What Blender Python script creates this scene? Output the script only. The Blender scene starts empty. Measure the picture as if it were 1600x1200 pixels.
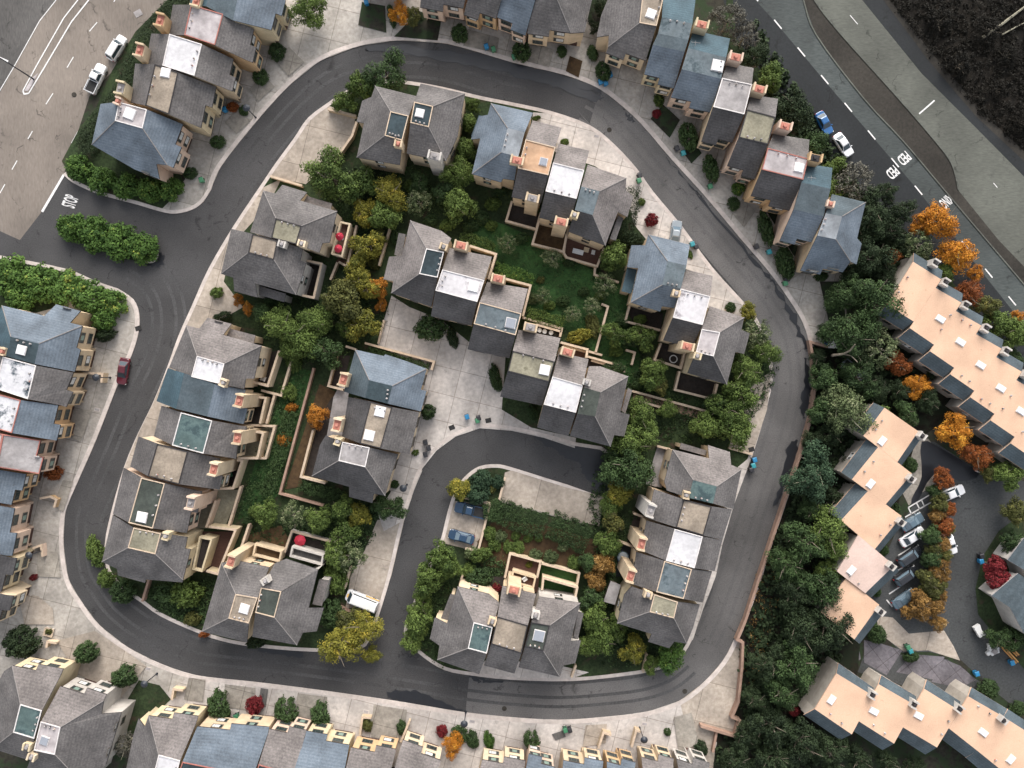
import bpy, bmesh, math, random
import numpy as np
from mathutils import Vector, Matrix
from mathutils.geometry import tessellate_polygon

random.seed(7)
S = bpy.context.scene
COL = S.collection
H = 130.0          # camera height above the estate, metres
F = 1168.0         # focal length in photo pixels (1600 wide)


def P(px, py, z=0.0):
    """photo position of something at height z -> place on the site in metres"""
    k = (H - z) / F
    return ((px - 800.0) * k, (600.0 - py) * k)


def V(px, py, z=0.0):
    x, y = P(px, py, z)
    return Vector((x, y, z))


# ------------------------------------------------------------------ materials
MATS = {}


def mat(name, c1, c2=None, scale=3.0, rough=0.85, big=0.0, big_scale=0.12, spec=0.3, detail=6.0, bump=0.0, metal=0.0,
        stain=None, stain_at=0.62, stretch=None, stain_scale=0.35, crack=0.0, course=0.0, ramp=None):
    """a surface with fine grain (c1..c2) and a slow blotchy variation (big)"""
    m = bpy.data.materials.new(name)
    m.use_nodes = True
    nt = m.node_tree
    N, L = nt.nodes, nt.links
    b = N["Principled BSDF"]
    b.inputs["Roughness"].default_value = rough
    b.inputs["Specular IOR Level"].default_value = spec
    b.inputs["Metallic"].default_value = metal
    c2 = c2 or tuple(v * 0.7 for v in c1)
    geo = N.new("ShaderNodeNewGeometry")
    pos = geo.outputs["Position"]
    if stretch:
        mp = N.new("ShaderNodeMapping")
        mp.inputs["Rotation"].default_value = (0, 0, stretch[0])
        mp.inputs["Scale"].default_value = (stretch[1], stretch[2], 1)
        L.new(pos, mp.inputs["Vector"])
        pos = mp.outputs["Vector"]
    n1 = N.new("ShaderNodeTexNoise")
    n1.inputs["Scale"].default_value = scale
    n1.inputs["Detail"].default_value = detail
    n1.inputs["Roughness"].default_value = 0.65
    L.new(pos, n1.inputs["Vector"])
    r = N.new("ShaderNodeMapRange")
    r.inputs[1].default_value = 0.32
    r.inputs[2].default_value = 0.68
    L.new(n1.outputs["Fac"], r.inputs[0])
    mx = N.new("ShaderNodeMix")
    mx.data_type = 'RGBA'
    mx.inputs[6].default_value = (*c2, 1)
    mx.inputs[7].default_value = (*c1, 1)
    L.new(r.outputs[0], mx.inputs[0])
    out = mx.outputs[2]
    if big > 0:
        n2 = N.new("ShaderNodeTexNoise")
        n2.inputs["Scale"].default_value = big_scale
        n2.inputs["Detail"].default_value = 5
        L.new(geo.outputs["Position"], n2.inputs["Vector"])
        r2 = N.new("ShaderNodeMapRange")
        r2.inputs[1].default_value = 0.35
        r2.inputs[2].default_value = 0.65
        r2.inputs[3].default_value = 1 - big
        r2.inputs[4].default_value = 1 + big * 0.5
        L.new(n2.outputs["Fac"], r2.inputs[0])
        mu = N.new("ShaderNodeVectorMath")
        mu.operation = 'SCALE'
        L.new(out, mu.inputs[0])
        L.new(r2.outputs[0], mu.inputs["Scale"])
        out = mu.outputs[0]
    if stain:
        n3 = N.new("ShaderNodeTexNoise")
        n3.inputs["Scale"].default_value = stain_scale
        n3.inputs["Detail"].default_value = 8
        n3.inputs["Roughness"].default_value = 0.7
        L.new(geo.outputs["Position"], n3.inputs["Vector"])
        r3 = N.new("ShaderNodeMapRange")
        r3.inputs[1].default_value = stain_at - 0.05
        r3.inputs[2].default_value = stain_at + 0.05
        L.new(n3.outputs["Fac"], r3.inputs[0])
        m3 = N.new("ShaderNodeMix")
        m3.data_type = 'RGBA'
        L.new(r3.outputs[0], m3.inputs[0])
        L.new(out, m3.inputs[6])
        m3.inputs[7].default_value = (*stain, 1)
        out = m3.outputs[2]
    def times(out, fac):
        mu = N.new("ShaderNodeVectorMath")
        mu.operation = 'SCALE'
        L.new(out, mu.inputs[0])
        L.new(fac, mu.inputs["Scale"])
        return mu.outputs[0]

    def rng(src, a, c, d, e):
        q = N.new("ShaderNodeMapRange")
        for i, v in enumerate((a, c, d, e)):
            q.inputs[i + 1].default_value = v
        L.new(src, q.inputs[0])
        return q.outputs[0]
    if crack:
        # hairline cracks and old seams, broken up by noise
        nd = N.new("ShaderNodeTexNoise")
        nd.inputs["Scale"].default_value = 0.5
        nd.inputs["Detail"].default_value = 4
        L.new(geo.outputs["Position"], nd.inputs["Vector"])
        va = N.new("ShaderNodeVectorMath")
        va.operation = 'MULTIPLY_ADD'
        L.new(nd.outputs["Color"], va.inputs[0])
        va.inputs[1].default_value = (5, 5, 0)
        L.new(geo.outputs["Position"], va.inputs[2])
        vo = N.new("ShaderNodeTexVoronoi")
        vo.feature = 'DISTANCE_TO_EDGE'
        vo.inputs["Scale"].default_value = 0.11
        L.new(va.outputs[0], vo.inputs["Vector"])
        line = rng(vo.outputs["Distance"], 0.004, 0.014, 1.0, 0.0)
        msk = rng(nd.outputs["Fac"], 0.5, 0.6, 0.0, 1.0)
        mm = N.new("ShaderNodeMath")
        mm.operation = 'MULTIPLY'
        L.new(line, mm.inputs[0])
        L.new(msk, mm.inputs[1])
        out = times(out, rng(mm.outputs[0], 0, 1, 1.0, 1.0 - crack))
        # oil and patch marks
        n5 = N.new("ShaderNodeTexNoise")
        n5.inputs["Scale"].default_value = 0.28
        n5.inputs["Detail"].default_value = 9
        n5.inputs["Roughness"].default_value = 0.72
        L.new(geo.outputs["Position"], n5.inputs["Vector"])
        out = times(out, rng(n5.outputs["Fac"], 0.6, 0.68, 1.0, 1.0 - crack * 0.55))
        out = times(out, rng(n5.outputs["Fac"], 0.3, 0.4, 1.16, 1.0))
    if course:
        # shingle courses follow the contour of the slope
        sx = N.new("ShaderNodeSeparateXYZ")
        L.new(geo.outputs["Position"], sx.inputs[0])
        ml = N.new("ShaderNodeMath")
        ml.operation = 'MULTIPLY'
        L.new(sx.outputs[2], ml.inputs[0])
        ml.inputs[1].default_value = 6.2832 / 0.2
        sn = N.new("ShaderNodeMath")
        sn.operation = 'SINE'
        L.new(ml.outputs[0], sn.inputs[0])
        out = times(out, rng(sn.outputs[0], -1, 1, 1 - course, 1 + course))
    if ramp:
        sx = N.new("ShaderNodeSeparateXYZ")
        L.new(geo.outputs["Position"], sx.inputs[0])
        for y0, y1, k0, k1 in ramp:
            out = times(out, rng(sx.outputs[1], y0, y1, k0, k1))
    L.new(out, b.inputs["Base Color"])
    if bump:
        bp = N.new("ShaderNodeBump")
        bp.inputs["Strength"].default_value = bump
        bp.inputs["Distance"].default_value = 0.05
        L.new(n1.outputs["Fac"], bp.inputs["Height"])
        L.new(bp.outputs["Normal"], b.inputs["Normal"])
    MATS[name] = m
    return m


def concrete(name, c1, c2, ang, w, h, joint=(0.16, 0.15, 0.14)):
    """poured concrete in slabs with dark joints, blotched and stained"""
    m = mat(name, c1, c2, scale=1.6, rough=0.9, big=0.24, big_scale=0.2, stain=tuple(v * 0.62 for v in c1), stain_at=0.62, stain_scale=0.6)
    nt = m.node_tree
    N, L = nt.nodes, nt.links
    b = N["Principled BSDF"]
    src = b.inputs["Base Color"].links[0].from_socket
    geo = N.new("ShaderNodeNewGeometry")
    mp = N.new("ShaderNodeMapping")
    mp.inputs["Rotation"].default_value = (0, 0, ang)
    L.new(geo.outputs["Position"], mp.inputs["Vector"])
    br = N.new("ShaderNodeTexBrick")
    br.offset = 0.0
    br.inputs["Scale"].default_value = 1.0
    br.inputs["Brick Width"].default_value = w
    br.inputs["Row Height"].default_value = h
    br.inputs["Mortar Size"].default_value = 0.055
    br.inputs["Mortar Smooth"].default_value = 0.3
    br.inputs["Color1"].default_value = (1, 1, 1, 1)
    br.inputs["Color2"].default_value = (0.78, 0.78, 0.78, 1)
    br.inputs["Mortar"].default_value = (0.42, 0.4, 0.38, 1)
    L.new(mp.outputs["Vector"], br.inputs["Vector"])
    mu = N.new("ShaderNodeMix")
    mu.data_type = 'RGBA'
    mu.blend_type = 'MULTIPLY'
    mu.inputs[0].default_value = 0.9
    L.new(src, mu.inputs[6])
    L.new(br.outputs["Color"], mu.inputs[7])
    L.new(mu.outputs[2], b.inputs["Base Color"])
    return m


def leafmat(name, c1, c2, c3=None):
    """leaves: colour differs from clump to clump and leaf to leaf"""
    m = bpy.data.materials.new(name)
    m.use_nodes = True
    N, L = m.node_tree.nodes, m.node_tree.links
    b = N["Principled BSDF"]
    b.inputs["Roughness"].default_value = 0.75
    b.inputs["Specular IOR Level"].default_value = 0.2
    at = N.new("ShaderNodeAttribute")
    at.attribute_name = "tone"
    oi = N.new("ShaderNodeObjectInfo")
    ad = N.new("ShaderNodeMath")
    ad.operation = 'MULTIPLY_ADD'
    L.new(oi.outputs["Random"], ad.inputs[0])
    ad.inputs[1].default_value = 0.3
    L.new(at.outputs["Fac"], ad.inputs[2])
    cr = N.new("ShaderNodeValToRGB")
    c1, c2 = (tuple(v * 0.88 for v in c) for c in (c1, c2))
    cr.color_ramp.elements[0].color = (*c1, 1)
    cr.color_ramp.elements[0].position = 0.12
    cr.color_ramp.elements[1].color = (*c2, 1)
    cr.color_ramp.elements[1].position = 0.85
    if c3:
        e = cr.color_ramp.elements.new(1.0)
        e.color = (*c3, 1)
    L.new(ad.outputs[0], cr.inputs[0])
    L.new(cr.outputs[0], b.inputs["Base Color"])
    MATS[name] = m
    return m


def plain(name, c, rough=0.5, metal=0.0, spec=0.5, coat=0.0):
    m = bpy.data.materials.new(name)
    m.use_nodes = True
    b = m.node_tree.nodes["Principled BSDF"]
    N, L = m.node_tree.nodes, m.node_tree.links
    geo = N.new("ShaderNodeNewGeometry")
    n = N.new("ShaderNodeTexNoise")
    n.inputs["Scale"].default_value = 1.7
    n.inputs["Detail"].default_value = 5
    L.new(geo.outputs["Position"], n.inputs["Vector"])
    mx = N.new("ShaderNodeMix")
    mx.data_type = 'RGBA'
    mx.inputs[6].default_value = (*(v * 0.8 for v in c), 1)
    mx.inputs[7].default_value = (*c, 1)
    L.new(n.outputs["Fac"], mx.inputs[0])
    L.new(mx.outputs[2], b.inputs["Base Color"])
    b.inputs["Roughness"].default_value = rough
    b.inputs["Metallic"].default_value = metal
    b.inputs["Specular IOR Level"].default_value = spec
    b.inputs["Coat Weight"].default_value = coat
    MATS[name] = m
    return m


R15 = math.radians(14)
# shingles
SH = dict(big=0.3, big_scale=0.3, rough=0.8, bump=0.45, spec=0.35, course=0.08, stain=(0.04, 0.039, 0.04), stain_at=0.7, stain_scale=0.5)
mat('gy', (0.150, 0.138, 0.133), (0.073, 0.069, 0.069), scale=3.2, **SH)
mat('wg', (0.213, 0.189, 0.179), (0.107, 0.097, 0.094), scale=3.2, **SH)  # paler copy of the grey shingle; paints brightness onto slopes facing the light
mat('dk', (0.084, 0.080, 0.080), (0.044, 0.042, 0.044), scale=3.2, **SH)  # darker copy: some roofs are this dark, on other slopes it paints shade
mat('bl', (0.149, 0.177, 0.209), (0.088, 0.112, 0.140), scale=3.6, **SH)
mat('sl', (0.077, 0.099, 0.113), (0.045, 0.063, 0.074), scale=3.2, **SH)
mat('tq', (0.059, 0.099, 0.122), (0.036, 0.068, 0.086), scale=3.2, **SH)
# flat decks
DK = dict(big=0.3, big_scale=0.35, rough=0.85)
mat('tan', (0.34, 0.285, 0.225), (0.22, 0.18, 0.14), scale=2.5, stain=(0.13, 0.11, 0.085), stain_at=0.66, **DK)
mat('olv', (0.29, 0.27, 0.2), (0.19, 0.175, 0.125), scale=2.5, stain=(0.12, 0.11, 0.075), stain_at=0.66, **DK)
mat('wht', (0.6, 0.59, 0.6), (0.47, 0.46, 0.47), scale=1.2, rough=0.7, big=0.12, big_scale=0.3, stain=(0.42, 0.4, 0.39), stain_at=0.69)
mat('pwt', (0.47, 0.43, 0.43), (0.35, 0.315, 0.315), scale=1.2, stain=(0.32, 0.28, 0.28), stain_at=0.65, **DK)
mat('spt', (0.62, 0.6, 0.61), (0.48, 0.46, 0.47), scale=1.2, rough=0.7, big=0.2, stain=(0.17, 0.15, 0.16), stain_at=0.6)
mat('lgy', (0.372, 0.349, 0.344), (0.279, 0.260, 0.256), scale=2, stain=(0.2, 0.185, 0.18), stain_at=0.64, **DK)
mat('blf', (0.15, 0.18, 0.195), (0.1, 0.125, 0.14), scale=2, stain=(0.05, 0.07, 0.08), stain_at=0.56, **DK)
mat('bgy', (0.26, 0.28, 0.3), (0.19, 0.205, 0.22), scale=2, **DK)
mat('tld', (0.045, 0.065, 0.075), (0.025, 0.04, 0.047), scale=2, **DK)
mat('tlg', (0.11, 0.16, 0.155), (0.07, 0.11, 0.11), scale=2, stain=(0.04, 0.065, 0.07), stain_at=0.56, **DK)
mat('dgn', (0.07, 0.08, 0.068), (0.04, 0.048, 0.042), scale=2, **DK)
mat('org', (0.540, 0.351, 0.225), (0.450, 0.279, 0.171), scale=1.5, stain=(0.42, 0.19, 0.1), stain_at=0.64, **DK)
mat('strp', (0.62, 0.61, 0.62), (0.45, 0.45, 0.47), scale=1.0, rough=0.7, big=0.1, stain=(0.04, 0.06, 0.075), stain_at=0.55)
mat('peach', (0.63, 0.425, 0.3), (0.55, 0.36, 0.245), scale=5, rough=0.9, big=0.13, big_scale=0.22, stain=(0.3, 0.17, 0.11), stain_at=0.68, stain_scale=1.7)
mat('ppnk', (0.594, 0.450, 0.387), (0.504, 0.378, 0.324), scale=4, rough=0.9, big=0.1, big_scale=0.3)
# stucco
ST = dict(rough=0.9, big=0.14, big_scale=0.5, spec=0.2)
mat('w_tan', (0.58, 0.46, 0.32), (0.51, 0.4, 0.27), scale=1.5, **ST)
mat('w_yel', (0.6, 0.5, 0.34), (0.53, 0.44, 0.29), scale=1.5, **ST)
mat('w_org', (0.56, 0.39, 0.23), (0.49, 0.335, 0.19), scale=1.5, **ST)
mat('w_pnk', (0.62, 0.47, 0.37), (0.54, 0.41, 0.32), scale=1.5, **ST)
mat('w_crm', (0.66, 0.54, 0.39), (0.58, 0.47, 0.33), scale=1.5, **ST)
mat('w_gry', (0.42, 0.38, 0.33), (0.34, 0.31, 0.27), scale=1.5, **ST)
mat('w_lgr', (0.5, 0.47, 0.43), (0.42, 0.39, 0.36), scale=1.5, **ST)
mat('w_red', (0.36, 0.24, 0.185), (0.28, 0.185, 0.14), scale=1.5, **ST)
mat('trim_w', (0.72, 0.68, 0.66), None, scale=2, rough=0.7)
mat('trim_d', (0.035, 0.032, 0.034), None, scale=2, rough=0.7)
mat('trim_r', (0.4, 0.16, 0.13), None, scale=2, rough=0.7)
mat('trim_t', (0.6, 0.47, 0.35), None, scale=2, rough=0.8)
mat('pot', (0.5, 0.22, 0.17), (0.38, 0.15, 0.11), scale=2, rough=0.8)
mat('cap', (0.24, 0.22, 0.21), (0.16, 0.15, 0.145), scale=3)
plain('glass', (0.035, 0.05, 0.05), 0.08)
plain('blind', (0.62, 0.63, 0.62), 0.4)
plain('greeng', (0.2, 0.28, 0.24), 0.15)
plain('frame', (0.1, 0.085, 0.07), 0.6)
plain('frame_w', (0.7, 0.68, 0.64), 0.5)
mat('garage', (0.09, 0.05, 0.04), (0.06, 0.033, 0.028), scale=2, rough=0.7)
plain('skyl', (0.78, 0.78, 0.8), 0.35)
plain('skyd', (0.3, 0.32, 0.36), 0.2)
# ground
mat('soil', (0.055, 0.05, 0.036), (0.022, 0.021, 0.016), scale=1.4, rough=1, big=0.4, big_scale=0.12, stain=(0.025, 0.04, 0.018), stain_at=0.5, bump=1.0)
mat('green', (0.04, 0.062, 0.024), (0.015, 0.025, 0.01), scale=2.4, rough=1, big=0.4, big_scale=0.2, stain=(0.05, 0.036, 0.024), stain_at=0.6, bump=1.0)
mat('lawn', (0.042, 0.095, 0.026), (0.02, 0.055, 0.016), scale=3.5, rough=1, big=0.35, big_scale=0.25, stain=(0.05, 0.06, 0.022), stain_at=0.66, bump=1.0)
mat('brown', (0.1, 0.062, 0.03), (0.05, 0.03, 0.016), scale=1.5, rough=1, big=0.3)
mat('deckwood', (0.12, 0.062, 0.045), (0.065, 0.033, 0.026), scale=2, rough=0.9, big=0.2, stretch=(0.3, 1, 6))
mat('darkfl', (0.045, 0.035, 0.03), (0.022, 0.018, 0.016), scale=2, rough=0.9, big=0.3)
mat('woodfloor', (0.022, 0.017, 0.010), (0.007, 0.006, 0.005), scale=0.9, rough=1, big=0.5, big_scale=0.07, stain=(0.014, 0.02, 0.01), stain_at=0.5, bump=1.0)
AS = dict(rough=0.82, big=0.26, spec=0.35, crack=0.5)
mat('asph_new', (0.073, 0.071, 0.071), (0.041, 0.040, 0.041), scale=5, big_scale=0.09, **AS)
mat('asph_old', (0.160, 0.152, 0.148), (0.100, 0.096, 0.094), scale=5, big_scale=0.1, ramp=((-30, 12, 0.7, 1.0), (-52, -36, 1.3, 1.0)), **AS)
mat('asph_east', (0.092, 0.096, 0.098), (0.056, 0.058, 0.059), scale=5, big_scale=0.1, stretch=(0.3, 3, 0.5), **AS)
mat('asph_tan', (0.235, 0.2, 0.17), (0.17, 0.144, 0.122), scale=2.2, big_scale=0.08, stretch=(0.55, 1.6, 0.4), **AS)
mat('asph_gry', (0.128, 0.120, 0.112), (0.072, 0.069, 0.066), scale=2.5, big_scale=0.12, stretch=(0.55, 1.6, 0.4), **AS)
mat('asph_teal', (0.072, 0.082, 0.078), (0.041, 0.049, 0.049), scale=2.5, big_scale=0.1, stretch=(0.85, 0.4, 1.5), **AS)
mat('asph_dark', (0.019, 0.022, 0.024), (0.011, 0.013, 0.015), scale=2.5, big_scale=0.12, **AS)
mat('asph_far', (0.116, 0.119, 0.101), (0.076, 0.080, 0.067), scale=2.5, big_scale=0.1, stretch=(0.85, 0.4, 1.5), **AS)
mat('median', (0.050, 0.044, 0.037), (0.028, 0.026, 0.022), scale=2, rough=1, big=0.3)
mat('asph_lot', (0.072, 0.076, 0.076), (0.042, 0.044, 0.045), scale=3, big_scale=0.08, **AS)
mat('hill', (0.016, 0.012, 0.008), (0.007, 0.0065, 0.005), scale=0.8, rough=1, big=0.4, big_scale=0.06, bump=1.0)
mat('asph_trk', (0.083, 0.082, 0.082), (0.047, 0.046, 0.047), scale=3, big_scale=0.12, **AS)
mat('asph_otk', (0.144, 0.138, 0.135), (0.092, 0.088, 0.087), scale=5, big_scale=0.1, ramp=((-30, 12, 0.7, 1.0), (-52, -36, 1.3, 1.0)), **AS)
mat('wet', (0.017, 0.018, 0.022), (0.012, 0.013, 0.016), scale=1, rough=0.35, spec=0.5)
mat('kerb', (0.614, 0.544, 0.502), (0.465, 0.409, 0.372), scale=1.5, rough=0.9, big=0.15, big_scale=0.3)
concrete('conc', (0.517, 0.476, 0.427), (0.368, 0.336, 0.298), R15, 5.0, 5.6)
concrete('conc_b', (0.664, 0.607, 0.560), (0.503, 0.457, 0.421), R15, 4.6, 4.6)
concrete('conc_d', (0.381, 0.347, 0.300), (0.247, 0.223, 0.192), R15, 4.6, 9.0)
concrete('conc_t', (0.481, 0.416, 0.350), (0.343, 0.291, 0.239), R15, 9.0, 7.0)
concrete('pave_p', (0.2, 0.185, 0.2), (0.13, 0.12, 0.135), math.radians(-38), 3.0, 3.0)
mat('paint', (0.78, 0.77, 0.75), (0.55, 0.54, 0.53), scale=4, rough=0.8)
mat('brick', (0.3, 0.2, 0.14), (0.18, 0.12, 0.09), scale=2.5, rough=0.9)
# leaves
leafmat('L_mid', (0.03, 0.055, 0.012), (0.13, 0.185, 0.044))
leafmat('L_dark', (0.017, 0.033, 0.012), (0.06, 0.102, 0.034))
leafmat('L_vdark', (0.011, 0.02, 0.009), (0.037, 0.058, 0.024))
leafmat('L_brn', (0.1, 0.055, 0.016), (0.3, 0.165, 0.045), (0.38, 0.25, 0.1))
leafmat('L_black', (0.006, 0.0055, 0.004), (0.014, 0.012, 0.008))
leafmat('L_fresh', (0.025, 0.06, 0.012), (0.1, 0.18, 0.035), (0.24, 0.26, 0.05))
leafmat('L_yel', (0.07, 0.08, 0.014), (0.24, 0.22, 0.035), (0.36, 0.28, 0.04))
leafmat('L_olive', (0.04, 0.046, 0.014), (0.12, 0.125, 0.035), (0.17, 0.15, 0.04))
leafmat('L_sil', (0.04, 0.062, 0.022), (0.135, 0.17, 0.075), (0.22, 0.24, 0.13))
leafmat('L_teal', (0.015, 0.036, 0.019), (0.055, 0.096, 0.05))
leafmat('L_org', (0.22, 0.085, 0.012), (0.5, 0.2, 0.03), (0.6, 0.32, 0.05))
leafmat('L_gold', (0.28, 0.1, 0.012), (0.58, 0.23, 0.025), (0.62, 0.32, 0.04))
leafmat('L_rust', (0.12, 0.035, 0.012), (0.27, 0.08, 0.02), (0.33, 0.12, 0.03))
leafmat('L_red', (0.08, 0.01, 0.012), (0.22, 0.025, 0.03))
leafmat('L_bare', (0.06, 0.055, 0.045), (0.13, 0.125, 0.1))
mat('bark', (0.2, 0.17, 0.13), (0.1, 0.085, 0.065), scale=3, rough=1)
mat('bark_pale', (0.3, 0.28, 0.21), (0.18, 0.165, 0.125), scale=3, rough=1)

# ------------------------------------------------------------------ object helpers


class MB:
    def __init__(self):
        self.v, self.f, self.m, self.mats = [], [], [], []

    def mi(self, m):
        if m not in self.mats:
            self.mats.append(m)
        return self.mats.index(m)

    def poly(self, pts, m):
        k = len(self.v)
        self.v += [tuple(p) for p in pts]
        self.f.append(list(range(k, k + len(pts))))
        self.m.append(self.mi(m))

    def tess(self, pts, m, up=True):
        """a flat or nearly flat polygon of any outline"""
        k = len(self.v)
        self.v += [tuple(p) for p in pts]
        for t in tessellate_polygon([[Vector((p[0], p[1], 0)) for p in pts]]):
            a, b, c = (Vector(pts[i]) for i in t)
            n = (b - a).cross(c - a)
            t = list(t)
            if (n.z < 0) == up:
                t.reverse()
            self.f.append([k + i for i in t])
            self.m.append(self.mi(m))

    def slab(self, pts, z0, z1, m, side=None, bottom=True):
        """an upright prism over an outline (list of x, y)"""
        a = sum(pts[i][0] * pts[(i + 1) % len(pts)][1] - pts[(i + 1) % len(pts)][0] * pts[i][1] for i in range(len(pts)))
        if a < 0:
            pts = pts[::-1]
        self.tess([(x, y, z1) for x, y in pts], m)
        if bottom:
            self.tess([(x, y, z0) for x, y in pts], side or m, up=False)
        for i in range(len(pts)):
            (x0, y0), (x1, y1) = pts[i], pts[(i + 1) % len(pts)]
            self.poly([(x0, y0, z0), (x1, y1, z0), (x1, y1, z1), (x0, y0, z1)], side or m)

    def box(self, c, sx, sy, z0, z1, ang, m):
        ca, sa = math.cos(ang), math.sin(ang)
        q = [(c[0] + ca * u * sx / 2 - sa * w * sy / 2, c[1] + sa * u * sx / 2 + ca * w * sy / 2) for u, w in ((-1, -1), (1, -1), (1, 1), (-1, 1))]
        self.slab(q, z0, z1, m)

    def cyl(self, c, r0, r1, z0, z1, m, n=12, cap=True):
        a = [(c[0] + r0 * math.cos(2 * math.pi * i / n), c[1] + r0 * math.sin(2 * math.pi * i / n), z0) for i in range(n)]
        b = [(c[0] + r1 * math.cos(2 * math.pi * i / n), c[1] + r1 * math.sin(2 * math.pi * i / n), z1) for i in range(n)]
        for i in range(n):
            j = (i + 1) % n
            self.poly([a[i], a[j], b[j], b[i]], m)
        if cap:
            self.poly(b, m)
            self.poly(a[::-1], m)

    def tube(self, pts, radii, m, n=6):
        """a bent, tapering round bar through 3-D points"""
        rings = []
        for i, p in enumerate(pts):
            p = Vector(p)
            d = (Vector(pts[min(i + 1, len(pts) - 1)]) - Vector(pts[max(i - 1, 0)])).normalized()
            u = d.cross(Vector((0.31, 0.77, 0.55))).normalized()
            w = d.cross(u)
            rings.append([p + radii[i] * (math.cos(2 * math.pi * k / n) * u + math.sin(2 * math.pi * k / n) * w) for k in range(n)])
        for a, b in zip(rings, rings[1:]):
            for k in range(n):
                self.poly([a[k], a[(k + 1) % n], b[(k + 1) % n], b[k]], m)
        self.poly(rings[0][::-1], m)
        self.poly(rings[-1], m)

    def mesh(self, name):
        me = bpy.data.meshes.new(name)
        me.from_pydata(self.v, [], self.f)
        for m in self.mats:
            me.materials.append(MATS[m])
        me.polygons.foreach_set("material_index", self.m)
        bm = bmesh.new()
        bm.from_mesh(me)
        bmesh.ops.remove_doubles(bm, verts=bm.verts, dist=1e-4)
        bm.to_mesh(me)
        bm.free()
        me.update()
        return me

    def build(self, name, parent=None):
        return link(name, self.mesh(name), parent)


def link(name, data, parent=None, loc=None, rz=0.0, sc=None):
    o = bpy.data.objects.new(name, data)
    COL.objects.link(o)
    if parent is not None:
        o.parent = parent
    if loc is not None:
        o.location = loc
    o.rotation_euler[2] = rz
    if sc is not None:
        o.scale = sc
    return o


def tag(o, label=None, cat=None, group=None, kind=None):
    if label:
        o['label'] = label
    if cat:
        o['category'] = cat
    if group:
        o['group'] = group
    if kind:
        o['kind'] = kind
    return o


def pts(s, z=0.0):
    """'x,y x,y' in photo pixels -> list of places at height z"""
    return [P(*map(float, w.split(',')), z) for w in s.split()]


def smooth(p, n=4, closed=False):
    """round a line through its points"""
    out = []
    m = len(p)
    for i in range(m if closed else m - 1):
        a, b, c, d = (p[(i + k) % m] if closed else p[min(max(i + k, 0), m - 1)] for k in (-1, 0, 1, 2))
        for k in range(n):
            t = k / n
            out.append(tuple(0.5 * (2 * b[j] + (c[j] - a[j]) * t + (2 * a[j] - 5 * b[j] + 4 * c[j] - d[j]) * t * t + (3 * b[j] - a[j] - 3 * c[j] + d[j]) * t ** 3) for j in (0, 1)))
    if not closed:
        out.append(p[-1])
    return out


def strip(line, w, off=0.0, closed=False):
    """outline pairs of a band of width w along a line; off shifts it to the side"""
    n = len(line)
    lo, hi = [], []
    for i in range(n):
        a = Vector(line[(i - 1) % n] if closed else line[max(i - 1, 0)])
        b = Vector(line[i])
        c = Vector(line[(i + 1) % n] if closed else line[min(i + 1, n - 1)])
        d1 = (b - a).normalized() if (b - a).length > 1e-6 else (c - b).normalized()
        d2 = (c - b).normalized() if (c - b).length > 1e-6 else d1
        n1, n2 = Vector((-d1.y, d1.x)), Vector((-d2.y, d2.x))
        nn = (n1 + n2)
        nn = nn.normalized() if nn.length > 1e-6 else n1
        k = 1 / max(nn.dot(n1), 0.5)
        lo.append(tuple(b + nn * k * (off - w / 2)))
        hi.append(tuple(b + nn * k * (off + w / 2)))
    return lo, hi


def band(mb, line, w, z0, z1, m, off=0.0, closed=False):
    lo, hi = strip(line, w, off, closed)
    n = len(line)
    for i in range(n if closed else n - 1):
        j = (i + 1) % n
        a, b, c, d = lo[i], lo[j], hi[j], hi[i]
        mb.poly([(*a, z1), (*b, z1), (*c, z1), (*d, z1)], m)
        if z1 - z0 > 0.01:
            mb.poly([(*a, z0), (*b, z0), (*b, z1), (*a, z1)], m)
            mb.poly([(*c, z0), (*d, z0), (*d, z1), (*c, z1)], m)
    if z1 - z0 > 0.01 and not closed:
        mb.poly([(*hi[0], z0), (*lo[0], z0), (*lo[0], z1), (*hi[0], z1)], m)
        mb.poly([(*lo[-1], z0), (*hi[-1], z0), (*hi[-1], z1), (*lo[-1], z1)], m)


LAYER = [0]


def ground(name, s, m, base=0.0, n=0, thick=0.0, raw=None):
    """a piece of the ground: a sheet, or a slab when thick"""
    LAYER[0] += 1
    q = raw or pts(s)
    if n:
        q = smooth(q, n, True)
    mb = MB()
    z = base + 0.004 * LAYER[0] if not thick else base + thick + 0.001 * (LAYER[0] % 12)
    if thick:
        mb.slab(q, base, z, m, bottom=False)
    else:
        mb.tess([(x, y, z) for x, y in q], m)
    return tag(mb.build(name), kind='structure')
# ------------------------------------------------------------------ ground, roads
g = MB()
g.poly([(-700, -700, 0), (700, -700, 0), (700, 700, 0), (-700, 700, 0)], 'soil')
tag(g.build('ground'), kind='structure')

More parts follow.
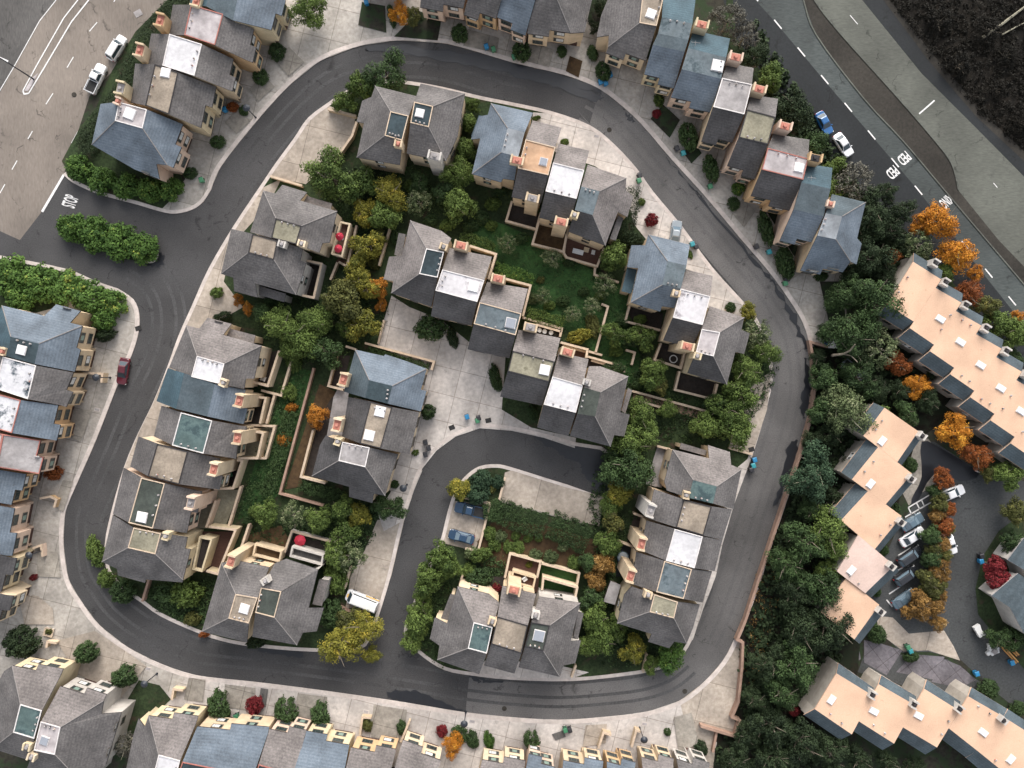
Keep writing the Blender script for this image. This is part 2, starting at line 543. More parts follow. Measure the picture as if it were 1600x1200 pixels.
OUT = "330,295 345,260 400,190 450,135 500,95 560,72 620,63 700,68 800,97 880,116 930,135 960,155 1000,191 1050,249 1100,304 1157,372 1200,422 1232,466 1255,505 1266,545 1271,600 1264,650 1248,707 1223,782 1198,857 1183,905 1160,970 1147,1000 1130,1032 1100,1066 1062,1095 1012,1112 950,1120 875,1125 800,1121 725,1113 640,1099 560,1087 480,1076 400,1066 340,1060 300,1054 250,1037 200,1012 155,977 125,937 107,905 99,850 102,800 117,762 150,687 184,600 205,556 216,520 217,490 208,468 185,452"
ENT_S = "185,452 150,440 100,420 0,400"
ENT_N = "100,272 115,285 147,300 180,310 215,319 252,330 275,333 300,327 317,315 330,295"
INN = "515,160 482,185 460,217 432,255 407,292 365,355 327,420 300,480 280,525 262,575 240,630 217,677 195,730 175,800 165,850 168,890 190,918 222,941 250,961 300,984 345,1000 400,1010 487,1017 560,1015 582,990 592,960 610,900 630,815 647,762 660,730 682,702 712,680 750,667 800,671 850,682 900,696 950,710 948,773 887,758 800,731 775,726 750,729 730,742 712,765 700,800 687,850 662,900 640,960 632,985 640,1005 662,1026 695,1046 735,1054 800,1061 892,1063 975,1055 1030,1045 1062,1026 1080,1000 1098,950 1117,900 1127,850 1145,787 1160,750 1176,707 1190,662 1200,625 1207,590 1204,560 1195,525 1180,495 1160,471 1112,418 1065,354 1020,300 995,265 960,227 922,197 862,175 800,161 750,151 692,137 640,128 600,126 560,134 535,146"

out_l = smooth(pts(OUT), 3)
in_l = smooth(pts(INN), 3, True)
entS, entN = smooth(pts(ENT_S), 3), smooth(pts(ENT_N), 3)
road_out = out_l + entS[1:] + pts("-60,400 -60,350 0,361 31,375 66,330") + entN[:-1]
ground('street', None, 'asph_new', raw=road_out)
ground('street', "66,330 100,272 140,150 175,112 212,50 262,0 290,-60 -90,-60 -90,430 -60,400 -60,350 0,361 31,375", 'asph_tan')
ground('street', "-90,-60 120,-60 88,0 62,30 20,108 0,145 -90,290", 'asph_gry')
# older, paler asphalt on the east half of the loop
ground('street', "945,110 960,148 1000,187 1050,245 1100,300 1157,370 1200,420 1232,463 1257,505 1270,545 1275,600 1268,650 1252,707 1227,782 1202,857 1187,905 1165,973 1147,1003 1130,1036 1100,1070 1062,1099 1012,1116 950,1124 875,1129 800,1125 727,1117 735,1040 900,1040 1050,1020 1110,940 1150,720 1190,610 1150,450 1010,290 900,170 921,195", 'asph_old')
# outer land beside the loop: concrete forecourts
ground('forecourt', "330,295 345,260 400,190 450,135 500,95 560,72 620,63 700,68 800,97 880,116 930,135 960,155 1000,191 1050,249 1100,304 1157,372 1200,422 1232,466 1255,505 1266,535 1300,542 1322,505 1322,430 1240,400 1130,220 1000,80 900,20 430,-40 330,40 285,150 290,280 252,326 275,333 300,327 317,315", 'conc', thick=0.1, n=0)
ground('forecourt', "185,452 208,468 217,490 216,520 205,556 184,600 150,687 117,762 102,800 99,850 107,905 125,937 155,977 200,1012 250,1037 300,1054 285,1110 100,1110 0,1080 -60,1000 -60,520 90,480 150,440", 'conc', thick=0.1)
ground('forecourt', "300,1054 340,1060 400,1066 480,1076 560,1087 640,1099 725,1113 800,1121 875,1125 950,1120 1012,1112 1062,1095 1120,1160 1110,1200 700,1200 260,1190 250,1090", 'conc_b', thick=0.1)
ground('forecourt', "1062,1095 1100,1066 1130,1032 1147,1000 1160,1003 1160,1040 1154,1097 1144,1121 1156,1126 1149,1151 1120,1144 1114,1200 1085,1200", 'conc_t', thick=0.1)
ground('planting_bed', None, 'green', thick=0.1, raw=in_l)
LAYER[0] = 4


def patch(name, s, m, n=0):
    return ground(name, s, m, base=0.1, n=n)


patch('forecourt', "640,480 690,500 740,540 790,555 784,640 830,668 900,684 898,700 850,684 800,673 750,669 712,682 682,704 660,732 647,764 630,780 600,760 640,660 660,575 590,540 600,500 612,462", 'conc_b')
patch('forecourt', "478,188 515,166 556,182 550,212 522,252 478,288 420,276 434,256 462,218", 'conc_t')
patch('forecourt', "833,176 862,178 922,200 960,230 995,268 1020,303 1065,357 1112,421 1160,474 1178,495 1150,500 1080,470 1100,430 1070,420 1060,390 1010,375 990,350 975,290 930,260 870,240 830,200", 'conc_b')
patch('forecourt', "405,296 365,358 327,423 300,483 282,525 310,515 345,500 380,480 350,440 365,380 420,320 440,280", 'conc_t')
patch('forecourt', "632,812 612,898 596,945 540,950 548,900 570,860 590,812", 'conc_t')
patch('forecourt', "647,766 632,812 600,830 590,800 610,770 640,700 660,735", 'conc_b')
patch('forecourt', "706,782 766,788 747,862 692,848", 'conc_t')
patch('forecourt', "789,738 800,735 887,762 947,776 936,822 780,782", 'conc_t')
patch('forecourt', "1205,580 1198,640 1176,707 1138,700 1160,640 1175,600", 'conc_t')
patch('forecourt', "740,1050 800,1058 892,1060 920,1050 860,1036 760,1030", 'conc_b')
patch('forecourt', "262,578 240,630 217,677 195,730 180,790 215,760 300,600 300,520", 'conc_t')
patch('forecourt', "1176,710 1160,752 1146,790 1128,852 1118,900 1098,952 1082,1000 1060,990 1090,880 1140,740", 'conc_b')
patch('lawn', "735,345 790,352 880,398 930,425 970,445 990,470 978,520 1000,555 985,600 940,560 880,512 815,482 770,430", 'lawn', 3)
patch('lawn', "462,575 490,580 440,765 420,792 372,812 400,720 432,640", 'lawn', 0)
patch('lawn', "500,600 540,620 500,700 470,760 445,765", 'brown', 0)
patch('path', "990,613 1105,645 1098,656 988,626", 'brick')
patch('lawn', "770,790 930,830 920,900 860,880 740,865", 'green')
patch('planting_bed', "772,812 935,845 915,890 850,885 752,884", 'brown', 2)
for s, m in (("218,1062 250,1070 268,1092 240,1118 205,1150 188,1112", 'green'), ("560,40 604,52 602,10 566,4", 'soil'), ("616,58 684,64 690,30 655,18", 'soil'), ("724,72 776,84 780,60 730,46", 'conc_d'), ("806,92 858,106 866,78 816,66", 'conc_d'),
             ("884,112 904,122 910,96 890,88", 'brown'), ("1016,186 1046,216 1062,188 1036,164", 'soil'), ("1066,238 1080,256 1096,240 1084,222", 'soil'), ("1098,276 1112,292 1124,276 1112,262", 'conc_d'), ("1140,330 1162,356 1180,330 1160,312", 'conc_d'),
             ("1205,410 1232,440 1262,420 1236,396", 'conc_d'), ("1280,440 1300,530 1320,500 1316,440", 'soil'), ("370,210 392,190 372,170 352,192", 'conc_d'), ("404,160 430,136 412,118 390,140", 'conc_d'), ("452,120 476,98 452,74 430,96", 'conc_d'),
             ("296,1058 322,1061 318,1096 288,1092", 'conc_d'), ("352,1068 400,1074 398,1110 352,1104", 'conc_d'), ("408,1074 420,1076 416,1104 404,1102", 'asph_gry'), ("466,1082 512,1088 510,1136 462,1130", 'conc_d'), ("584,1100 636,1108 632,1160 580,1150", 'conc_d'),
             ("915,1132 948,1130 946,1160 910,1166", 'conc_t'), ("862,1146 880,1140 884,1150 868,1156", 'asph_gry'), ("1052,1120 1080,1112 1092,1160 1060,1176", 'conc_d'), ("150,985 200,1018 230,1040 190,1090 120,1050 90,1000", 'conc_t'), ("60,930 84,950 86,975 40,975 30,930", 'conc_t'), ("110,640 146,640 128,690 100,680", 'conc_d'), ("60,860 92,862 96,902 60,900", 'conc_d'), ("100,750 116,752 100,800 84,790", 'conc_d')):
    patch('driveway', s, m)
# patios and terraces on the ground
for s, m in (("800,315 792,345 838,357 843,335", 'darkfl'), ("843,345 833,380 880,392 888,355", 'brown'), ("885,366 882,400 932,415 943,388", 'deckwood'),
             ("984,477 977,501 1032,515 1036,490", 'darkfl'), ("1032,537 1023,562 1064,575 1072,545", 'darkfl'), ("1062,583 1055,609 1114,623 1122,598", 'darkfl'),
             ("837,508 877,519 872,532 830,520", 'darkfl'), ("878,537 917,547 914,560 874,550", 'deckwood'), ("918,559 974,574 972,586 915,572", 'darkfl'),
             ("425,545 456,560 439,617 402,608", 'green'), ("393,555 434,548 418,602 392,598", 'darkfl'), ("380,620 428,618 415,662 372,660", 'darkfl'),
             ("372,668 428,668 413,715 366,712", 'olv'), ("350,720 376,722 363,762 335,762", 'darkfl'), ("320,764 375,765 352,826 292,824", 'olv'),
             ("300,830 366,830 340,895 296,892", 'deckwood'), ("380,838 440,820 455,845 440,880 372,878", 'brown'), ("456,832 515,848 508,880 444,866", 'darkfl'),
             ("797,866 844,879 840,925 786,912", 'deckwood'), ("846,882 904,897 898,935 842,922", 'lawn'), ("720,900 790,900 780,935 716,915", 'darkfl'),
             ("1026,699 1046,704 1033,762 1008,756", 'lgy'), ("990,803 1012,810 1002,850 980,846", 'darkfl'), ("966,846 992,855 985,900 962,900", 'asph_dark'),
             ("465,412 502,412 490,466 460,460", 'darkfl'), ("526,410 556,355 540,418", 'deckwood'), ("526,556 514,602 536,608 548,556", 'darkfl'),
             ("488,672 471,744 508,754 540,640 520,620", 'darkfl'), ("540,585 548,600 536,680 510,690 522,620", 'lgy')):
    patch('patio', s, m)

# wet stains on the asphalt
wz = [0]


def wet(s, seed):
    r = random.Random(seed)
    q = smooth(pts(s), 6, True)
    q = [(x + r.uniform(-.35, .35), y + r.uniform(-.3, .3)) for x, y in q]
    LAYER[0] = 12 + wz[0]
    wz[0] += 1
    ground('wet_stain', None, 'wet', raw=q)


for i, s in enumerate(("825,676 870,686 945,706 945,768 915,745 905,725 880,712 850,695", "605,1082 640,1078 675,1088 720,1108 722,1113 680,1108 635,1097 610,1092",
                       "575,72 620,70 700,80 760,88 835,112 845,122 780,112 700,96 640,86 580,80", "850,118 900,135 940,150 930,158 880,142 850,130",
                       "800,98 840,106 900,128 880,134 830,125 800,118", "408,1012 470,1018 466,1026 420,1022", "732,1056 745,1058 750,1066 740,1064", "974,168 985,180 990,190 980,184",
                       "1043,248 1075,285 1100,310 1092,305 1062,272", "224,405 240,398 256,398 255,412 240,416", "1085,300 1150,372 1200,432 1196,430 1140,366",
                       "1205,436 1235,480 1252,515 1262,545 1250,530 1228,482", "900,124 940,140 935,146 900,134", "750,1060 785,1063 780,1068 752,1064", "1258,560 1266,600 1258,650 1250,640 1256,600",
                       "1232,690 1246,700 1222,770 1210,790 1222,740")):
    wet(s, i)

# tyre-worn lanes
k = MB()
for off in (-2.3, -3.9, -6.4, -8.0):
    lo_, hi_ = strip(out_l, 0.01, off)
    mid_ = [((a[0] + b[0]) / 2, (a[1] + b[1]) / 2) for a, b in zip(lo_, hi_)]
    n_ = len(mid_)
    for part_, m_, z_ in ((mid_[:26], 'asph_trk', 0.0185), (mid_[30:84], 'asph_otk', 0.042), (mid_[87:], 'asph_trk', 0.0185)):
        band(k, part_, 0.55, z_, z_, m_)
tag(k.build('worn_lane'), kind='structure')

# kerbs: real steps of 0.12 m
k = MB()
band(k, out_l, 0.75, 0, 0.125, 'kerb', off=0.3)
tag(k.build('kerb'), kind='structure')
k = MB()
band(k, entN, 0.6, 0, 0.125, 'kerb', off=0.2)
band(k, entS, 0.6, 0, 0.125, 'kerb', off=0.2)
tag(k.build('kerb'), kind='structure')
k = MB()
band(k, in_l, 0.6, 0, 0.145, 'kerb', off=0.22, closed=True)
tag(k.build('kerb'), kind='structure')

# the entrance median bed
ground('planting_bed', "92,345 130,350 200,370 240,388 246,402 235,410 200,405 140,385 95,362", 'green', thick=0.1, n=3)
k = MB()
band(k, smooth(pts("225,408 238,410 246,402 246,392"), 4), 0.3, 0, 0.13, 'kerb')
tag(k.build('kerb'), kind='structure')
ground('planting_bed', "97,252 125,200 150,170 175,112 212,50 262,0 300,-60 340,-60 250,60 230,170 290,290 252,328 215,317 180,308 147,298 115,283", 'green', thick=0.1)
ground('planting_bed', "0,402 100,422 150,442 195,462 205,500 150,520 60,490 -60,480 -60,402", 'green', thick=0.09)

# the divided highway in the upper corner
LAYER[0] = 3
ground('highway', "1130,-60 1235,-60 1255,0 1275,55 1350,155 1412,222 1475,297 1600,445 1680,540 1680,700 1500,450 1290,165", 'asph_teal')
ground('highway', "1110,-60 1160,-60 1180,0 1210,33 1300,140 1430,292 1530,420 1600,508 1680,610 1680,720 1560,540 1480,430 1330,280 1240,180 1150,60", 'asph_dark')
ground('median', "1235,-60 1272,-60 1272,0 1312,52 1400,150 1462,222 1487,257 1497,297 1560,375 1680,500 1680,540 1600,445 1475,297 1412,222 1350,155 1275,55 1255,0", 'median')
ground('highway', "1272,-60 1330,-60 1347,0 1440,115 1525,200 1600,276 1680,360 1680,500 1560,375 1497,297 1487,257 1462,222 1400,150 1312,52 1272,0", 'asph_far')
ground('highway', "1330,-60 1362,-60 1382,0 1450,82 1525,170 1600,240 1680,310 1680,360 1600,276 1525,200 1440,115 1347,0", 'asph_dark')
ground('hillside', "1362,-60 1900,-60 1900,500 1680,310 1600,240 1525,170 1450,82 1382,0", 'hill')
ground('hillside', "1380,0 1390,0 1460,88 1535,176 1612,248 1600,252 1525,182 1450,94", 'median')
k = MB()
for s in ("1235,-60 1255,0 1275,55 1350,155 1412,222 1475,297 1600,445 1680,540", "1272,-20 1272,0 1312,52 1400,150 1462,222 1487,257 1497,297"):
    band(k, smooth(pts(s), 4), 0.22, 0, 0.13, 'asph_far')
tag(k.build('kerb'), kind='structure')

# road paint
k = MB()
LAYER[0] = 10


def paint(mb, s, w, z=0.05):
    band(mb, pts(s), w, z, z, 'paint')


lane = MB()
for i in range(14):
    x, y = 1173 + i * 36.6, -12 + i * 43.2
    paint(lane, f"{x},{y} {x + 11.5},{y + 14}", 0.22)
paint(lane, "1436,178 1460,157", 0.25)
for a in ("1328,24 1340,38", "1552,286 1558,293"):
    paint(lane, a, 0.12)
tag(lane.build('lane_marking'), kind='structure')
lane = MB()
for a in ("152,35 140,49", "115,89 105,106", "83,146 72,163", "51,205 44,217", "27,251 19,265", "189,-14 178,3", "8,288 0,302"):
    paint(lane, a, 0.16)
paint(lane, "100,273 66,331", 0.42)
paint(lane, "88,0 62,33 20,108 -20,175", 0.14)
paint(lane, "122,0 100,28 60,98 36,142", 0.2)
paint(lane, "139,0 112,34 68,108 45,146", 0.22)
paint(lane, "36,142 38,147 45,146", 0.25)
paint(lane, "-5,88 13,96", 0.3)
paint(lane, "122,206 112,224", 0.2)
tag(lane.build('lane_marking'), kind='structure')
ground('median', "50,122 60,114 52,130 44,142 38,142", 'pwt', base=0.0)


def roadtext(txt, px, py, right, up, wpx, hpx, z=0.06):
    """painted letters; right / up are picture directions, sizes in photo pixels"""
    cu = bpy.data.curves.new('road_lettering', 'FONT')
    cu.body = txt
    cu.align_x = 'CENTER'
    cu.align_y = 'CENTER'
    cu.materials.append(MATS['paint'])
    cu.offset = 0.022
    o = bpy.data.objects.new('road_lettering', cu)
    COL.objects.link(o)
    bpy.context.view_layer.update()
    s = H / F
    w, h = o.dimensions.x, o.dimensions.y
    r = Vector((right[0], -right[1], 0)).normalized() * (wpx * s / w)
    u = Vector((up[0], -up[1], 0)).normalized() * (hpx * s / h)
    n = Vector((0, 0, 1))
    M = Matrix.Identity(4)
    for i in range(3):
        M[i][0], M[i][1], M[i][2] = r[i], u[i], n[i]
    M.translation = V(px, py, 0) + Vector((0, 0, z))
    bpy.context.view_layer.update()
    me = bpy.data.meshes.new_from_object(o)
    me.transform(M)
    bpy.data.objects.remove(o)
    return tag(link('road_lettering', me), kind='structure')


roadtext('STOP', 111, 315, (8, -20), (-20, -6), 19, 22)
roadtext('PED', 1412, 247, (-15, 13), (14, 16), 18, 17)
roadtext('PED', 1394, 269, (-15, 13), (14, 16), 17, 17)
roadtext('XING', 1478, 314, (-15, 13), (14, 16), 19, 17)
roadtext('XING', 1455, 340, (-15, 13), (14, 16), 18, 17)

# the parking road among the peach-roofed rows
LAYER[0] = 3
ground('car_park', "1426,690 1460,690 1520,730 1600,752 1680,770 1680,830 1600,800 1560,830 1535,870 1524,920 1528,960 1560,1000 1600,1045 1680,1120 1680,1180 1560,1085 1500,1030 1450,1018 1410,1020 1372,985 1370,960 1355,935 1400,830 1440,770", 'asph_lot')
ground('car_park', "1430,690 1450,685 1475,720 1475,745 1440,770 1420,790 1405,760", 'conc_d')
ground('car_park', "1370,962 1395,965 1420,990 1475,985 1490,1010 1500,1032 1450,1016 1412,1018 1372,988", 'conc_t')
ground('wet_stain', "1440,690 1478,705 1530,740 1500,752 1460,740 1430,790 1424,780 1440,745", 'wet', n=3)
ground('car_park', "1355,1010 1400,1022 1480,1030 1560,1085 1530,1100 1440,1080 1340,1050", 'asph_lot')
for s in ("1350,1000 1375,1005 1410,1016 1385,1055 1350,1035", "1322,1010 1340,1000 1345,1030 1330,1040", "1425,1022 1476,1026 1460,1062 1400,1050", "1475,1030 1500,1040 1525,1062 1500,1075 1455,1065"):
    ground('patio', s, 'pave_p')
lane = MB()
for s in ("1413,836 1436,822", "1403,868 1427,853", "1395,896 1419,881", "1389,928 1413,912", "1385,937 1394,948", "1414,808 1456,784", "1419,793 1456,771", "1419,793 1424,803", "1432,786 1437,796", "1440,782 1444,791", "1523,735 1543,743"):
    paint(lane, s, 0.22)
tag(lane.build('parking_marking'), kind='structure')
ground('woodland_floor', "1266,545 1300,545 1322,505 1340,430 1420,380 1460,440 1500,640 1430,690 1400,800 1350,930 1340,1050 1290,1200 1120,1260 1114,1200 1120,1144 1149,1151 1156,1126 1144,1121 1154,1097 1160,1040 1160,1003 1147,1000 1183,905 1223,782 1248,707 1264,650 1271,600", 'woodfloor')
ground('woodland_floor', "1560,830 1600,800 1680,830 1680,1120 1600,1045 1560,1000 1528,960 1524,920 1535,870", 'green')
ground('woodland_floor', "1140,-60 1150,60 1240,180 1330,280 1480,430 1560,540 1680,720 1600,600 1420,400 1340,420 1300,330 1200,150 1130,60", 'green')
# ------------------------------------------------------------------ houses
FLAT = {'tan', 'olv', 'wht', 'pwt', 'spt', 'lgy', 'blf', 'bgy', 'tld', 'tlg', 'dgn', 'org', 'strp', 'peach', 'ppnk'}
TRIM = {'w': 'trim_w', 'd': 'trim_d', 'r': 'trim_r', 't': 'trim_t'}
WIN = {}


def window_mesh(kind, w=1.7, h=1.15):
    """a window: frame bars proud of the wall, glass behind; lies in x-z, faces -y"""
    if (kind, w, h) in WIN:
        return WIN[kind, w, h]
    mb = MB()

    def bar(x0, x1, z0, z1, y0, y1, m):
        mb.slab([(x0, y0), (x1, y0), (x1, y1), (x0, y1)], z0, z1, m)
    fr = 'frame_w' if kind == 'white' else 'frame'
    t = 0.08
    bar(-w / 2, w / 2, -h / 2, -h / 2 + t, -0.1, 0.02, fr)
    bar(-w / 2, w / 2, h / 2 - t, h / 2, -0.08, 0.02, fr)
    bar(-w / 2, -w / 2 + t, -h / 2 + t, h / 2 - t, -0.08, 0.02, fr)
    bar(w / 2 - t, w / 2, -h / 2 + t, h / 2 - t, -0.08, 0.02, fr)
    gl = {'dark': ('glass', 'glass', 'glass'), 'blind': ('glass', 'blind', 'blind'), 'green': ('glass', 'greeng', 'glass'), 'white': ('glass', 'blind', 'glass')}[kind]
    x = -w / 2 + t
    for gm, ww in zip(gl, (0.25, 0.5, 0.25)):
        x1 = x + (w - 2 * t) * ww
        bar(x + 0.015, x1 - 0.015, -h / 2 + t, h / 2 - t, -0.035, 0.02, gm)
        if x1 < w / 2 - t - 0.01:
            bar(x1 - 0.015, x1 + 0.015, -h / 2 + t, h / 2 - t, -0.06, 0.02, fr)
        x = x1
    me = mb.mesh('window')
    WIN[kind, w, h] = me
    return me


def offset(loop, d):
    """move every edge of a counter-clockwise outline inwards by its own distance"""
    n = len(loop)
    out = []
    for i in range(n):
        p0, p1, p2 = (Vector(loop[(i + k) % n][:2]) for k in (-1, 0, 1))
        a, b = (p1 - p0).normalized(), (p2 - p1).normalized()
        na, nb = Vector((-a.y, a.x)), Vector((-b.y, b.x))
        da, db = d[(i - 1) % n], d[i]
        den = na.x * nb.y - na.y * nb.x
        if abs(den) < 0.12:
            q = p1 + (na * da + nb * db) / 2
        else:
            ca, cb = na.dot(p1) + da, nb.dot(p1) + db
            q = Vector(((ca * nb.y - cb * na.y) / den, (na.x * cb - nb.x * ca) / den))
        out.append((q.x, q.y))
    return out


NWIN = [0]


def house(label, faces, ez=7.0, tz=9.2, wall='w_tan', front=(), chim=(), sky=(), trim='t', vents=3, group='townhouses of the estate', name='townhouse', gz=0.0,
          bay=True, potm='pot', fascia='trim_d', lip=0.12, side_win=True, cat='townhouse', lean=(), hair=0.025):
    rng = random.Random(label)
    F_ = []
    for w in faces.split(';'):
        t = w.split()
        F_.append((t[0], [(float(a[0]), float(a[1].rstrip('tm')), a[1][-1] if a[1][-1] in 'tm' else 'e') for a in (x.split(',') for x in t[1:])]))
    zl = {'e': ez, 't': tz, 'm': (ez + tz) / 2}
    Z = lambda p: zl[p[2]]
    W = lambda p: (*P(p[0], p[1], zl[p[2]]), zl[p[2]])
    polys = []
    for m, q in F_:
        q3 = [W(p) for p in q]
        a = sum(q3[i][0] * q3[(i + 1) % len(q3)][1] - q3[(i + 1) % len(q3)][0] * q3[i][1] for i in range(len(q3)))
        polys.append([m, q3 if a > 0 else q3[::-1]])
    key = lambda p: (round(p[0], 2), round(p[1], 2))
    # eave points that step out past the main eave stay in the plane of their slope
    use = {}
    for m, q in polys:
        for p in q:
            use[key(p)] = use.get(key(p), 0) + 1
    for pm in polys:
        q = pm[1]
        tp = [Vector(p) for p in q if p[2] > tz - 1e-6]
        if pm[0] in FLAT or len(q) <= 4 or len(tp) < 2:
            continue
        u = (tp[1] - tp[0]).normalized()
        nn = Vector((-u.y, u.x, 0))
        dist = lambda p: (Vector(p) - tp[0]).dot(nn)
        sh = [abs(dist(p)) for p in q if p[2] < tz - 1e-6 and use[key(p)] > 1]
        if not sh:
            sh = sorted(abs(dist(p)) for p in q if p[2] < tz - 1e-6)[-2:]
        k = (ez - tz) / (sum(sh) / len(sh))
        for i, p in enumerate(q):
            if p[2] < tz - 1e-6 and use[key(p)] == 1:
                q[i] = (p[0], p[1], max(min(tz + k * abs(dist(p)), tz - 0.3), ez - 1.2))

    def border():
        cnt = {}
        for m, q in polys:
            for i in range(len(q)):
                cnt[key(q[i]), key(q[(i + 1) % len(q)])] = (q[i], q[(i + 1) % len(q)])
        nxt = {a: (p, r) for (a, b), (p, r) in cnt.items() if (b, a) not in cnt}
        k0 = next(iter(nxt))
        loop, kk = [], k0
        while True:
            p, r = nxt[kk]
            loop.append(p)
            kk = key(r)
            if kk == k0 or len(loop) > 60:
                break
        return loop
    loop = border()
    fronts = []
    for s in front:
        fx, fy = P(*map(float, s.split(',')), ez)
        j = min(range(len(loop)), key=lambda i: ((loop[i][0] + loop[(i + 1) % len(loop)][0]) / 2 - fx) ** 2 + ((loop[i][1] + loop[(i + 1) % len(loop)][1]) / 2 - fy) ** 2)
        fronts.append((loop[j], loop[(j + 1) % len(loop)]))
    # stepped front: one half of the eave comes forward over a bay
    fkeys = set()
    for a, b in fronts:
        A, B = Vector(a), Vector(b)
        L_ = (B - A).length
        if bay and L_ > 4.5:
            t = 0.5 + rng.uniform(-.04, .04)
            M_ = A.lerp(B, t)
            n = Vector((B.y - A.y, A.x - B.x, 0)).normalized() * 0.9
            side = rng.random() < 0.5
            ins = [M_, M_ + n, B + n] if side else [A + n, M_ + n, M_]
            for pm in polys:
                q = pm[1]
                for i in range(len(q)):
                    if key(q[i]) == key(a) and key(q[(i + 1) % len(q)]) == key(b):
                        nv = Vector()
                        for u, v in zip(q, q[1:] + q[:1]):
                            nv += Vector(u).cross(Vector(v))
                        for p in ins:
                            p.z = A.z - (nv.x * (p.x - A.x) + nv.y * (p.y - A.y)) / nv.z
                        pm[1] = q[:i + 1] + [tuple(p) for p in ins] + q[i + 1:]
                        break
            ch = [A] + ins + [B]
            for p, r in zip(ch, ch[1:]):
                if (r - p).length > 2:
                    fkeys.add((key(p), key(r)))
        else:
            fkeys.add((key(a), key(b)))
    loop = border()
    n = len(loop)
    # shrink a hair so that attached neighbours do not share a plane
    cx, cy = sum(p[0] for p in loop) / n, sum(p[1] for p in loop) / n
    ins = {key(p): o for p, o in zip(loop, offset(loop, [hair] * n))}
    for pm in polys:
        pm[1] = [(*ins.get(key(p), p[:2]), p[2]) for p in pm[1]]
    isf = [(key(loop[i]), key(loop[(i + 1) % n])) in fkeys for i in range(n)]
    loop = [(*ins[key(p)], p[2]) for p in loop]

    root = bpy.data.objects.new(name, None)
    COL.objects.link(root)
    root.location = (cx, cy, gz)
    root.empty_display_size = 1
    tag(root, label, cat, group)

    def part(mb, nm, parent=root):
        mb.v = [(x - cx, y - cy, z - gz) for x, y, z in mb.v]
        return mb.build(nm, parent)
    # roof slopes with fascia and underside
    th = 0.24
    rf = MB()
    for m, q in polys:
        if m not in FLAT:
            rf.tess(q, m)
    for i in range(n):
        a, b = loop[i], loop[(i + 1) % n]
        rf.poly([(a[0], a[1], a[2] - th), (b[0], b[1], b[2] - th), b, a], fascia)
    for m, q in polys:
        rf.tess([(x, y, z - th) for x, y, z in q], fascia, up=False)
    part(rf, 'roof')
    # caps along the hips and ridges where two slopes meet
    seen = {}
    for m, q in polys:
        if m not in FLAT:
            for i in range(len(q)):
                a, b = q[i], q[(i + 1) % len(q)]
                if (key(b), key(a)) in seen and abs(a[2] - b[2]) > 0.5:
                    if name == 'townhouse':
                        cap = MB()
                        cap.tube([Vector(a) + Vector((0, 0, .02)), Vector(b) + Vector((0, 0, .02))], [0.08, 0.08], 'cap', 6)
                        part(cap, 'ridge_cap')
                seen[key(a), key(b)] = 1
    # flat decks with upstand
    for m, q in polys:
        if m in FLAT:
            dk = MB()
            dk.tess(q, m)
            d = part(dk, 'roof_deck')
            if trim != '-':
                up = MB()
                a_, b_ = offset(q, [0.0] * len(q)), offset(q, [0.15] * len(q))
                for i in range(len(q)):
                    j = (i + 1) % len(q)
                    zt, zb = q[i][2] + lip, q[i][2] - 0.02
                    zt2, zb2 = q[j][2] + lip, q[j][2] - 0.02
                    up.poly([(*a_[i], zt), (*a_[j], zt2), (*b_[j], zt2), (*b_[i], zt)], TRIM[trim])
                    up.poly([(*b_[i], zt), (*b_[j], zt2), (*b_[j], zb2), (*b_[i], zb)], TRIM[trim])
                    up.poly([(*a_[j], zt2), (*a_[i], zt), (*a_[i], zb), (*a_[j], zb2)], TRIM[trim])
                part(up, 'roof_upstand')
            if vents:
                e = max(range(len(q)), key=lambda i: rng.random())
                a, b = Vector(q[e]), Vector(q[(e + 1) % len(q)])
                mid = sum((Vector(p) for p in q), Vector()) / len(q)
                for k in range(vents):
                    p = a.lerp(b, (k + 0.7) / (vents + 0.4)).lerp(mid, 0.17 + 0.1 * rng.random())
                    vp = MB()
                    vp.cyl((p.x, p.y), 0.13, 0.1, p.z, p.z + 0.3, rng.choice(['trim_w', 'trim_t', 'pot', 'trim_d', 'lgy']), 8)
                    vp.cyl((p.x, p.y), 0.17, 0.04, p.z + 0.3, p.z + 0.42, 'lgy', 8)
                    part(vp, 'vent_pipe')
    # walls: upper floors, recessed garage floor below
    zj = gz + 2.5
    dn = [0.18] * n
    up_o = offset(loop, dn)
    lo_o = offset(loop, [1.25 if isf[i] else 0.3 for i in range(n)])
    wl = MB()
    for i in range(n):
        j = (i + 1) % n
        za, zb = loop[i][2] - th + 0.02, loop[j][2] - th + 0.02
        wl.poly([(*up_o[i], zj), (*up_o[j], zj), (*up_o[j], zb), (*up_o[i], za)], wall)
        wl.poly([(*lo_o[i], gz), (*lo_o[j], gz), (*lo_o[j], zj), (*lo_o[i], zj)], wall)
    wl.tess([(x, y, zj) for x, y in up_o], wall, up=False)
    part(wl, 'wall')
    # windows and garage doors
    for i in range(n):
        j = (i + 1) % n
        a, b = Vector((*up_o[i], 0)), Vector((*up_o[j], 0))
        L_ = (b - a).length
        if abs(loop[i][2] - loop[j][2]) > 0.6 or loop[i][2] > ez + 0.5:
            continue
        mid = (a + b) / 2
        out = Vector((b.y - a.y, a.x - b.x, 0)).normalized()
        if not (isf[i] or (side_win and L_ > 3.6)):
            continue
        if -mid.normalized().dot(out) < -0.2 and not isf[i]:
            continue
        ang = math.atan2(b.y - a.y, b.x - a.x)
        nc = max(1, int(L_ / (3.0 if isf[i] else 3.6)))
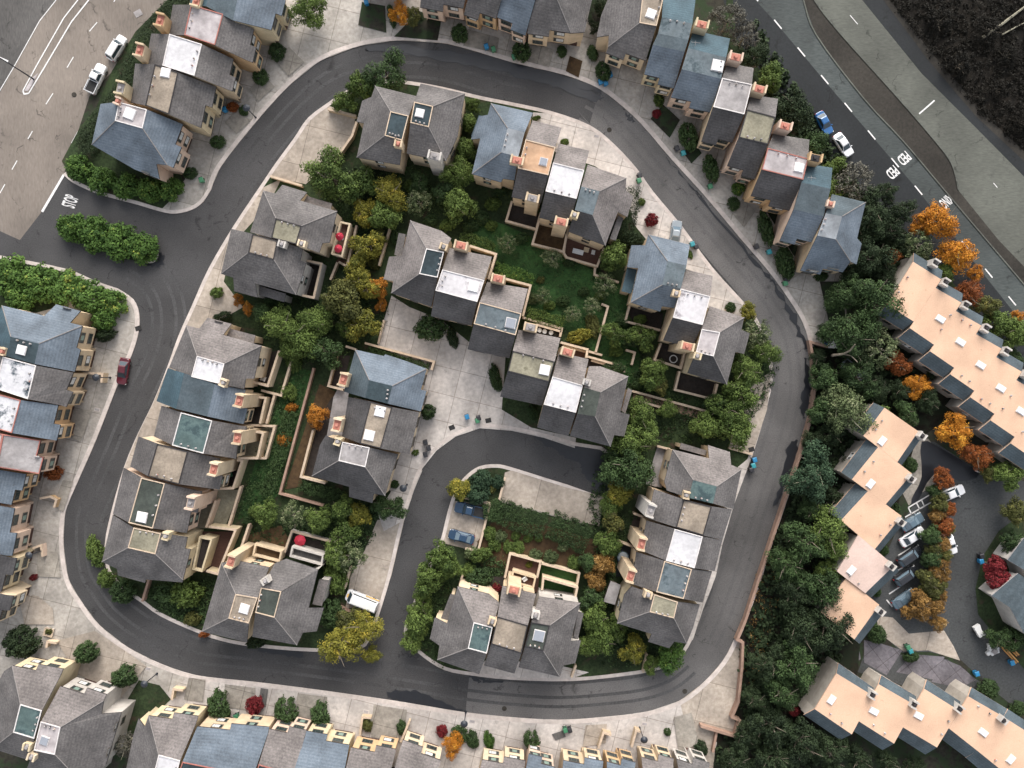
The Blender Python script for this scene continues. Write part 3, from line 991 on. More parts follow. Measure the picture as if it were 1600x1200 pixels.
        for r, zc in enumerate((gz + 3.65, ez - 1.15)):
            if zc - 0.6 < zj or (r == 0 and ez - gz < 6):
                continue
            for c in range(nc):
                p = a.lerp(b, (c + 0.5) / nc) + out * 0.012
                kind = rng.choice(['dark', 'blind', 'green', 'dark'] if name == 'townhouse' else ['white', 'dark'])
                o = link('window', window_mesh(kind, 1.8 if isf[i] else 1.4), root, (p.x - cx, p.y - cy, zc - gz), ang)
                NWIN[0] += 1
        if isf[i]:
            a, b = Vector((*lo_o[i], 0)), Vector((*lo_o[j], 0))
            mid = (a + b) / 2
            gd = MB()
            w = min((b - a).length * 0.8, 4.6)
            c = mid + out * 0.03
            gd.box((c.x, c.y), w, 0.08, gz + 0.12, gz + 2.25, ang, 'garage')
            for k in range(3):
                c2 = mid + out * 0.08
                gd.box((c2.x, c2.y), w - 0.1, 0.03, gz + 0.3 + 0.65 * k, gz + 0.78 + 0.65 * k, ang, 'garage')
            part(gd, 'garage_door')
    # chimneys and skylights, square to the house
    e0 = max(range(n), key=lambda i: (Vector(loop[i]) - Vector(loop[(i + 1) % n])).length)
    ang0 = math.atan2(loop[(e0 + 1) % n][1] - loop[e0][1], loop[(e0 + 1) % n][0] - loop[e0][0])
    for c in chim:
        t = c.split()
        ht = tz + (float(t[3]) if len(t) > 3 else 0.5)
        x, y = P(*map(float, t[0].split(',')), ht)
        big = len(t) < 2 or t[1] != 's'
        wm = wall if len(t) < 3 or t[2] == '-' else t[2]
        ch = MB()
        # long side runs along the eave
        ang = ang0
        if fronts:
            A, B = fronts[0]
            ang = math.atan2(B[1] - A[1], B[0] - A[0])
        lx, ly = (2.2, 1.35) if big else (1.3, 1.05)
        ch.box((x, y), lx, ly, gz if big else ez - 0.5, ht - 0.35, ang, wm)
        ca, sa = math.cos(ang), math.sin(ang)
        for s in (-1, 1):
            d = s * (lx / 2 - 0.14)
            ch.box((x + ca * d, y + sa * d), 0.28, ly + 0.02, ht - 0.352, ht + (0.35 if big else 0.1), ang, wm)
        o = part(ch, 'chimney')
        pt = MB()
        pt.box((x, y), lx - 0.7, ly - 0.3, ht - 0.36, ht - 0.18, ang, potm)
        pt.cyl((x, y), 0.34, 0.27, ht - 0.18, ht + 0.12, potm, 10)
        pt.v = [(a - cx, b - cy, z - gz) for a, b, z in pt.v]
        pt.build('chimney_pot', o)
    for s in lean:
        t = s.split()
        hz = float(t[1])
        q = [P(*map(float, w.split(',')), hz) for w in t[2:]]
        if sum(q[i][0] * q[(i + 1) % len(q)][1] - q[(i + 1) % len(q)][0] * q[i][1] for i in range(len(q))) < 0:
            q = q[::-1]
        lo = MB()
        lo.slab(q, hz - 0.2, hz, t[0], fascia)
        o = part(lo, 'porch_roof')
        lw = MB()
        lw.slab(offset(q, [0.2] * len(q)), gz, hz - 0.2, wall)
        lw.v = [(a - cx, b - cy, z - gz) for a, b, z in lw.v]
        lw.build('porch_wall', o)
    for s in sky:
        t = s.split()
        x, y = P(*map(float, t[0].split(',')), tz)
        sz = float(t[1]) if len(t) > 1 else 1.35
        sk = MB()
        m1 = 'skyd' if len(t) > 2 and t[2] == 'd' else 'skyl'
        lx, ly = (sz, sz) if len(t) < 4 else (sz, float(t[3]))
        ang = ang0
        if fronts:
            A, B = fronts[0]
            ang = math.atan2(B[1] - A[1], B[0] - A[0])
        sk.box((x, y), lx + 0.2, ly + 0.2, tz - 0.02, tz + 0.16, ang, 'trim_w')
        sk.box((x, y), lx, ly, tz + 0.16, tz + 0.28, ang, m1)
        part(sk, 'skylight')
    return root


def row(label, mats, *lines, **kw):
    """a terraced unit: cross lines from back eave to front eave, 'e x,y x,y' or 't x,y x,y'"""
    L_ = [l.split() for l in lines]
    fs = []
    for m, a, b in zip(mats.split(), L_, L_[1:]):
        s = lambda l, k: l[k] + (l[0] if l[0] in 'tm' else '')
        fs.append(f"{m} {s(a, 1)} {s(a, 2)} {s(b, 2)} {s(b, 1)}")
    if 'front' not in kw:
        e = L_[-1]
        x = [float(v) for v in (e[1] + ',' + e[2]).split(',')]
        kw['front'] = (f"{(x[0] + x[2]) / 2},{(x[1] + x[3]) / 2}",)
    return house(label, ' ; '.join(fs), **kw)


gA = 'terraced houses beside the wide tan road'
house("blue-grey hip-roofed end house with a white flat panel, beside the STOP marking", "bl 157,162 186,159t 180,189t 143,226 ; bl 230,171t 286,194 261,258 223,201t ; bl 180,189t 223,201t 261,258 244,256 244,277 205,262 143,226 ; pwt 186,159t 230,171t 223,201t 180,189t",
      front=("273,226",), wall='w_pnk', trim='w', sky=("203,178 1.6",), chim=("183,157 s",), group=gA)
row("terraced house with a gravel-tan flat panel, next to the blue-grey end house", "gy tan gy", "e 211,99 204,160", "t 242,100 227,165", "t 279,113 264,179", "e 328,132 314,200", trim='d', sky=("259,114",), chim=("187,137",), potm='lgy', wall='w_yel', group=gA)
row("terraced house with a plain white flat panel and red edge line", "gy wht gy", "e 236,52 228,100", "t 265,53 254,103", "t 316,69 304,119", "e 365,92 353,139", trim='w', chim=("217,78",), wall='w_tan', group=gA)
row("terraced house with a faded pinkish flat panel and a red edge strip", "gy pwt gy", "e 270,7 262,55", "t 299,7 288,55", "t 349,22 336,71", "e 397,45 385,94", trim='r', chim=("249,31",), wall='w_org', group=gA)
row("blue-roofed terraced house at the top edge, beside the big green tree", "tq sl bl", "e 304,-38 296,8", "t 333,-38 322,10", "t 375,-20 364,32", "e 437,-4 424,47", trim='-', chim=("306,0",), wall='w_yel', group=gA)

gB = 'terraced houses along the upper kerb'
row("tan house whose front just enters the top edge beside the orange tree", "gy tan gy", "e 590,-150 650,-135", "t 580,-110 640,-95", "t 570,-80 630,-65", "e 555,-48 640,-30", wall='w_tan', group=gB)
row("dark-roofed terraced house at the top edge next to the orange tree", "gy tan gy", "e 690,-110 757,-98", "t 675,-75 743,-62", "t 665,-40 733,-26", "e 657,0 724,13", wall='w_pnk', group=gB)
row("dark-roofed terraced house between the dark cone shrub and the blue roof", "gy lgy gy", "e 760,-100 808,-85", "t 748,-60 797,-47", "t 738,-25 786,-10", "e 727,12 775,29", wall='w_org', group=gB)
row("light blue-roofed terraced house on the upper kerb", "bl bl bl", "e 812,-100 860,-85", "t 800,-60 850,-45", "t 788,-20 838,-5", "e 776,27 824,45", wall='w_pnk', group=gB)
house("dark hip-roofed end house with an outside stair, upper kerb", "gy 825,42 892,52 870,-2t 840,-10t ; gy 892,52 915,45 925,0 940,-60 885,-60t 870,-2t ; tan 840,-10t 870,-2t 885,-60t 850,-65t", front=("858,47",), wall='w_tan', group=gB)

gC = 'stepped terrace below the highway'
house("dark grey hip-roofed end house beside the highway with a tan flat panel", "gy 957,-20 940,20 933,54 951,55 950,73 999,36t 1005,-20t ; gy 950,73 1009,95 1026,41t 999,36t ; tan 1005,-20t 1040,-15t 1026,41t 999,36t", front=("980,84",), wall='w_crm', sky=("1017,22",), group=gC, trim='t')
row("slate-blue house with a light blue front slope, second of the stepped terrace", "tq blf sl bl", "e 1036,-8 1087,0", "t 1034,27 1082,37", "t 1028,52 1076,62", "t 1020,70 1070,81", "e 1006,116 1056,128", trim='-', chim=("1097,37",), wall='w_yel', group=gC)
row("slate-blue house with a square white skylight and an aerial, in the stepped terrace", "tq blf bl", "e 1083,47 1141,60", "t 1075,75 1135,90", "t 1065,108 1127,123", "e 1048,152 1113,166", trim='-', chim=("1150,88",), sky=("1121,103 1.7",), wall='w_pnk', group=gC)
row("stepped terrace house with a light grey flat panel and dark front slope", "gy lgy dk", "e 1136,98 1178,106", "t 1128,122 1175,132", "t 1114,167 1163,179", "e 1099,211 1144,223", trim='w', chim=("1187,138",), wall='w_tan', group=gC)
row("stepped terrace house with an olive gravel flat panel and dark front slope", "gy olv dk", "e 1173,148 1216,154", "t 1167,171 1212,183", "t 1154,215 1200,226", "e 1136,259 1183,271", trim='d', chim=("1227,196",), wall='w_pnk', group=gC)
row("stepped terrace house with a pinkish white flat panel edged in red", "gy pwt dk", "e 1208,209 1265,218", "t 1199,231 1263,248", "t 1190,265 1255,281", "e 1173,306 1238,320", trim='r', chim=("1274,246",), potm='trim_d', sky=("1248,262",), wall='w_org', group=gC)
row("slate-blue stepped terrace house with a bent aerial, next to the last house", "tq sl bl", "e 1262,256 1301,262", "t 1252,285 1298,295", "t 1240,327 1287,338", "e 1222,367 1268,379", trim='-', chim=("1298,318 s",), wall='w_pnk', group=gC)
house("blue-roofed last house of the stepped terrace, by the dark wood", "sl 1300,303 1353,316 1316,338t 1290,333t ; bl 1353,316 1340,372 1350,379 1342,412 1329,409 1306,374t 1316,338t ; bl 1277,368t 1306,374t 1329,409 1322,424 1259,412 ; bgy 1290,333t 1316,338t 1306,374t 1277,368t",
      front=("1290,418",), wall='w_tan', trim='-', group=gC)

gD = 'pair with two dark roof panels near the inner upper bend'
house("hip-roofed half of a pair, its dark panel without the star-shaped skylight", "gy 586,134 651,150 639,181t 610,174t ; gy 586,134 610,174t 601,212t 557,246 568,192 555,187 564,154 580,151 ; gy 601,212t 629,220t 625,258 557,246 ; tld 610,174t 639,181t 629,220t 601,212t",
      wall='w_tan', trim='t', chim=("622,224 s",), group=gD, vents=4)
house("hip-roofed half of a pair, its dark panel holding a pale star-shaped skylight", "gy 657,130 727,146 677,166t 647,159t ; gy 727,146 715,212 697,252 670,199t 677,166t ; gy 641,192t 670,199t 697,252 635,240 ; tld 647,159t 677,166t 670,199t 641,192t",
      wall='w_crm', trim='t', chim=("679,243 b w_lgr",), potm='lgy', sky=("656,177 1.2",), group=gD)

gE = 'cluster of four north of the central lawn'
house("broad blue-grey hip roof with a pale grey panel, beside the inner upper kerb", "bl 767,161 833,176 820,207t 793,200t ; bl 767,161 793,200t 783,238t 737,272 750,216 735,215 748,179 762,179 ; bl 783,238t 810,245t 804,283 786,280 783,285 737,272 ; bgy 793,200t 820,207t 810,245t 783,238t",
      wall='w_tan', trim='-', chim=("808,250 b",), lean=("tq 5 748,180 762,182 750,214 736,213",), group=gE)
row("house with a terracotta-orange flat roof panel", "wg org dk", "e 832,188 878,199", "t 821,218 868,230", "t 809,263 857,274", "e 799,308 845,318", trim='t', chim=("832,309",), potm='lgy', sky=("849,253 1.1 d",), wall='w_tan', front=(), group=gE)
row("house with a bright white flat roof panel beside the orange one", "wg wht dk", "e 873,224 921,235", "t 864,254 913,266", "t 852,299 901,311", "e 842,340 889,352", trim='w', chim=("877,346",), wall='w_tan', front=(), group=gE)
house("warm grey hip roof with a small blue-grey panel, next to the crimson shrub", "wg 918,257 979,278 937,299t 908,291t ; wg 979,278 978,296 992,304 982,337 966,331 946,384 926,336t 937,299t ; dk 898,328t 926,336t 946,384 888,362 ; blf 908,291t 937,299t 926,336t 898,328t",
      wall='w_tan', trim='-', chim=("898,335 s w_yel",), potm='lgy', lean=("gy 5 966,336 974,341 962,376 953,373",), group=gE)

gF = 'pair of hip-roofed houses by the inner kerb'
house("grey hip roof with an olive flat panel, beside the red parasols", "gy 411,297 430,302 438,286 478,298 469,313 527,330 471,353t 431,341t ; gy 411,297 431,341t 424,372t 389,362 400,331 ; gy 471,353t 527,330 515,379 505,381 500,396 463,382t ; olv 431,341t 471,353t 463,382t 424,372t",
      wall='w_crm', trim='d', chim=("471,380 s", "440,381 s w_lgr"), potm='lgy', lean=("wg 4.8 479,306 519,318 516,329 472,316",), group=gF)
house("dark grey hip roof with a brown gravel panel, by the inner kerb", "gy 361,357 395,365t 388,395t 345,428 353,392 ; gy 434,376t 474,388 470,407 478,410 463,461 428,406t ; gy 388,395t 428,406t 463,461 399,443 399,464 362,454 364,434 345,428 ; tan 395,365t 434,376t 428,406t 388,395t",
      wall='w_lgr', trim='d', lean=("gy 4.6 406,447 447,459 444,472 402,460",), group=gF)

gG = 'terrace of six along the inner kerb'
house("grey hip roof with a bright white flat panel, first of the inner terrace", "wg 291,508 311,513 320,495 358,505 349,523 409,540 351,568t 308,556t ; gy 291,508 308,556t 299,589t 264,574 ; gy 351,568t 409,540 397,592 386,592 383,608 343,600t ; wht 308,556t 351,568t 343,600t 299,589t",
      wall='w_crm', trim='w', chim=("348,598 s w_crm",), potm='lgy', lean=("wg 5 358,513 399,524 396,537 352,524",), group=gG, vents=4)
row("teal and blue roofed terrace house with a red edge line", "tq sl bl", "e 262,575 244,627", "t 288,583 275,639", "t 336,600 324,651", "e 384,609 371,661", trim='-', chim=("373,626",), wall='w_tan', group=gG)
row("terrace house with a green-grey flat panel framed in white", "gy tlg gy", "e 252,634 240,682", "t 283,644 269,696", "t 332,657 318,709", "e 376,665 369,717", trim='w', chim=("370,684",), wall='w_tan', group=gG)
row("terrace house with a brown gravel flat panel framed in black", "gy tan gy", "e 216,682 203,729", "t 246,693 231,744", "t 294,705 280,757", "e 344,716 333,764", trim='d', chim=("333,733",), wall='w_crm', group=gG)
row("terrace house with a dark green-black flat panel and a white square skylight", "gy dgn gy", "e 193,731 176,803", "t 221,746 201,817", "t 258,755 239,826", "e 306,766 292,833", trim='t', chim=("297,786",), potm='lgy', sky=("222,808 1.5",), wall='w_pnk', group=gG)
house("dark hip-roofed end house with a khaki flat panel, above the lower bend", "gy 176,804 209,824t 200,856t 159,878 ; gy 252,833t 295,838 291,856 298,858 286,906 243,866t ; gy 200,856t 243,866t 286,906 284,911 224,908 221,914 178,902 180,890 159,878 ; olv 209,824t 252,833t 243,866t 200,856t",
      wall='w_yel', trim='t', chim=("258,838 s",), potm='lgy', group=gG)

gH = 'pair beside the shuttle van'
house("hip-roofed half with a tan flat panel and white skylight, lower inner bend", "gy 346,879 368,928t 357,966t 315,987 ; gy 346,879 372,877 420,887 403,934t 368,928t ; gy 357,966t 389,974t 386,1004 315,987 ; tan 368,928t 403,934t 389,974t 357,966t",
      wall='w_tan', trim='t', chim=("360,877 b",), sky=("382,951",), group=gH)
house("hip-roofed half with a blackish flat panel, nearer the shuttle van", "gy 430,880 446,874 497,890 440,924t 408,918t ; gy 439,925t 497,890 482,950 503,953 492,990 473,989 464,1008 429,965t ; gy 399,957t 429,965t 464,1008 394,995 ; dgn 408,918t 440,924t 429,965t 399,957t",
      wall='w_lgr', trim='t', chim=("414,908 s w_lgr",), potm='lgy', lean=("wg 5.2 499,905 514,907 503,947 488,944",), group=gH)

gI = 'row of three in the lower middle of the loop'
house("hip roof with a teal flat panel, beside the two street trees", "gy 715,916 740,972t 731,1013t 683,1031 686,1010 670,1002 678,968 698,974 ; wg 715,916 764,928 781,941 770,980t 740,972t ; gy 731,1013t 761,1021t 749,1054 683,1031 ; tlg 740,972t 770,980t 761,1021t 731,1013t",
      wall='w_crm', trim='w', chim=("769,972 s w_tan",), potm='lgy', lean=("gy 4.8 704,928 712,930 700,972 689,966",), group=gI)
row("middle house of the row of three, with a tan gravel panel", "wg tan gy", "e 785,915 838,928", "t 777,963 825,977", "t 767,1006 815,1021", "e 756,1040 804,1053", trim='d', chim=("803,923",), wall='w_tan', front=(), group=gI)
house("hip roof with a near-black panel and a framed skylight, beside the leafy corner", "wg 842,932 907,942 859,977t 830,972t ; gy 907,942 892,1002 909,1004 900,1040 881,1040 875,1058 849,1017t 859,977t ; gy 820,1010t 849,1017t 875,1058 810,1043 ; dgn 830,972t 859,977t 849,1017t 820,1010t",
      wall='w_lgr', trim='d', chim=("837,962 s w_lgr",), potm='lgy', sky=("842,993 1.6 d",), lean=("gy 5 903,956 912,958 903,998 896,996",), group=gI)

gR = 'cluster of three beside the pale kerbside apron'
house("big blue-grey roof with a dark slate panel and satellite dish, beside the pale apron", "bl 1013,366 1078,382 1073,415t 1043,408t ; bl 1013,366 1043,408t 1035,445t 985,473 997,419 981,416 988,381 1008,383 ; bl 1035,445t 1064,451t 1053,482 1034,479 1032,487 985,473 ; blf 1043,408t 1073,415t 1064,451t 1035,445t",
      wall='w_tan', trim='-', chim=("1057,458 s",), potm='lgy', lean=("tq 4.6 980,418 998,420 986,459 971,455",), group=gR)
row("house with a white panel spotted with dark marks, and a leaning chimney", "wg spt dk", "e 1072,421 1114,431", "t 1063,451 1110,463", "t 1051,496 1098,508", "e 1036,532 1081,543", trim='w', chim=("1074,541",), wall='w_tan', front=(), group=gR)
house("grey hip roof with a pale stained panel, beside the kerbside trees", "wg 1109,478 1163,496 1125,519t 1096,514t ; gy 1163,496 1159,515 1175,520 1166,553 1149,550 1136,601 1115,557t 1125,519t ; dk 1087,550t 1115,557t 1136,601 1074,583 ; pwt 1096,514t 1125,519t 1115,557t 1087,550t",
      wall='w_yel', trim='w', chim=("1090,556 s",), potm='lgy', group=gR)

gJ = 'terrace of five along the inner kerb on the wooded side'
house("grey hip roof with a mossy teal panel, beside the pale patio", "gy 1051,702 1083,750t 1076,778t 1041,766 1038,752 ; wg 1051,702 1108,716 1109,696 1144,707 1143,726 1159,733 1120,760t 1083,750t ; gy 1159,733 1146,796 1114,787t 1120,760t ; tlg 1083,750t 1120,760t 1114,787t 1076,778t",
      wall='w_tan', trim='-', chim=("1073,774 s w_tan",), potm='lgy', lean=("wg 5 1064,692 1104,704 1102,712 1062,701",), group=gJ)
row("terrace house with a brown gravel panel framed in black, wooded side", "gy tan gy", "e 1022,764 1012,810", "t 1068,780 1056,824", "t 1112,791 1099,837", "e 1144,796 1129,844", trim='d', chim=("1017,798 b w_lgr",), potm='lgy', wall='w_tan', group=gJ, side_win=False, bay=False)
row("terrace house with the brightest pure white square roof panel", "gy wht gy", "e 1010,813 1001,860", "t 1054,826 1040,876", "t 1098,838 1085,888", "e 1129,844 1117,893", trim='w', chim=("1003,850",), wall='w_tan', group=gJ, bay=False)
row("terrace house with a blue-grey panel with dark wet edges, wooded side", "gy blf gy", "e 994,862 988,913", "t 1038,876 1025,925", "t 1081,889 1068,936", "e 1113,893 1098,942", trim='t', chim=("986,900",), wall='w_tan', group=gJ, bay=False)
house("dark hip-roofed end house with a khaki panel, wooded side lower bend", "gy 986,915 1022,928t 1015,956t 964,974 975,929 ; gy 1015,956t 1053,966t 1073,1006 1054,1004 1048,1017 1014,1006 1018,991 964,974 ; gy 1059,940t 1095,946 1084,982 1073,1006 1053,966t ; olv 1022,928t 1059,940t 1053,966t 1015,956t",
      wall='w_yel', trim='t', chim=("1013,930 s w_tan",), potm='lgy', group=gJ)

gK = 'stepped row of six across the middle'
house("grey hip roof with a dark teal panel, at the upper end of the middle row", "wg 641,344 666,388t 655,428t 611,458 614,439 597,435 606,399 628,399 ; wg 641,344 690,361 706,374 694,394t 666,388t ; dk 655,428t 684,434t 674,480 611,458 ; tld 666,388t 694,394t 684,434t 655,428t",
      wall='w_crm', trim='w', chim=("693,385 s w_tan",), potm='lgy', lean=("gy 4.8 623,364 634,366 628,402 616,398",), group=gK)
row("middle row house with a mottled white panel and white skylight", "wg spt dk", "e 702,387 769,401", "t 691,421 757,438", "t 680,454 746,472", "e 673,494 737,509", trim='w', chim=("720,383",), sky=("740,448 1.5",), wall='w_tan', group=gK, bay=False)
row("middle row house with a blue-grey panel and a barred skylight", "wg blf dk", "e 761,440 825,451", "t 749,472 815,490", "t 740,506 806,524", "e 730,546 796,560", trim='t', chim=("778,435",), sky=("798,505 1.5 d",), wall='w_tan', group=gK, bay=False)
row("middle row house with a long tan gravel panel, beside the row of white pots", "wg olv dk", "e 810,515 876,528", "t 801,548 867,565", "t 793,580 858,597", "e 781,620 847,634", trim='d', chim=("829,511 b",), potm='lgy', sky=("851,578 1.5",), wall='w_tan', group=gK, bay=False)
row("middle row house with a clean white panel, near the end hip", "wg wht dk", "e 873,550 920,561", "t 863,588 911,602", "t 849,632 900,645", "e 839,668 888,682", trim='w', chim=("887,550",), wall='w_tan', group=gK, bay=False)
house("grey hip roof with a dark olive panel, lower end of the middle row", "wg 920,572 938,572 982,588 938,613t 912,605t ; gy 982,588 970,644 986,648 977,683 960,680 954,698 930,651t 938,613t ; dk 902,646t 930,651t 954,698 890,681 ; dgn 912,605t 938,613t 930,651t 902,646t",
      wall='w_tan', trim='-', chim=("917,597 s w_lgr",), potm='lgy', lean=("wg 5 981,606 988,610 977,646 971,642",), group=gK)

gL = 'row of three beside the inner concrete court'
house("light blue-grey hip roof with a dark slate panel, beside the concrete court", "bl 555,546 600,556 601,553 635,564 667,576 613,603t 577,594t ; sl 555,546 577,594t 571,622t 537,612 ; bl 613,603t 667,576 649,641 606,631t ; tld 577,594t 613,603t 606,631t 571,622t",
      front=("658,608",), wall='w_tan', trim='-', chim=("536,593",), group=gL)
row("dark-roofed house with a long tan panel and two white skylights", "dk tan gy", "e 544,620 534,682", "t 579,627 562,693", "t 613,636 595,701", "e 655,644 640,710", trim='d', chim=("526,664",), sky=("594,643 1.5", "577,680 1.5"), wall='w_crm', group=gL, bay=False)
house("dark grey hip roof with a pale grey panel, ending the row of three", "dk 510,680 535,690t 529,720t 487,744 500,695 ; dk 529,720t 571,730t 602,775 584,772 580,788 543,778 545,761 487,744 ; gy 578,699t 622,710 610,746 602,775 571,730t ; lgy 535,690t 578,699t 571,730t 529,720t",
      front=("616,728",), wall='w_tan', trim='w', chim=("527,690 s w_yel",), potm='lgy', group=gL, bay=False)

gM = 'terrace along the outer kerb of the long straight'
house("big blue-grey hip roof with a dark panel, beside the entrance shrubs", "bl 3,477 69,493 81,474 120,485 110,504 129,509 61,537t 17,526t ; bl 61,537t 129,509 120,543 125,546 116,581 54,569t ; tq 3,477 17,526t 11,557t -35,548 ; tld 17,526t 61,537t 54,569t 11,557t",
      front=("124,526", "120,563"), wall='w_tan', trim='-', sky=("34,547",), chim=("2,549 s",), group=gM, bay=False)
row("terrace house with a stained white panel, next to the maroon car", "gy strp gy", "e -50,545 -60,595", "t 5,557 -8,607", "t 57,571 44,624", "e 115,582 93,633", trim='w', wall='w_tan', group=gM)
row("blue-roofed terrace house with a white and black striped panel", "gy strp bl", "e -50,600 -68,652", "t -15,612 -28,664", "t 33,625 19,677", "e 91,633 78,687", trim='r', wall='w_org', group=gM)
row("pale grey speckled roof terrace house on the long straight", "gy pwt lgy", "e -90,660 -100,710", "t -45,668 -55,718", "t 5,678 -5,730", "e 64,688 51,739", trim='r', wall='w_pnk', group=gM)
row("blue-roofed terrace house with an orange-tan front, beside the brown round shrub", "gy tan bl", "e -120,708 -130,758", "t -72,720 -83,770", "t -25,730 -37,780", "e 30,739 18,789", trim='t', wall='w_org', group=gM)
row("large blue-roofed house with a pink front, on the long straight", "gy tan bl", "e -125,768 -140,840", "t -80,776 -93,848", "t -35,785 -48,857", "e 23,794 8,868", trim='t', wall='w_pnk', group=gM)
row("dark-roofed house with a yellow-tan front, above the last dark roof", "gy tan dk", "e -130,845 -140,900", "t -85,850 -95,908", "t -40,858 -52,915", "e 15,871 2,925", trim='t', wall='w_yel', group=gM)
row("dark-roofed house at the edge, last before the big dark shrub", "gy tan dk", "e -130,905 -140,950", "t -85,912 -95,958", "t -40,920 -52,966", "e 10,930 -3,976", trim='t', wall='w_crm', group=gM)

gN = 'pair of hip-roofed houses in the lower corner'
house("hip roof with a dark teal panel, in the lower corner", "wg 19,1040 95,1055 66,1110t 32,1100t ; gy 19,1040 32,1100t 21,1144t -12,1170 -20,1085 0,1052 ; gy 21,1144t 54,1154t 45,1188 -12,1170 ; tlg 32,1100t 66,1110t 54,1154t 21,1144t",
      front=("57,1047",), wall='w_yel', trim='w', chim=("41,1168 s",), potm='lgy', group=gN)
house("large hip roof with a white panel and outside stair, in the lower corner", "wg 94,1072 162,1095 95,1136t 64,1127t ; gy 162,1095 158,1116 184,1118 160,1200 130,1225 86,1179t 95,1136t ; gy 53,1172t 86,1179t 130,1225 40,1205 ; pwt 64,1127t 95,1136t 86,1179t 53,1172t",
      front=("128,1083",), wall='w_lgr', trim='w', sky=("70,1157 1.2 d",), chim=("48,1184 s w_crm",), potm='lgy', lean=("gy 4.6 143,1158 168,1160 152,1215 122,1212",), group=gN)

gP = 'terrace along the lower edge'
house("grey hip roof with a white panel, first of the lower edge terrace", "wg 232,1118 307,1129 282,1188t 248,1179t ; gy 232,1118 248,1179t 236,1228t 190,1215 202,1155 211,1127 225,1136 ; wht 248,1179t 282,1188t 270,1237t 236,1228t",
      front=("270,1123",), wall='w_yel', trim='w', group=gP)
row("light blue roof with a notched eave, second of the lower edge terrace", "gy tld bl", "e 255,1285 370,1300", "t 270,1235 385,1255", "t 285,1190 396,1212", "e 308,1135 419,1146", trim='r', wall='w_tan', group=gP)
row("grey shingle roof between two blue roofs, lower edge", "gy tld wg", "e 385,1290 445,1300", "t 393,1240 453,1256", "t 404,1194 462,1210", "e 421,1139 476,1151", trim='r', wall='w_pnk', group=gP)
row("light blue roof between two grey roofs, lower edge", "gy tan bl", "e 440,1300 515,1315", "t 448,1255 525,1270", "t 458,1207 535,1222", "e 476,1152 546,1164", trim='t', wall='w_yel', group=gP)
row("grey shingle roof above an orange-tan front, lower edge", "gy tan wg", "e 520,1310 585,1320", "t 527,1265 592,1280", "t 535,1222 602,1236", "e 548,1168 617,1181", trim='t', wall='w_org', group=gP)
row("grey shingle roof above a pale green-grey front, beside the yellow tree", "gy tan wg", "e 590,1310 660,1325", "t 600,1265 668,1280", "t 610,1222 676,1238", "e 626,1167 689,1188", trim='t', wall='w_crm', group=gP)
row("grey roof with a cream front, beyond the passage by the yellow tree", "gy tan wg", "e 725,1325 795,1340", "t 733,1280 800,1290", "t 742,1240 808,1252", "e 753,1187 820,1199", trim='t', wall='w_crm', group=gP)
row("blue roof behind the round clipped shrub, lower edge", "gy tan bl", "e 800,1325 850,1335", "t 806,1280 854,1290", "t 814,1240 860,1250", "e 824,1188 868,1199", trim='t', wall='w_pnk', group=gP)
row("blue roof with a yellow-tan front and twin bays, lower edge", "gy tan bl", "e 868,1325 925,1338", "t 871,1280 929,1290", "t 875,1240 934,1250", "e 880,1188 942,1200", trim='t', wall='w_tan', group=gP)
row("blue roof with an orange-tan front, lower edge", "gy tan bl", "e 948,1325 985,1335", "t 948,1285 986,1295", "t 948,1240 988,1250", "e 948,1190 992,1202", trim='t', wall='w_org', group=gP)
row("grey roof between a tan front and the last grey house, lower edge", "gy tan wg", "e 1020,1325 1075,1335", "t 1014,1280 1070,1290", "t 1008,1235 1062,1248", "e 1002,1183 1052,1196", trim='t', wall='w_tan', group=gP)
row("last grey-fronted house of the lower edge terrace, by the brick-red wall", "gy tan gy", "e 1085,1325 1130,1335", "t 1078,1285 1125,1295", "t 1068,1240 1118,1255", "e 1057,1186 1108,1203", trim='t', wall='w_lgr', group=gP)

# ---- peach flat-roofed rows in the trees
def peach(label, top, skirts, chim=None, sky=None, grp='', m='peach', tz=5.8, ez=4.6, round_=None, wall='w_gry'):
    """flat peach roof with slate skirts; the skirts meet it edge to edge"""
    q = top.split()
    faces = [f"{m} " + ' '.join(a + 't' for a in q)]
    for s in skirts:
        i, d = s.split(':')
        i = int(i)
        a, b = q[i], q[(i + 1) % 4]
        c, e = d.split()
        faces.append(f"sl {a}t {b}t {c} {e}")
    return house(label, ' ; '.join(faces), ez=ez, tz=tz, wall=wall, trim='-', vents=2, fascia=m, bay=False, name='row_house', hair=0.004, group=grp, cat='row house',
                 chim=([chim + ' s w_lgr 0.9'] if chim else []), potm='trim_d', sky=([sky + ' 0.85 l 1.35'] if sky else []))


gQ = 'peach-roofed row beside the highway'
peach("peach flat-roofed end house with a bare grey end wall, under the dark tree", "1427,409 1470.5,436.6 1428,502.6 1386,476", ["0:1473,423 1428,395", "2:1371,492 1410,516"], "1463,411", None, gQ)
Q = [(1462 + 31.5 * i, 450 + 36 * i) for i in range(6)]
QL = ["second peach-roofed house from the bare end wall, with a pale skylight", "peach-roofed house behind the rust-red round tree", "peach-roofed house in the middle of its row, its chimney against dark green bushes",
      "peach-roofed house facing the orange tree across its lower skirt", "peach-roofed house nearly cut by the edge, above the rust-coloured tree", "peach-roofed house at the edge beside the green bush and car park"]
for i, ((x, y), lb) in enumerate(zip(Q, QL)):
    peach(lb, f"{x},{y} {x + 40},{y + 22.8} {x - 2.5},{y + 88.8} {x - 40.4},{y + 62.7}", [f"0:{x + 43},{y + 9} {x + 8},{y - 11}", f"2:{x - 59},{y + 78} {x - 20},{y + 104}"], f"{x + 17 + i * 0.3},{y - 9}", f"{x + 7},{y + 48.5}", gQ)
gS = 'peach-roofed row behind the parking spaces'
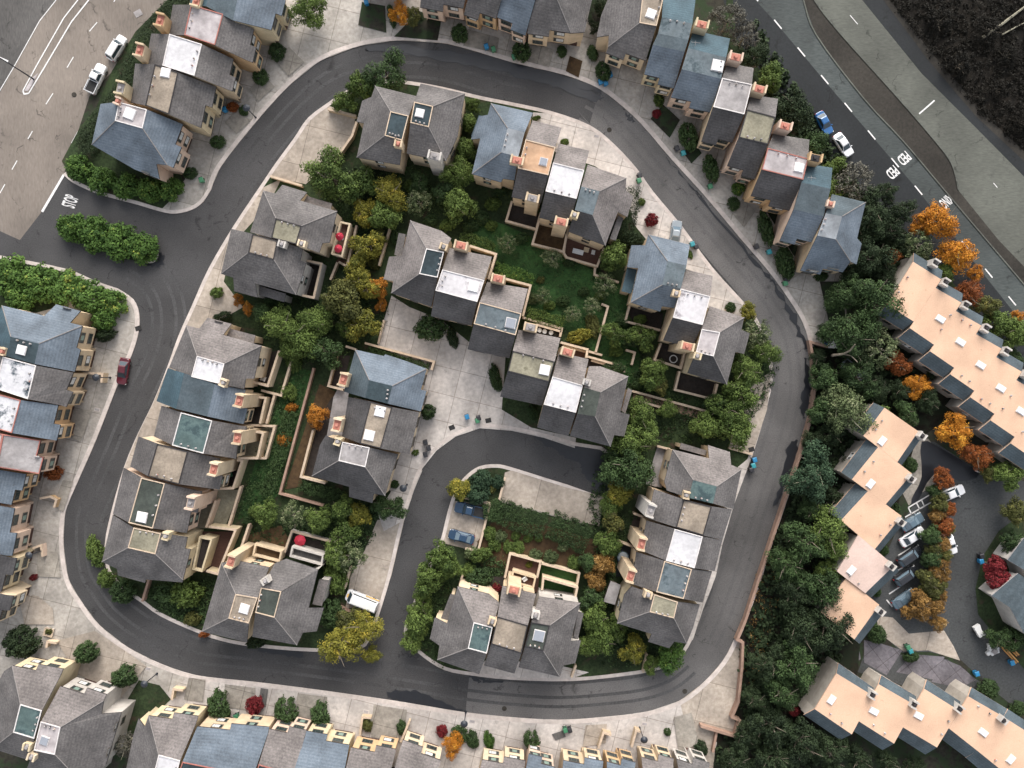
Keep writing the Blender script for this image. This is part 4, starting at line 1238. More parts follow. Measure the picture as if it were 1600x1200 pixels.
peach("peach-roofed house at the upper end of the parking row, half under the pale pine", "1382,637 1435,674 1402,722 1349,681", ["1:1409,727 1440,684", "3:1365,629 1331,670"], "1442,681", "1378,689", gS)
peach("second peach-roofed house of the parking row, above the white frame markings", "1372,698.8 1425,740 1384,788 1331,749", ["1:1391,793 1430,750", "3:1353,687 1314,738"], "1425,748", "1360,756", gS)
peach("third peach-roofed house of the parking row, beside the white saloon", "1356,767.4 1409,806.5 1367,858 1314,813", ["1:1374,863 1415,815", "3:1337,755 1296,802"], "1409,816", None, gS)
peach("pale pinkish flat-roofed house among the peach ones", "1341,836 1397,883.5 1352,927 1308,893", ["1:1361,934 1405,892"], "1394,885", "1330,891", gS, m='ppnk', tz=6.1)
peach("peach-roofed house at the lower end of the parking row", "1322,903.8 1374,945 1335,999 1283,957", ["1:1343,1006 1381,957"], "1377,956", None, gS)
gU = 'peach-roofed row in the lower corner'
U = [(1307, 1052), (1375, 1070), (1444, 1076), (1513, 1088), (1580, 1132)]
UL = ["peach-roofed end house with a large grey end wall, beside the crimson shrub", "second peach-roofed house from the grey end wall", "peach-roofed house with a grey-topped skylight, middle of the lower corner row",
      "peach-roofed house facing the dark bush and the lumber pile", "peach-roofed house cut by the lower corner"]
US = ["1299,1093", "1365,1111", "1435,1118", "1536,1144", "1579,1186"]
UC = [None, "1365,1087", "1430,1102", "1501,1109", "1569,1126"]
UT = ["1307,1052 1363.5,1086.7 1331,1147.5 1273,1108", "1373,1069 1430,1102 1397,1162 1342,1127", "1444,1076 1499,1110.5 1464,1168 1411,1136.5", "1513,1088 1568,1120 1527,1173 1482.5,1138", "1568,1120 1640,1166 1600,1232 1527,1173"]
UK = [["0:1366,1075 1310,1036", "2:1256,1117 1313,1156"], ["0:1434,1089 1377,1055", "2:1325,1137 1379,1172"], ["0:1504,1098 1448,1062", "2:1395,1147 1446,1179"], ["0:1574,1108 1518,1074", "2:1466,1151 1510,1184"], ["0:1645,1154 1575,1108", "2:1509,1184 1580,1244"]]
for a, b, c, d, e in zip(UL, UT, UK, UC, US):
    peach(a, b, c, d, e, gU)
gV = 'pale houses at the edge beside the parking road'
house("pale grey house with green-tinted windows, below the crimson trees", "sl 1550,931 1575,948 1600,990t 1640,930t 1590,895 ; peach 1600,990t 1640,930t 1700,970t 1660,1030t", ez=4.6, tz=5.8, wall='w_lgr', name='row_house', cat='row house', trim='-', vents=0, fascia='lgy', bay=False, group=gV)
house("pale grey house cut by the edge, above the crimson trees", "sl 1574,875 1598,890 1620,935t 1660,880t 1600,840 ; peach 1620,935t 1660,880t 1720,920t 1680,975t", ez=4.6, tz=5.8, wall='w_lgr', name='row_house', cat='row house', trim='-', vents=0, fascia='lgy', bay=False, group=gV)

# ------------------------------------------------------------------ garden walls and terraces


def gwall(label, s, h=1.3, m='w_tan', t=0.28, cap=True):
    q = [P(*map(float, w.split(',')), h) for w in s.split()]
    mx, my = q[0]
    mb = MB()
    band(mb, q, t, 0, h - 0.06, m)
    root = bpy.data.objects.new('garden_wall', None)
    COL.objects.link(root)
    tag(root, label, 'garden wall', 'stucco walls round the yards')
    root.location = (mx, my, 0)
    mb.v = [(x - mx, y - my, z) for x, y, z in mb.v]
    mb.build('wall_body', root)
    cp = MB()
    band(cp, q, t + 0.1, h - 0.06, h, 'trim_t' if m != 'w_red' else 'w_red')
    cp.v = [(x - mx, y - my, z) for x, y, z in cp.v]
    cp.build('coping', root)
    return root


for lb, s, *r in (
    ("low tan wall from the inner kerb to the dark-panelled pair", "512,170 556,181"),
    ("tan wall bending round the concrete court beside the dark-panelled pair", "557,190 550,212 522,252", 1.6),
    ("short tan wall at the lower end of the upper parking court", "422,275 472,290"),
    ("U-shaped tan wall round the dark yard behind the orange-panelled house", "800,314 791,345 838,358 845,332", 1.5),
    ("U-shaped tan wall round the bare yard behind the white-panelled house near the lawn", "843,343 832,381 880,393 889,352", 1.7),
    ("tan wall round the red-brown deck with white garden seats", "885,365 881,395 885,402 933,416 944,387", 1.6),
    ("thin tan wall ending at the pale tree beside the blue roof", "930,418 929,429 967,441", 1.2),
    ("long thin wall on the edge of the central lawn near the golden hedge", "940,475 950,479 931,550", 1.2),
    ("hook-shaped thin wall in the dark garden below the central lawn", "978,547 992,551 987,570", 1.2),
    ("outer wall of the narrow yard with white pots", "816,496 878,513 875,526", 1.3),
    ("inner wall of the narrow yard with white pots", "838,507 877,518", 1.3),
    ("tan wall between the golden hedge and the clean white panel house", "876,535 918,546 916,559", 2.2),
    ("low inner wall of the red-floored yard by the golden hedge", "880,540 915,550", 1.2),
    ("wall round the dark narrow yard at the end of the middle row", "918,557 975,573 975,582", 1.6),
    ("inner wall of the dark narrow yard at the end of the middle row", "924,563 972,577", 1.2),
    ("short wall beside the red-brown strip near the golden hedge", "920,549 941,555", 1.0),
    ("tan parapet wall behind the mottled white panel house", "734,384 775,397 763,436", 3.2),
    ("tan parapet wall behind the blue-grey panel house of the middle row", "788,435 829,446 817,494", 3.2),
    ("wall round the black yard behind the big blue roof by the lawn", "984,477 977,502 1032,516", 1.5),
    ("wall round the dark yard with a white ring, behind the spotted white panel", "1033,536 1023,562 1064,575 1070,552", 1.6),
    ("wall round the dark square yard below the pale stained panel", "1062,580 1055,609 1115,624 1121,600", 1.6),
    ("upper wall of the brick walk between the gardens", "988,611 1106,643", 1.1),
    ("lower wall of the brick walk between the gardens", "995,626 1046,640", 1.1),
    ("outer wall of the green yard behind the first inner terrace house", "456,560 439,618 408,610", 1.5, 'w_crm'),
    ("terrace wall behind the bright white panel of the inner terrace", "436,548 418,603 396,597", 3.0, 'w_crm'),
    ("terrace wall behind the teal and blue roofed house", "386,618 415,622 406,662", 2.6, 'w_tan'),
    ("outer wall behind the teal and blue roofed house", "429,616 416,662", 1.4),
    ("outer wall of the mossy yard behind the green-grey panel", "385,664 429,666 415,716 404,716", 1.6),
    ("inner terrace wall behind the green-grey panel", "398,674 411,677 402,716 371,716", 3.0),
    ("terrace wall with a green chair behind the brown gravel panel", "370,719 378,720 364,763 334,764", 3.0, 'w_crm'),
    ("outer wall of the gravel yard behind the dark green panel", "376,760 355,828", 1.4, 'w_pnk'),
    ("inner wall of the gravel yard behind the dark green panel", "337,782 322,824", 2.4, 'w_pnk'),
    ("tall yellow yard wall of the end house above the lower bend", "326,823 368,828 340,897 322,892", 3.0, 'w_yel'),
    ("long pinkish wall along the inner green strip", "490,575 437,771 505,790", 1.2, 'w_red'),
    ("tan yard wall beside the light blue hip roof", "526,554 513,603 536,609", 1.6),
    ("long cream yard wall beside the dark hip roof of the row of three", "489,672 470,745 508,755", 1.8, 'w_crm'),
    ("short wall above the light blue hip roof", "540,541 556,546", 1.4),
    ("long thin wall between the concrete court and the light blue roof", "570,536 678,565 674,578", 1.4),
    ("thin wall at the shaded end of the concrete court", "600,500 591,537", 0.9, 'w_lgr'),
    ("leaning thin wall beside the upper end of the middle row", "609,357 592,415", 1.3, 'w_crm'),
    ("outer wall behind the red parasols", "557,352 542,416 529,409", 1.4, 'w_crm'),
    ("terrace wall of the dark grey hip roof by the inner kerb", "478,407 502,412 490,465 466,460", 3.2, 'w_lgr'),
    ("thin wall in the trees beside the dark terrace", "527,410 516,437", 1.4),
    ("outer grey wall round the yard with the red parasol", "444,864 456,830 516,846", 1.6, 'w_lgr'),
    ("leaning pinkish wall beside the brown yard", "389,819 376,858", 2.2, 'w_pnk'),
    ("tan wall round the plum-brown deck with a yellow shrub", "789,903 797,865 845,878 839,903", 1.8),
    ("pale outer wall round the dark green yard beside the plum-brown deck", "845,880 905,896 901,917", 1.8, 'w_crm'),
    ("pale inner terrace wall beside the dark green yard", "847,922 849,903 902,918 899,933", 3.0, 'w_crm'),
    ("short thin wall beside the yard with the red shrub", "723,898 718,914", 1.2, 'w_crm'),
    ("wall round the parking bay with two blue cars", "722,777 766,787 747,861 727,857", 0.9, 'w_crm'),
    ("short wall at the end of the bare concrete court", "789,747 780,781", 0.9, 'w_crm'),
    ("long brick-red boundary wall along the outer kerb of the wooded side", "1294,542 1266,534 1271,560 1274,603 1268,650 1252,707 1227,782 1202,857 1186,905 1165,970 1152,1000 1161,1004 1160,1040 1154,1097 1144,1121 1156,1126 1149,1151 1095,1135", 1.4, 'w_red', 0.34),
    ("thin branch wall off the brick-red boundary at its lower end", "1120,1144 1114,1176", 1.0, 'w_red'),
    ("short brown wall standing in the dark wood beside the forecourt", "1329,494 1317,522", 1.2, 'w_red'),
    ("thin wall above the pale patio on the wooded side", "1027,697 1047,702", 1.4),
    ("stepped tan wall beside the dark yard of the brown gravel panel", "990,802 1010,810 1002,850", 1.6),
    ("short tan wall beside the blue-floored yard", "966,845 993,856", 1.6),
    ("thin tan wall at the top of the dark bed by the wooded kerb", "1139,700 1176,710", 0.8),
    ("thin wall in the leafy corner of the lower bend", "1011,1022 1005,1051", 1.2),
    ("thin wall next to the near-black panel house", "900,1040 893,1059", 1.2),
    ("pinkish wall reaching the kerb at the lower bend", "232,906 222,940", 1.4, 'w_red'),
    ("thin wall beside the shuttle van court", "548,886 538,920", 1.4),
    ("low curved pinkish wall in front of the shuttle van", "531,948 545,955 566,956", 0.9, 'w_red'),
    ("thin wall between the golden street tree and the grey roof", "530,950 524,968", 1.2),
    ("L-shaped tan entry wall at the orange-tan front on the long straight", "62,779 78,776 88,781 84,793", 1.4, 'w_org'),
    ("L-shaped tan entry wall next to the maroon car", "115,582 160,584 158,598", 1.8),
    ("pale entry wall at the pink front on the long straight", "50,857 64,852 66,870", 1.4, 'w_pnk'),
    ("white-edged square planter wall on the lower forecourt", "71,981 83,984 80,995 68,992 71,981", 0.5, 'w_lgr', 0.2),
    ("L-shaped entry wall of the first lower edge house", "268,1094 271,1077 286,1079", 1.4, 'w_yel'),
    ("hook entry wall of the cream front, lower edge", "626,1160 640,1126", 1.0, 'w_crm'),
    ("tan entry wall with a brown shrub inside, lower edge", "562,1150 566,1121 580,1122", 1.2),
    ("tan entry wall beside the paved strip, lower edge", "935,1170 943,1145 955,1149", 1.6),
    ("tan entry wall under the lamp, lower edge", "987,1168 994,1142 1002,1144", 1.6),
    ("pale hook wall of the dark-shrub corner below the lower bend", "72,1012 74,1003 88,1005", 1.2, 'w_crm'),
):
    gwall(lb, s, *r)


def terrace(label, s, z, floor, wall, h=0.9):
    """a raised deck with a solid parapet"""
    q = [P(*map(float, w.split(',')), z + h) for w in s.split()]
    a = sum(q[i][0] * q[(i + 1) % len(q)][1] - q[(i + 1) % len(q)][0] * q[i][1] for i in range(len(q)))
    if a < 0:
        q = q[::-1]
    cx, cy = q[0]
    root = bpy.data.objects.new('terrace', None)
    COL.objects.link(root)
    root.location = (cx, cy, 0)
    tag(root, label, 'terrace')
    fl = MB()
    fl.slab([(x - cx, y - cy) for x, y in offset(q, [0.15] * len(q))], 0.1, z, wall)
    fl.build('terrace_base', root)
    f2 = MB()
    f2.tess([(x - cx, y - cy, z + 0.006) for x, y in offset(q, [0.3] * len(q))], floor)
    f2.build('deck', root)
    pp = MB()
    o, i_ = offset(q, [0.0] * len(q)), offset(q, [0.3] * len(q))
    for k in range(len(q)):
        j = (k + 1) % len(q)
        A, B, C, D = o[k], o[j], i_[j], i_[k]
        for u, w, u0, w0 in ((A, B, z - 0.4, z + h), (C, D, z - 0.4, z + h)):
            pp.poly([(u[0] - cx, u[1] - cy, u0), (w[0] - cx, w[1] - cy, u0), (w[0] - cx, w[1] - cy, w0), (u[0] - cx, u[1] - cy, w0)], wall)
        pp.poly([(p[0] - cx, p[1] - cy, z + h) for p in (A, B, C, D)], wall)
        pp.poly([(p[0] - cx, p[1] - cy, z - 0.4) for p in (D, C, B, A)], wall)
    pp.build('parapet', root)
    return root


terrace("raised red-brown terrace with two red parasols, beside the olive-panelled hip roof", "531,345 548,349 535,402 517,397", 2.8, 'deckwood', 'w_crm')
terrace("raised grey terrace behind the near-black panelled half of the van pair", "456,853 506,867 503,884 452,870", 2.6, 'asph_gry', 'w_lgr')
terrace("raised brown terrace behind the tan-panelled half of the van pair", "398,849 441,861 437,879 394,868", 2.6, 'brown', 'w_tan')
terrace("raised plum-brown terrace beside the pale chimney of the row of three", "801,891 838,902 834,921 797,910", 2.4, 'deckwood', 'w_tan')
terrace("raised dark narrow terrace beside the yellow-tan end house", "311,838 332,842 316,894 300,890", 3.2, 'darkfl', 'w_yel')
# ------------------------------------------------------------------ plants


def leaf_mesh(name, centres, radii, n_per, leaf, seed, squash=0.75, tone=None, up=0.5):
    """many small leaf faces gathered into clumps; a 'tone' per clump and leaf"""
    r = np.random.default_rng(seed)
    P_, T_, N_ = [], [], []
    for (c, rad, tn, k) in zip(centres, radii, tone, n_per):
        d = r.normal(size=(k, 3))
        d /= np.linalg.norm(d, axis=1)[:, None]
        rr = rad * (0.55 + 0.45 * r.random(k) ** 0.5) * (1 + 0.25 * r.normal(size=k) * 0.6)
        p = np.array(c) + d * rr[:, None] * np.array([1, 1, squash])
        P_.append(p)
        N_.append(d)
        T_.append(np.clip(tn + r.normal(size=k) * 0.1, 0, 1))
    p, t, d = np.concatenate(P_), np.concatenate(T_), np.concatenate(N_)
    n = len(p)
    nr = d * 0.95 + r.normal(size=(n, 3)) * 0.36 + np.array([0, 0, up * 0.8])
    nr /= np.linalg.norm(nr, axis=1)[:, None]
    a = np.cross(nr, r.normal(size=(n, 3)))
    a /= np.linalg.norm(a, axis=1)[:, None]
    b = np.cross(nr, a)
    s = leaf * (0.6 + 0.8 * r.random(n))[:, None]
    q = np.stack([p - a * s * .5, p + b * s * .45 + a * s * .1, p + a * s * .6, p - b * s * .45 + a * s * .1], axis=1).reshape(-1, 3)
    me = bpy.data.meshes.new(name)
    me.vertices.add(4 * n)
    me.vertices.foreach_set("co", q.ravel())
    me.loops.add(4 * n)
    me.loops.foreach_set("vertex_index", np.arange(4 * n, dtype=np.int32))
    me.polygons.add(n)
    me.polygons.foreach_set("loop_start", np.arange(0, 4 * n, 4, dtype=np.int32))
    me.polygons.foreach_set("loop_total", np.full(n, 4, dtype=np.int32))
    at = me.attributes.new("tone", 'FLOAT', 'FACE')
    at.data.foreach_set("value", t.astype(np.float32))
    me.materials.append(MATS['L_mid'])
    me.update()
    return me


CROWN, TRUNK = {}, {}


def crown(kind, i):
    """crowns of radius 1 and height about 1 above z=0, several of each kind"""
    if (kind, i) in CROWN:
        return CROWN[kind, i]
    r = random.Random(f'{kind}{i}')
    cs, rs, ts, ns = [], [], [], []
    if kind in ('broad', 'big'):
        nc = 70 if kind == 'broad' else 120
        crad = (0.16, 0.3) if kind == 'broad' else (0.12, 0.23)
        lob = [(r.uniform(0, 6.28), r.uniform(0.08, 0.22)) for _ in range(3)]
        while len(cs) < nc:
            x, y, z = r.uniform(-1, 1), r.uniform(-1, 1), r.uniform(-0.1, 1)
            th = math.atan2(y, x)
            R = 0.86 + sum(a * math.cos((k + 2) * th + p) for k, (p, a) in enumerate(lob))
            d = (x / R) ** 2 + (y / R) ** 2 + ((z - 0.3) / 0.62) ** 2
            if d > 1 or d < 0.16:
                continue
            cs.append((x * 0.88, y * 0.88, z * 0.85))
            q = r.uniform(*crad)
            rs.append(q)
            ts.append(min(max(r.gauss(0.42, 0.17), 0), 1))
            ns.append(int((100 if kind == 'broad' else 76) * (q / crad[1]) ** 1.3) + 12)
        lf = 0.078 if kind == 'broad' else 0.052
        me = leaf_mesh('crown', cs, rs, ns, lf, i * 31 + len(kind), 0.75, ts)
    elif kind == 'airy':
        for k in range(85):
            th, R = r.uniform(0, 6.28), r.uniform(0.15, 1) ** 0.7
            cs.append((R * math.cos(th) * 0.88, R * math.sin(th) * 0.88, 0.25 + 0.6 * (1 - R) + r.uniform(-.1, .15)))
            rs.append(r.uniform(0.1, 0.2))
            ts.append(r.random())
            ns.append(34)
        me = leaf_mesh('crown', cs, rs, ns, 0.06, i * 17 + 3, 0.6, ts)
    elif kind == 'shrub':
        for k in range(70):
            u, v = r.random(), r.uniform(0, 6.28)
            ph = math.acos(1 - u * 1.05)
            R = r.choice((0.8, 0.76, 0.5, 0.66))
            cs.append((R * math.sin(ph) * math.cos(v), R * math.sin(ph) * math.sin(v), 0.3 + 0.75 * R * math.cos(ph)))
            rs.append(r.uniform(0.17, 0.27))
            ts.append(min(max(r.gauss(0.4, 0.14), 0), 1))
            ns.append(50)
        me = leaf_mesh('crown', cs, rs, ns, 0.1, i * 13 + 5, 0.85, ts)
    elif kind == 'ball':
        for k in range(120):
            u, v = r.random(), r.uniform(0, 6.28)
            ph = math.acos(1 - u * 1.1)
            R = r.choice((0.86, 0.82, 0.62))
            cs.append((R * math.sin(ph) * math.cos(v), R * math.sin(ph) * math.sin(v), 0.34 + 0.62 * R * math.cos(ph)))
            rs.append(r.uniform(0.15, 0.22))
            ts.append(min(max(r.gauss(0.4, 0.1), 0), 1))
            ns.append(34)
        me = leaf_mesh('crown', cs, rs, ns, 0.1, i * 11 + 7, 0.9, ts)
    CROWN[kind, i] = me
    return me


def trunk(i, pale=False, airy=False):
    k = (i, pale, airy)
    if k in TRUNK:
        return TRUNK[k]
    r = random.Random(f'tr{i}{airy}')
    mb = MB()
    m = 'bark_pale' if pale else 'bark'
    top = 0.45 if airy else 0.55
    bend = (r.uniform(-.06, .06), r.uniform(-.06, .06))
    mb.tube([(0, 0, -0.55), (bend[0] * .5, bend[1] * .5, -0.1), (bend[0], bend[1], top)], [0.085, 0.06, 0.03], m, 7)
    for j in range(7 if airy else 6):
        th = j * 6.28 / (7 if airy else 6) + r.uniform(-.5, .5)
        R = r.uniform(0.35, 0.85)
        z0 = r.uniform(-0.1, 0.25)
        sw = r.uniform(-.7, .7)
        mid = (bend[0] + R * .5 * math.cos(th + sw), bend[1] + R * .5 * math.sin(th + sw), z0 + 0.25)
        end = (R * math.cos(th), R * math.sin(th), z0 + (0.45 if not airy else 0.5))
        mb.tube([(bend[0] * .5, bend[1] * .5, z0), mid, end], [0.034, 0.02, 0.006], m, 5)
    TRUNK[k] = mb.mesh('trunk')
    return TRUNK[k]


KINDS = {  # kind: crown, leaf material, height ratio, pale bark, word
    'mid': ('broad', 'L_mid', 1.25, False), 'dark': ('broad', 'L_dark', 1.25, False), 'vdark': ('big', 'L_vdark', 1.2, False), 'brn': ('broad', 'L_brn', 1.1, False), 'black': ('airy', 'L_black', 1.0, False),
    'fresh': ('broad', 'L_fresh', 1.0, False), 'yel': ('broad', 'L_yel', 1.2, False), 'olive': ('broad', 'L_olive', 1.2, False),
    'sil': ('airy', 'L_sil', 1.2, True), 'teal': ('big', 'L_teal', 1.2, True), 'bdark': ('big', 'L_dark', 1.2, False), 'bmid': ('big', 'L_mid', 1.15, False),
    'org': ('broad', 'L_org', 1.1, False), 'gold': ('big', 'L_gold', 1.1, False), 'rust': ('broad', 'L_rust', 1.1, False), 'red': ('shrub', 'L_red', 1.1, False),
    'bare': ('airy', 'L_bare', 1.1, True), 'byel': ('big', 'L_yel', 1.0, False), 'pine': ('airy', 'L_sil', 1.2, True), 'bsil': ('big', 'L_sil', 1.1, True),
    'rustbig': ('big', 'L_rust', 1.1, False)}
rp = random.Random(3)


def place_leaf(o, m):
    o.material_slots[0].link = 'OBJECT'
    o.material_slots[0].material = MATS[m]


def tree(px, py, r, kind, label, group=None, h=None, name='tree'):
    """a tree whose crown shows at (px, py) with radius r photo pixels"""
    ck, lm, hr, pale = KINDS[kind]
    R = r * 0.118
    z0 = h if h is not None else 0.6 + R * 0.55      # underside of the crown
    zc = z0 + 0.5 * R * hr
    x, y = P(px, py, zc)
    root = bpy.data.objects.new(name, None)
    COL.objects.link(root)
    root.location = (x, y, 0)
    tag(root, label, 'tree', group)
    i = rp.randrange(4)
    rz = rp.uniform(0, 6.28)
    c = link('crown', crown(ck, i), root, (0, 0, z0), rz, (R, R * rp.uniform(.9, 1.1), R * hr))
    place_leaf(c, lm)
    link('trunk', trunk(i % 3, pale, ck == 'airy'), root, (0, 0, z0), rz, (R, R, max(R * hr * 0.9, (z0 + 0.02) / 0.55)))
    return root


def shrub(px, py, r, kind, label, group=None, h=None, ry=None, rz=None, name='shrub', base=0.0):
    lm = {'black': 'L_black', 'dark': 'L_dark', 'mid': 'L_mid', 'fresh': 'L_fresh', 'red': 'L_red', 'vdark': 'L_vdark', 'olive': 'L_olive', 'yel': 'L_yel', 'org': 'L_org', 'rust': 'L_rust', 'sil': 'L_sil', 'teal': 'L_teal', 'gold': 'L_gold'}[kind]
    R = r * 0.109
    hh = h or R * 1.2
    x, y = P(px, py, hh * 0.6 + base)
    ck = 'ball' if (kind in ('dark', 'vdark', 'teal')) else 'shrub'
    o = link(name, crown(ck, rp.randrange(4)), None, (x, y, base), rz if rz is not None else rp.uniform(0, 6.28), (R, (ry or r) * 0.109, hh))
    place_leaf(o, lm)
    return tag(o, label, 'shrub' if name != 'hedge' else 'hedge', group)


def hedge(label, s, w, h, kind, seed):
    """a clipped hedge: a long body of leaves along a line"""
    q = smooth(pts(s, h * 0.7), 3)
    r = random.Random(seed)
    cs, rs, ts, ns = [], [], [], []
    W = w * 0.109 / 2
    x0, y0 = q[0]
    acc = [0.0]
    for a, b in zip(q, q[1:]):
        acc.append(acc[-1] + math.dist(a, b))
    n = int(acc[-1] / 0.55) + 2
    for k in range(n):
        t = acc[-1] * k / (n - 1)
        i = max(j for j in range(len(q) - 1) if acc[j] <= t + 1e-9)
        f = (t - acc[i]) / max(acc[i + 1] - acc[i], 1e-6)
        a, b = Vector(q[i]), Vector(q[i + 1])
        c = a.lerp(b, f)
        d = (b - a).normalized()
        for u in np.arange(-W, W + 0.01, 0.55):
            u = u + r.uniform(-.2, .2)
            for z in (0.5, h - 0.25) if abs(u) > W - 0.4 else (h - 0.2,):
                cs.append((c.x - d.y * u - x0, c.y + d.x * u - y0, z + r.uniform(-.12, .12)))
                rs.append(r.uniform(0.32, 0.5))
                ts.append(min(max(r.gauss(0.38, 0.13), 0), 1))
                ns.append(44)
    me = leaf_mesh('hedge', cs, rs, ns, 0.15, seed, 0.7, ts)
    o = link('hedge', me, None, (x0, y0, 0))
    place_leaf(o, {'dark': 'L_dark', 'mid': 'L_mid', 'fresh': 'L_fresh', 'vdark': 'L_vdark', 'olive': 'L_olive', 'gold': 'L_yel'}[kind])
    return tag(o, label, 'hedge')


gt = 'leafy shrubs of the entrance beds'
for x, y, r, lb in ((112, 352, 27, "leafy shrub at the STOP end of the entrance median"), (148, 366, 32, "leafy shrub second along the entrance median, next to the STOP end one"), (186, 376, 33, "leafy shrub third along the entrance median"),
                    (222, 386, 28, "leafy shrub at the inner rounded end of the entrance median"), (122, 262, 24, "leafy shrub at the road corner below the blue-grey hip roof"),
                    (158, 284, 25, "leafy shrub against the lower eave of the blue-grey end house"), (196, 290, 24, "leafy shrub midway along the bed below the blue-grey end house"), (232, 296, 22, "leafy shrub next to the last one of the bed below the blue-grey end house"),
                    (266, 297, 22, "leafy shrub at the kerb-corner end of the bed below the blue-grey end house"),
                    (15, 432, 38, "leafy shrub at the edge by the dark asphalt, start of the long entrance bed"), (62, 442, 34, "leafy shrub second in the long entrance bed"), (106, 452, 33, "leafy shrub midway in the long entrance bed"),
                    (140, 462, 32, "leafy shrub above the blue-roofed corner house, near the outer kerb"), (172, 474, 26, "leafy shrub at the kerb end of the long entrance bed"), (160, 500, 22, "leafy shrub above the dark clipped oval at the kerb forecourt"), (30, 465, 26, "leafy shrub lowest in the long entrance bed, against the blue roof")):
    shrub(x, y, r, 'fresh', lb, gt, h=3.0)
hedge("dark hedge strip between the tan road and the terraced houses", "128,232 152,192 185,150 205,108 228,62 258,22 300,-15", 30, 2.0, 'vdark', 5)
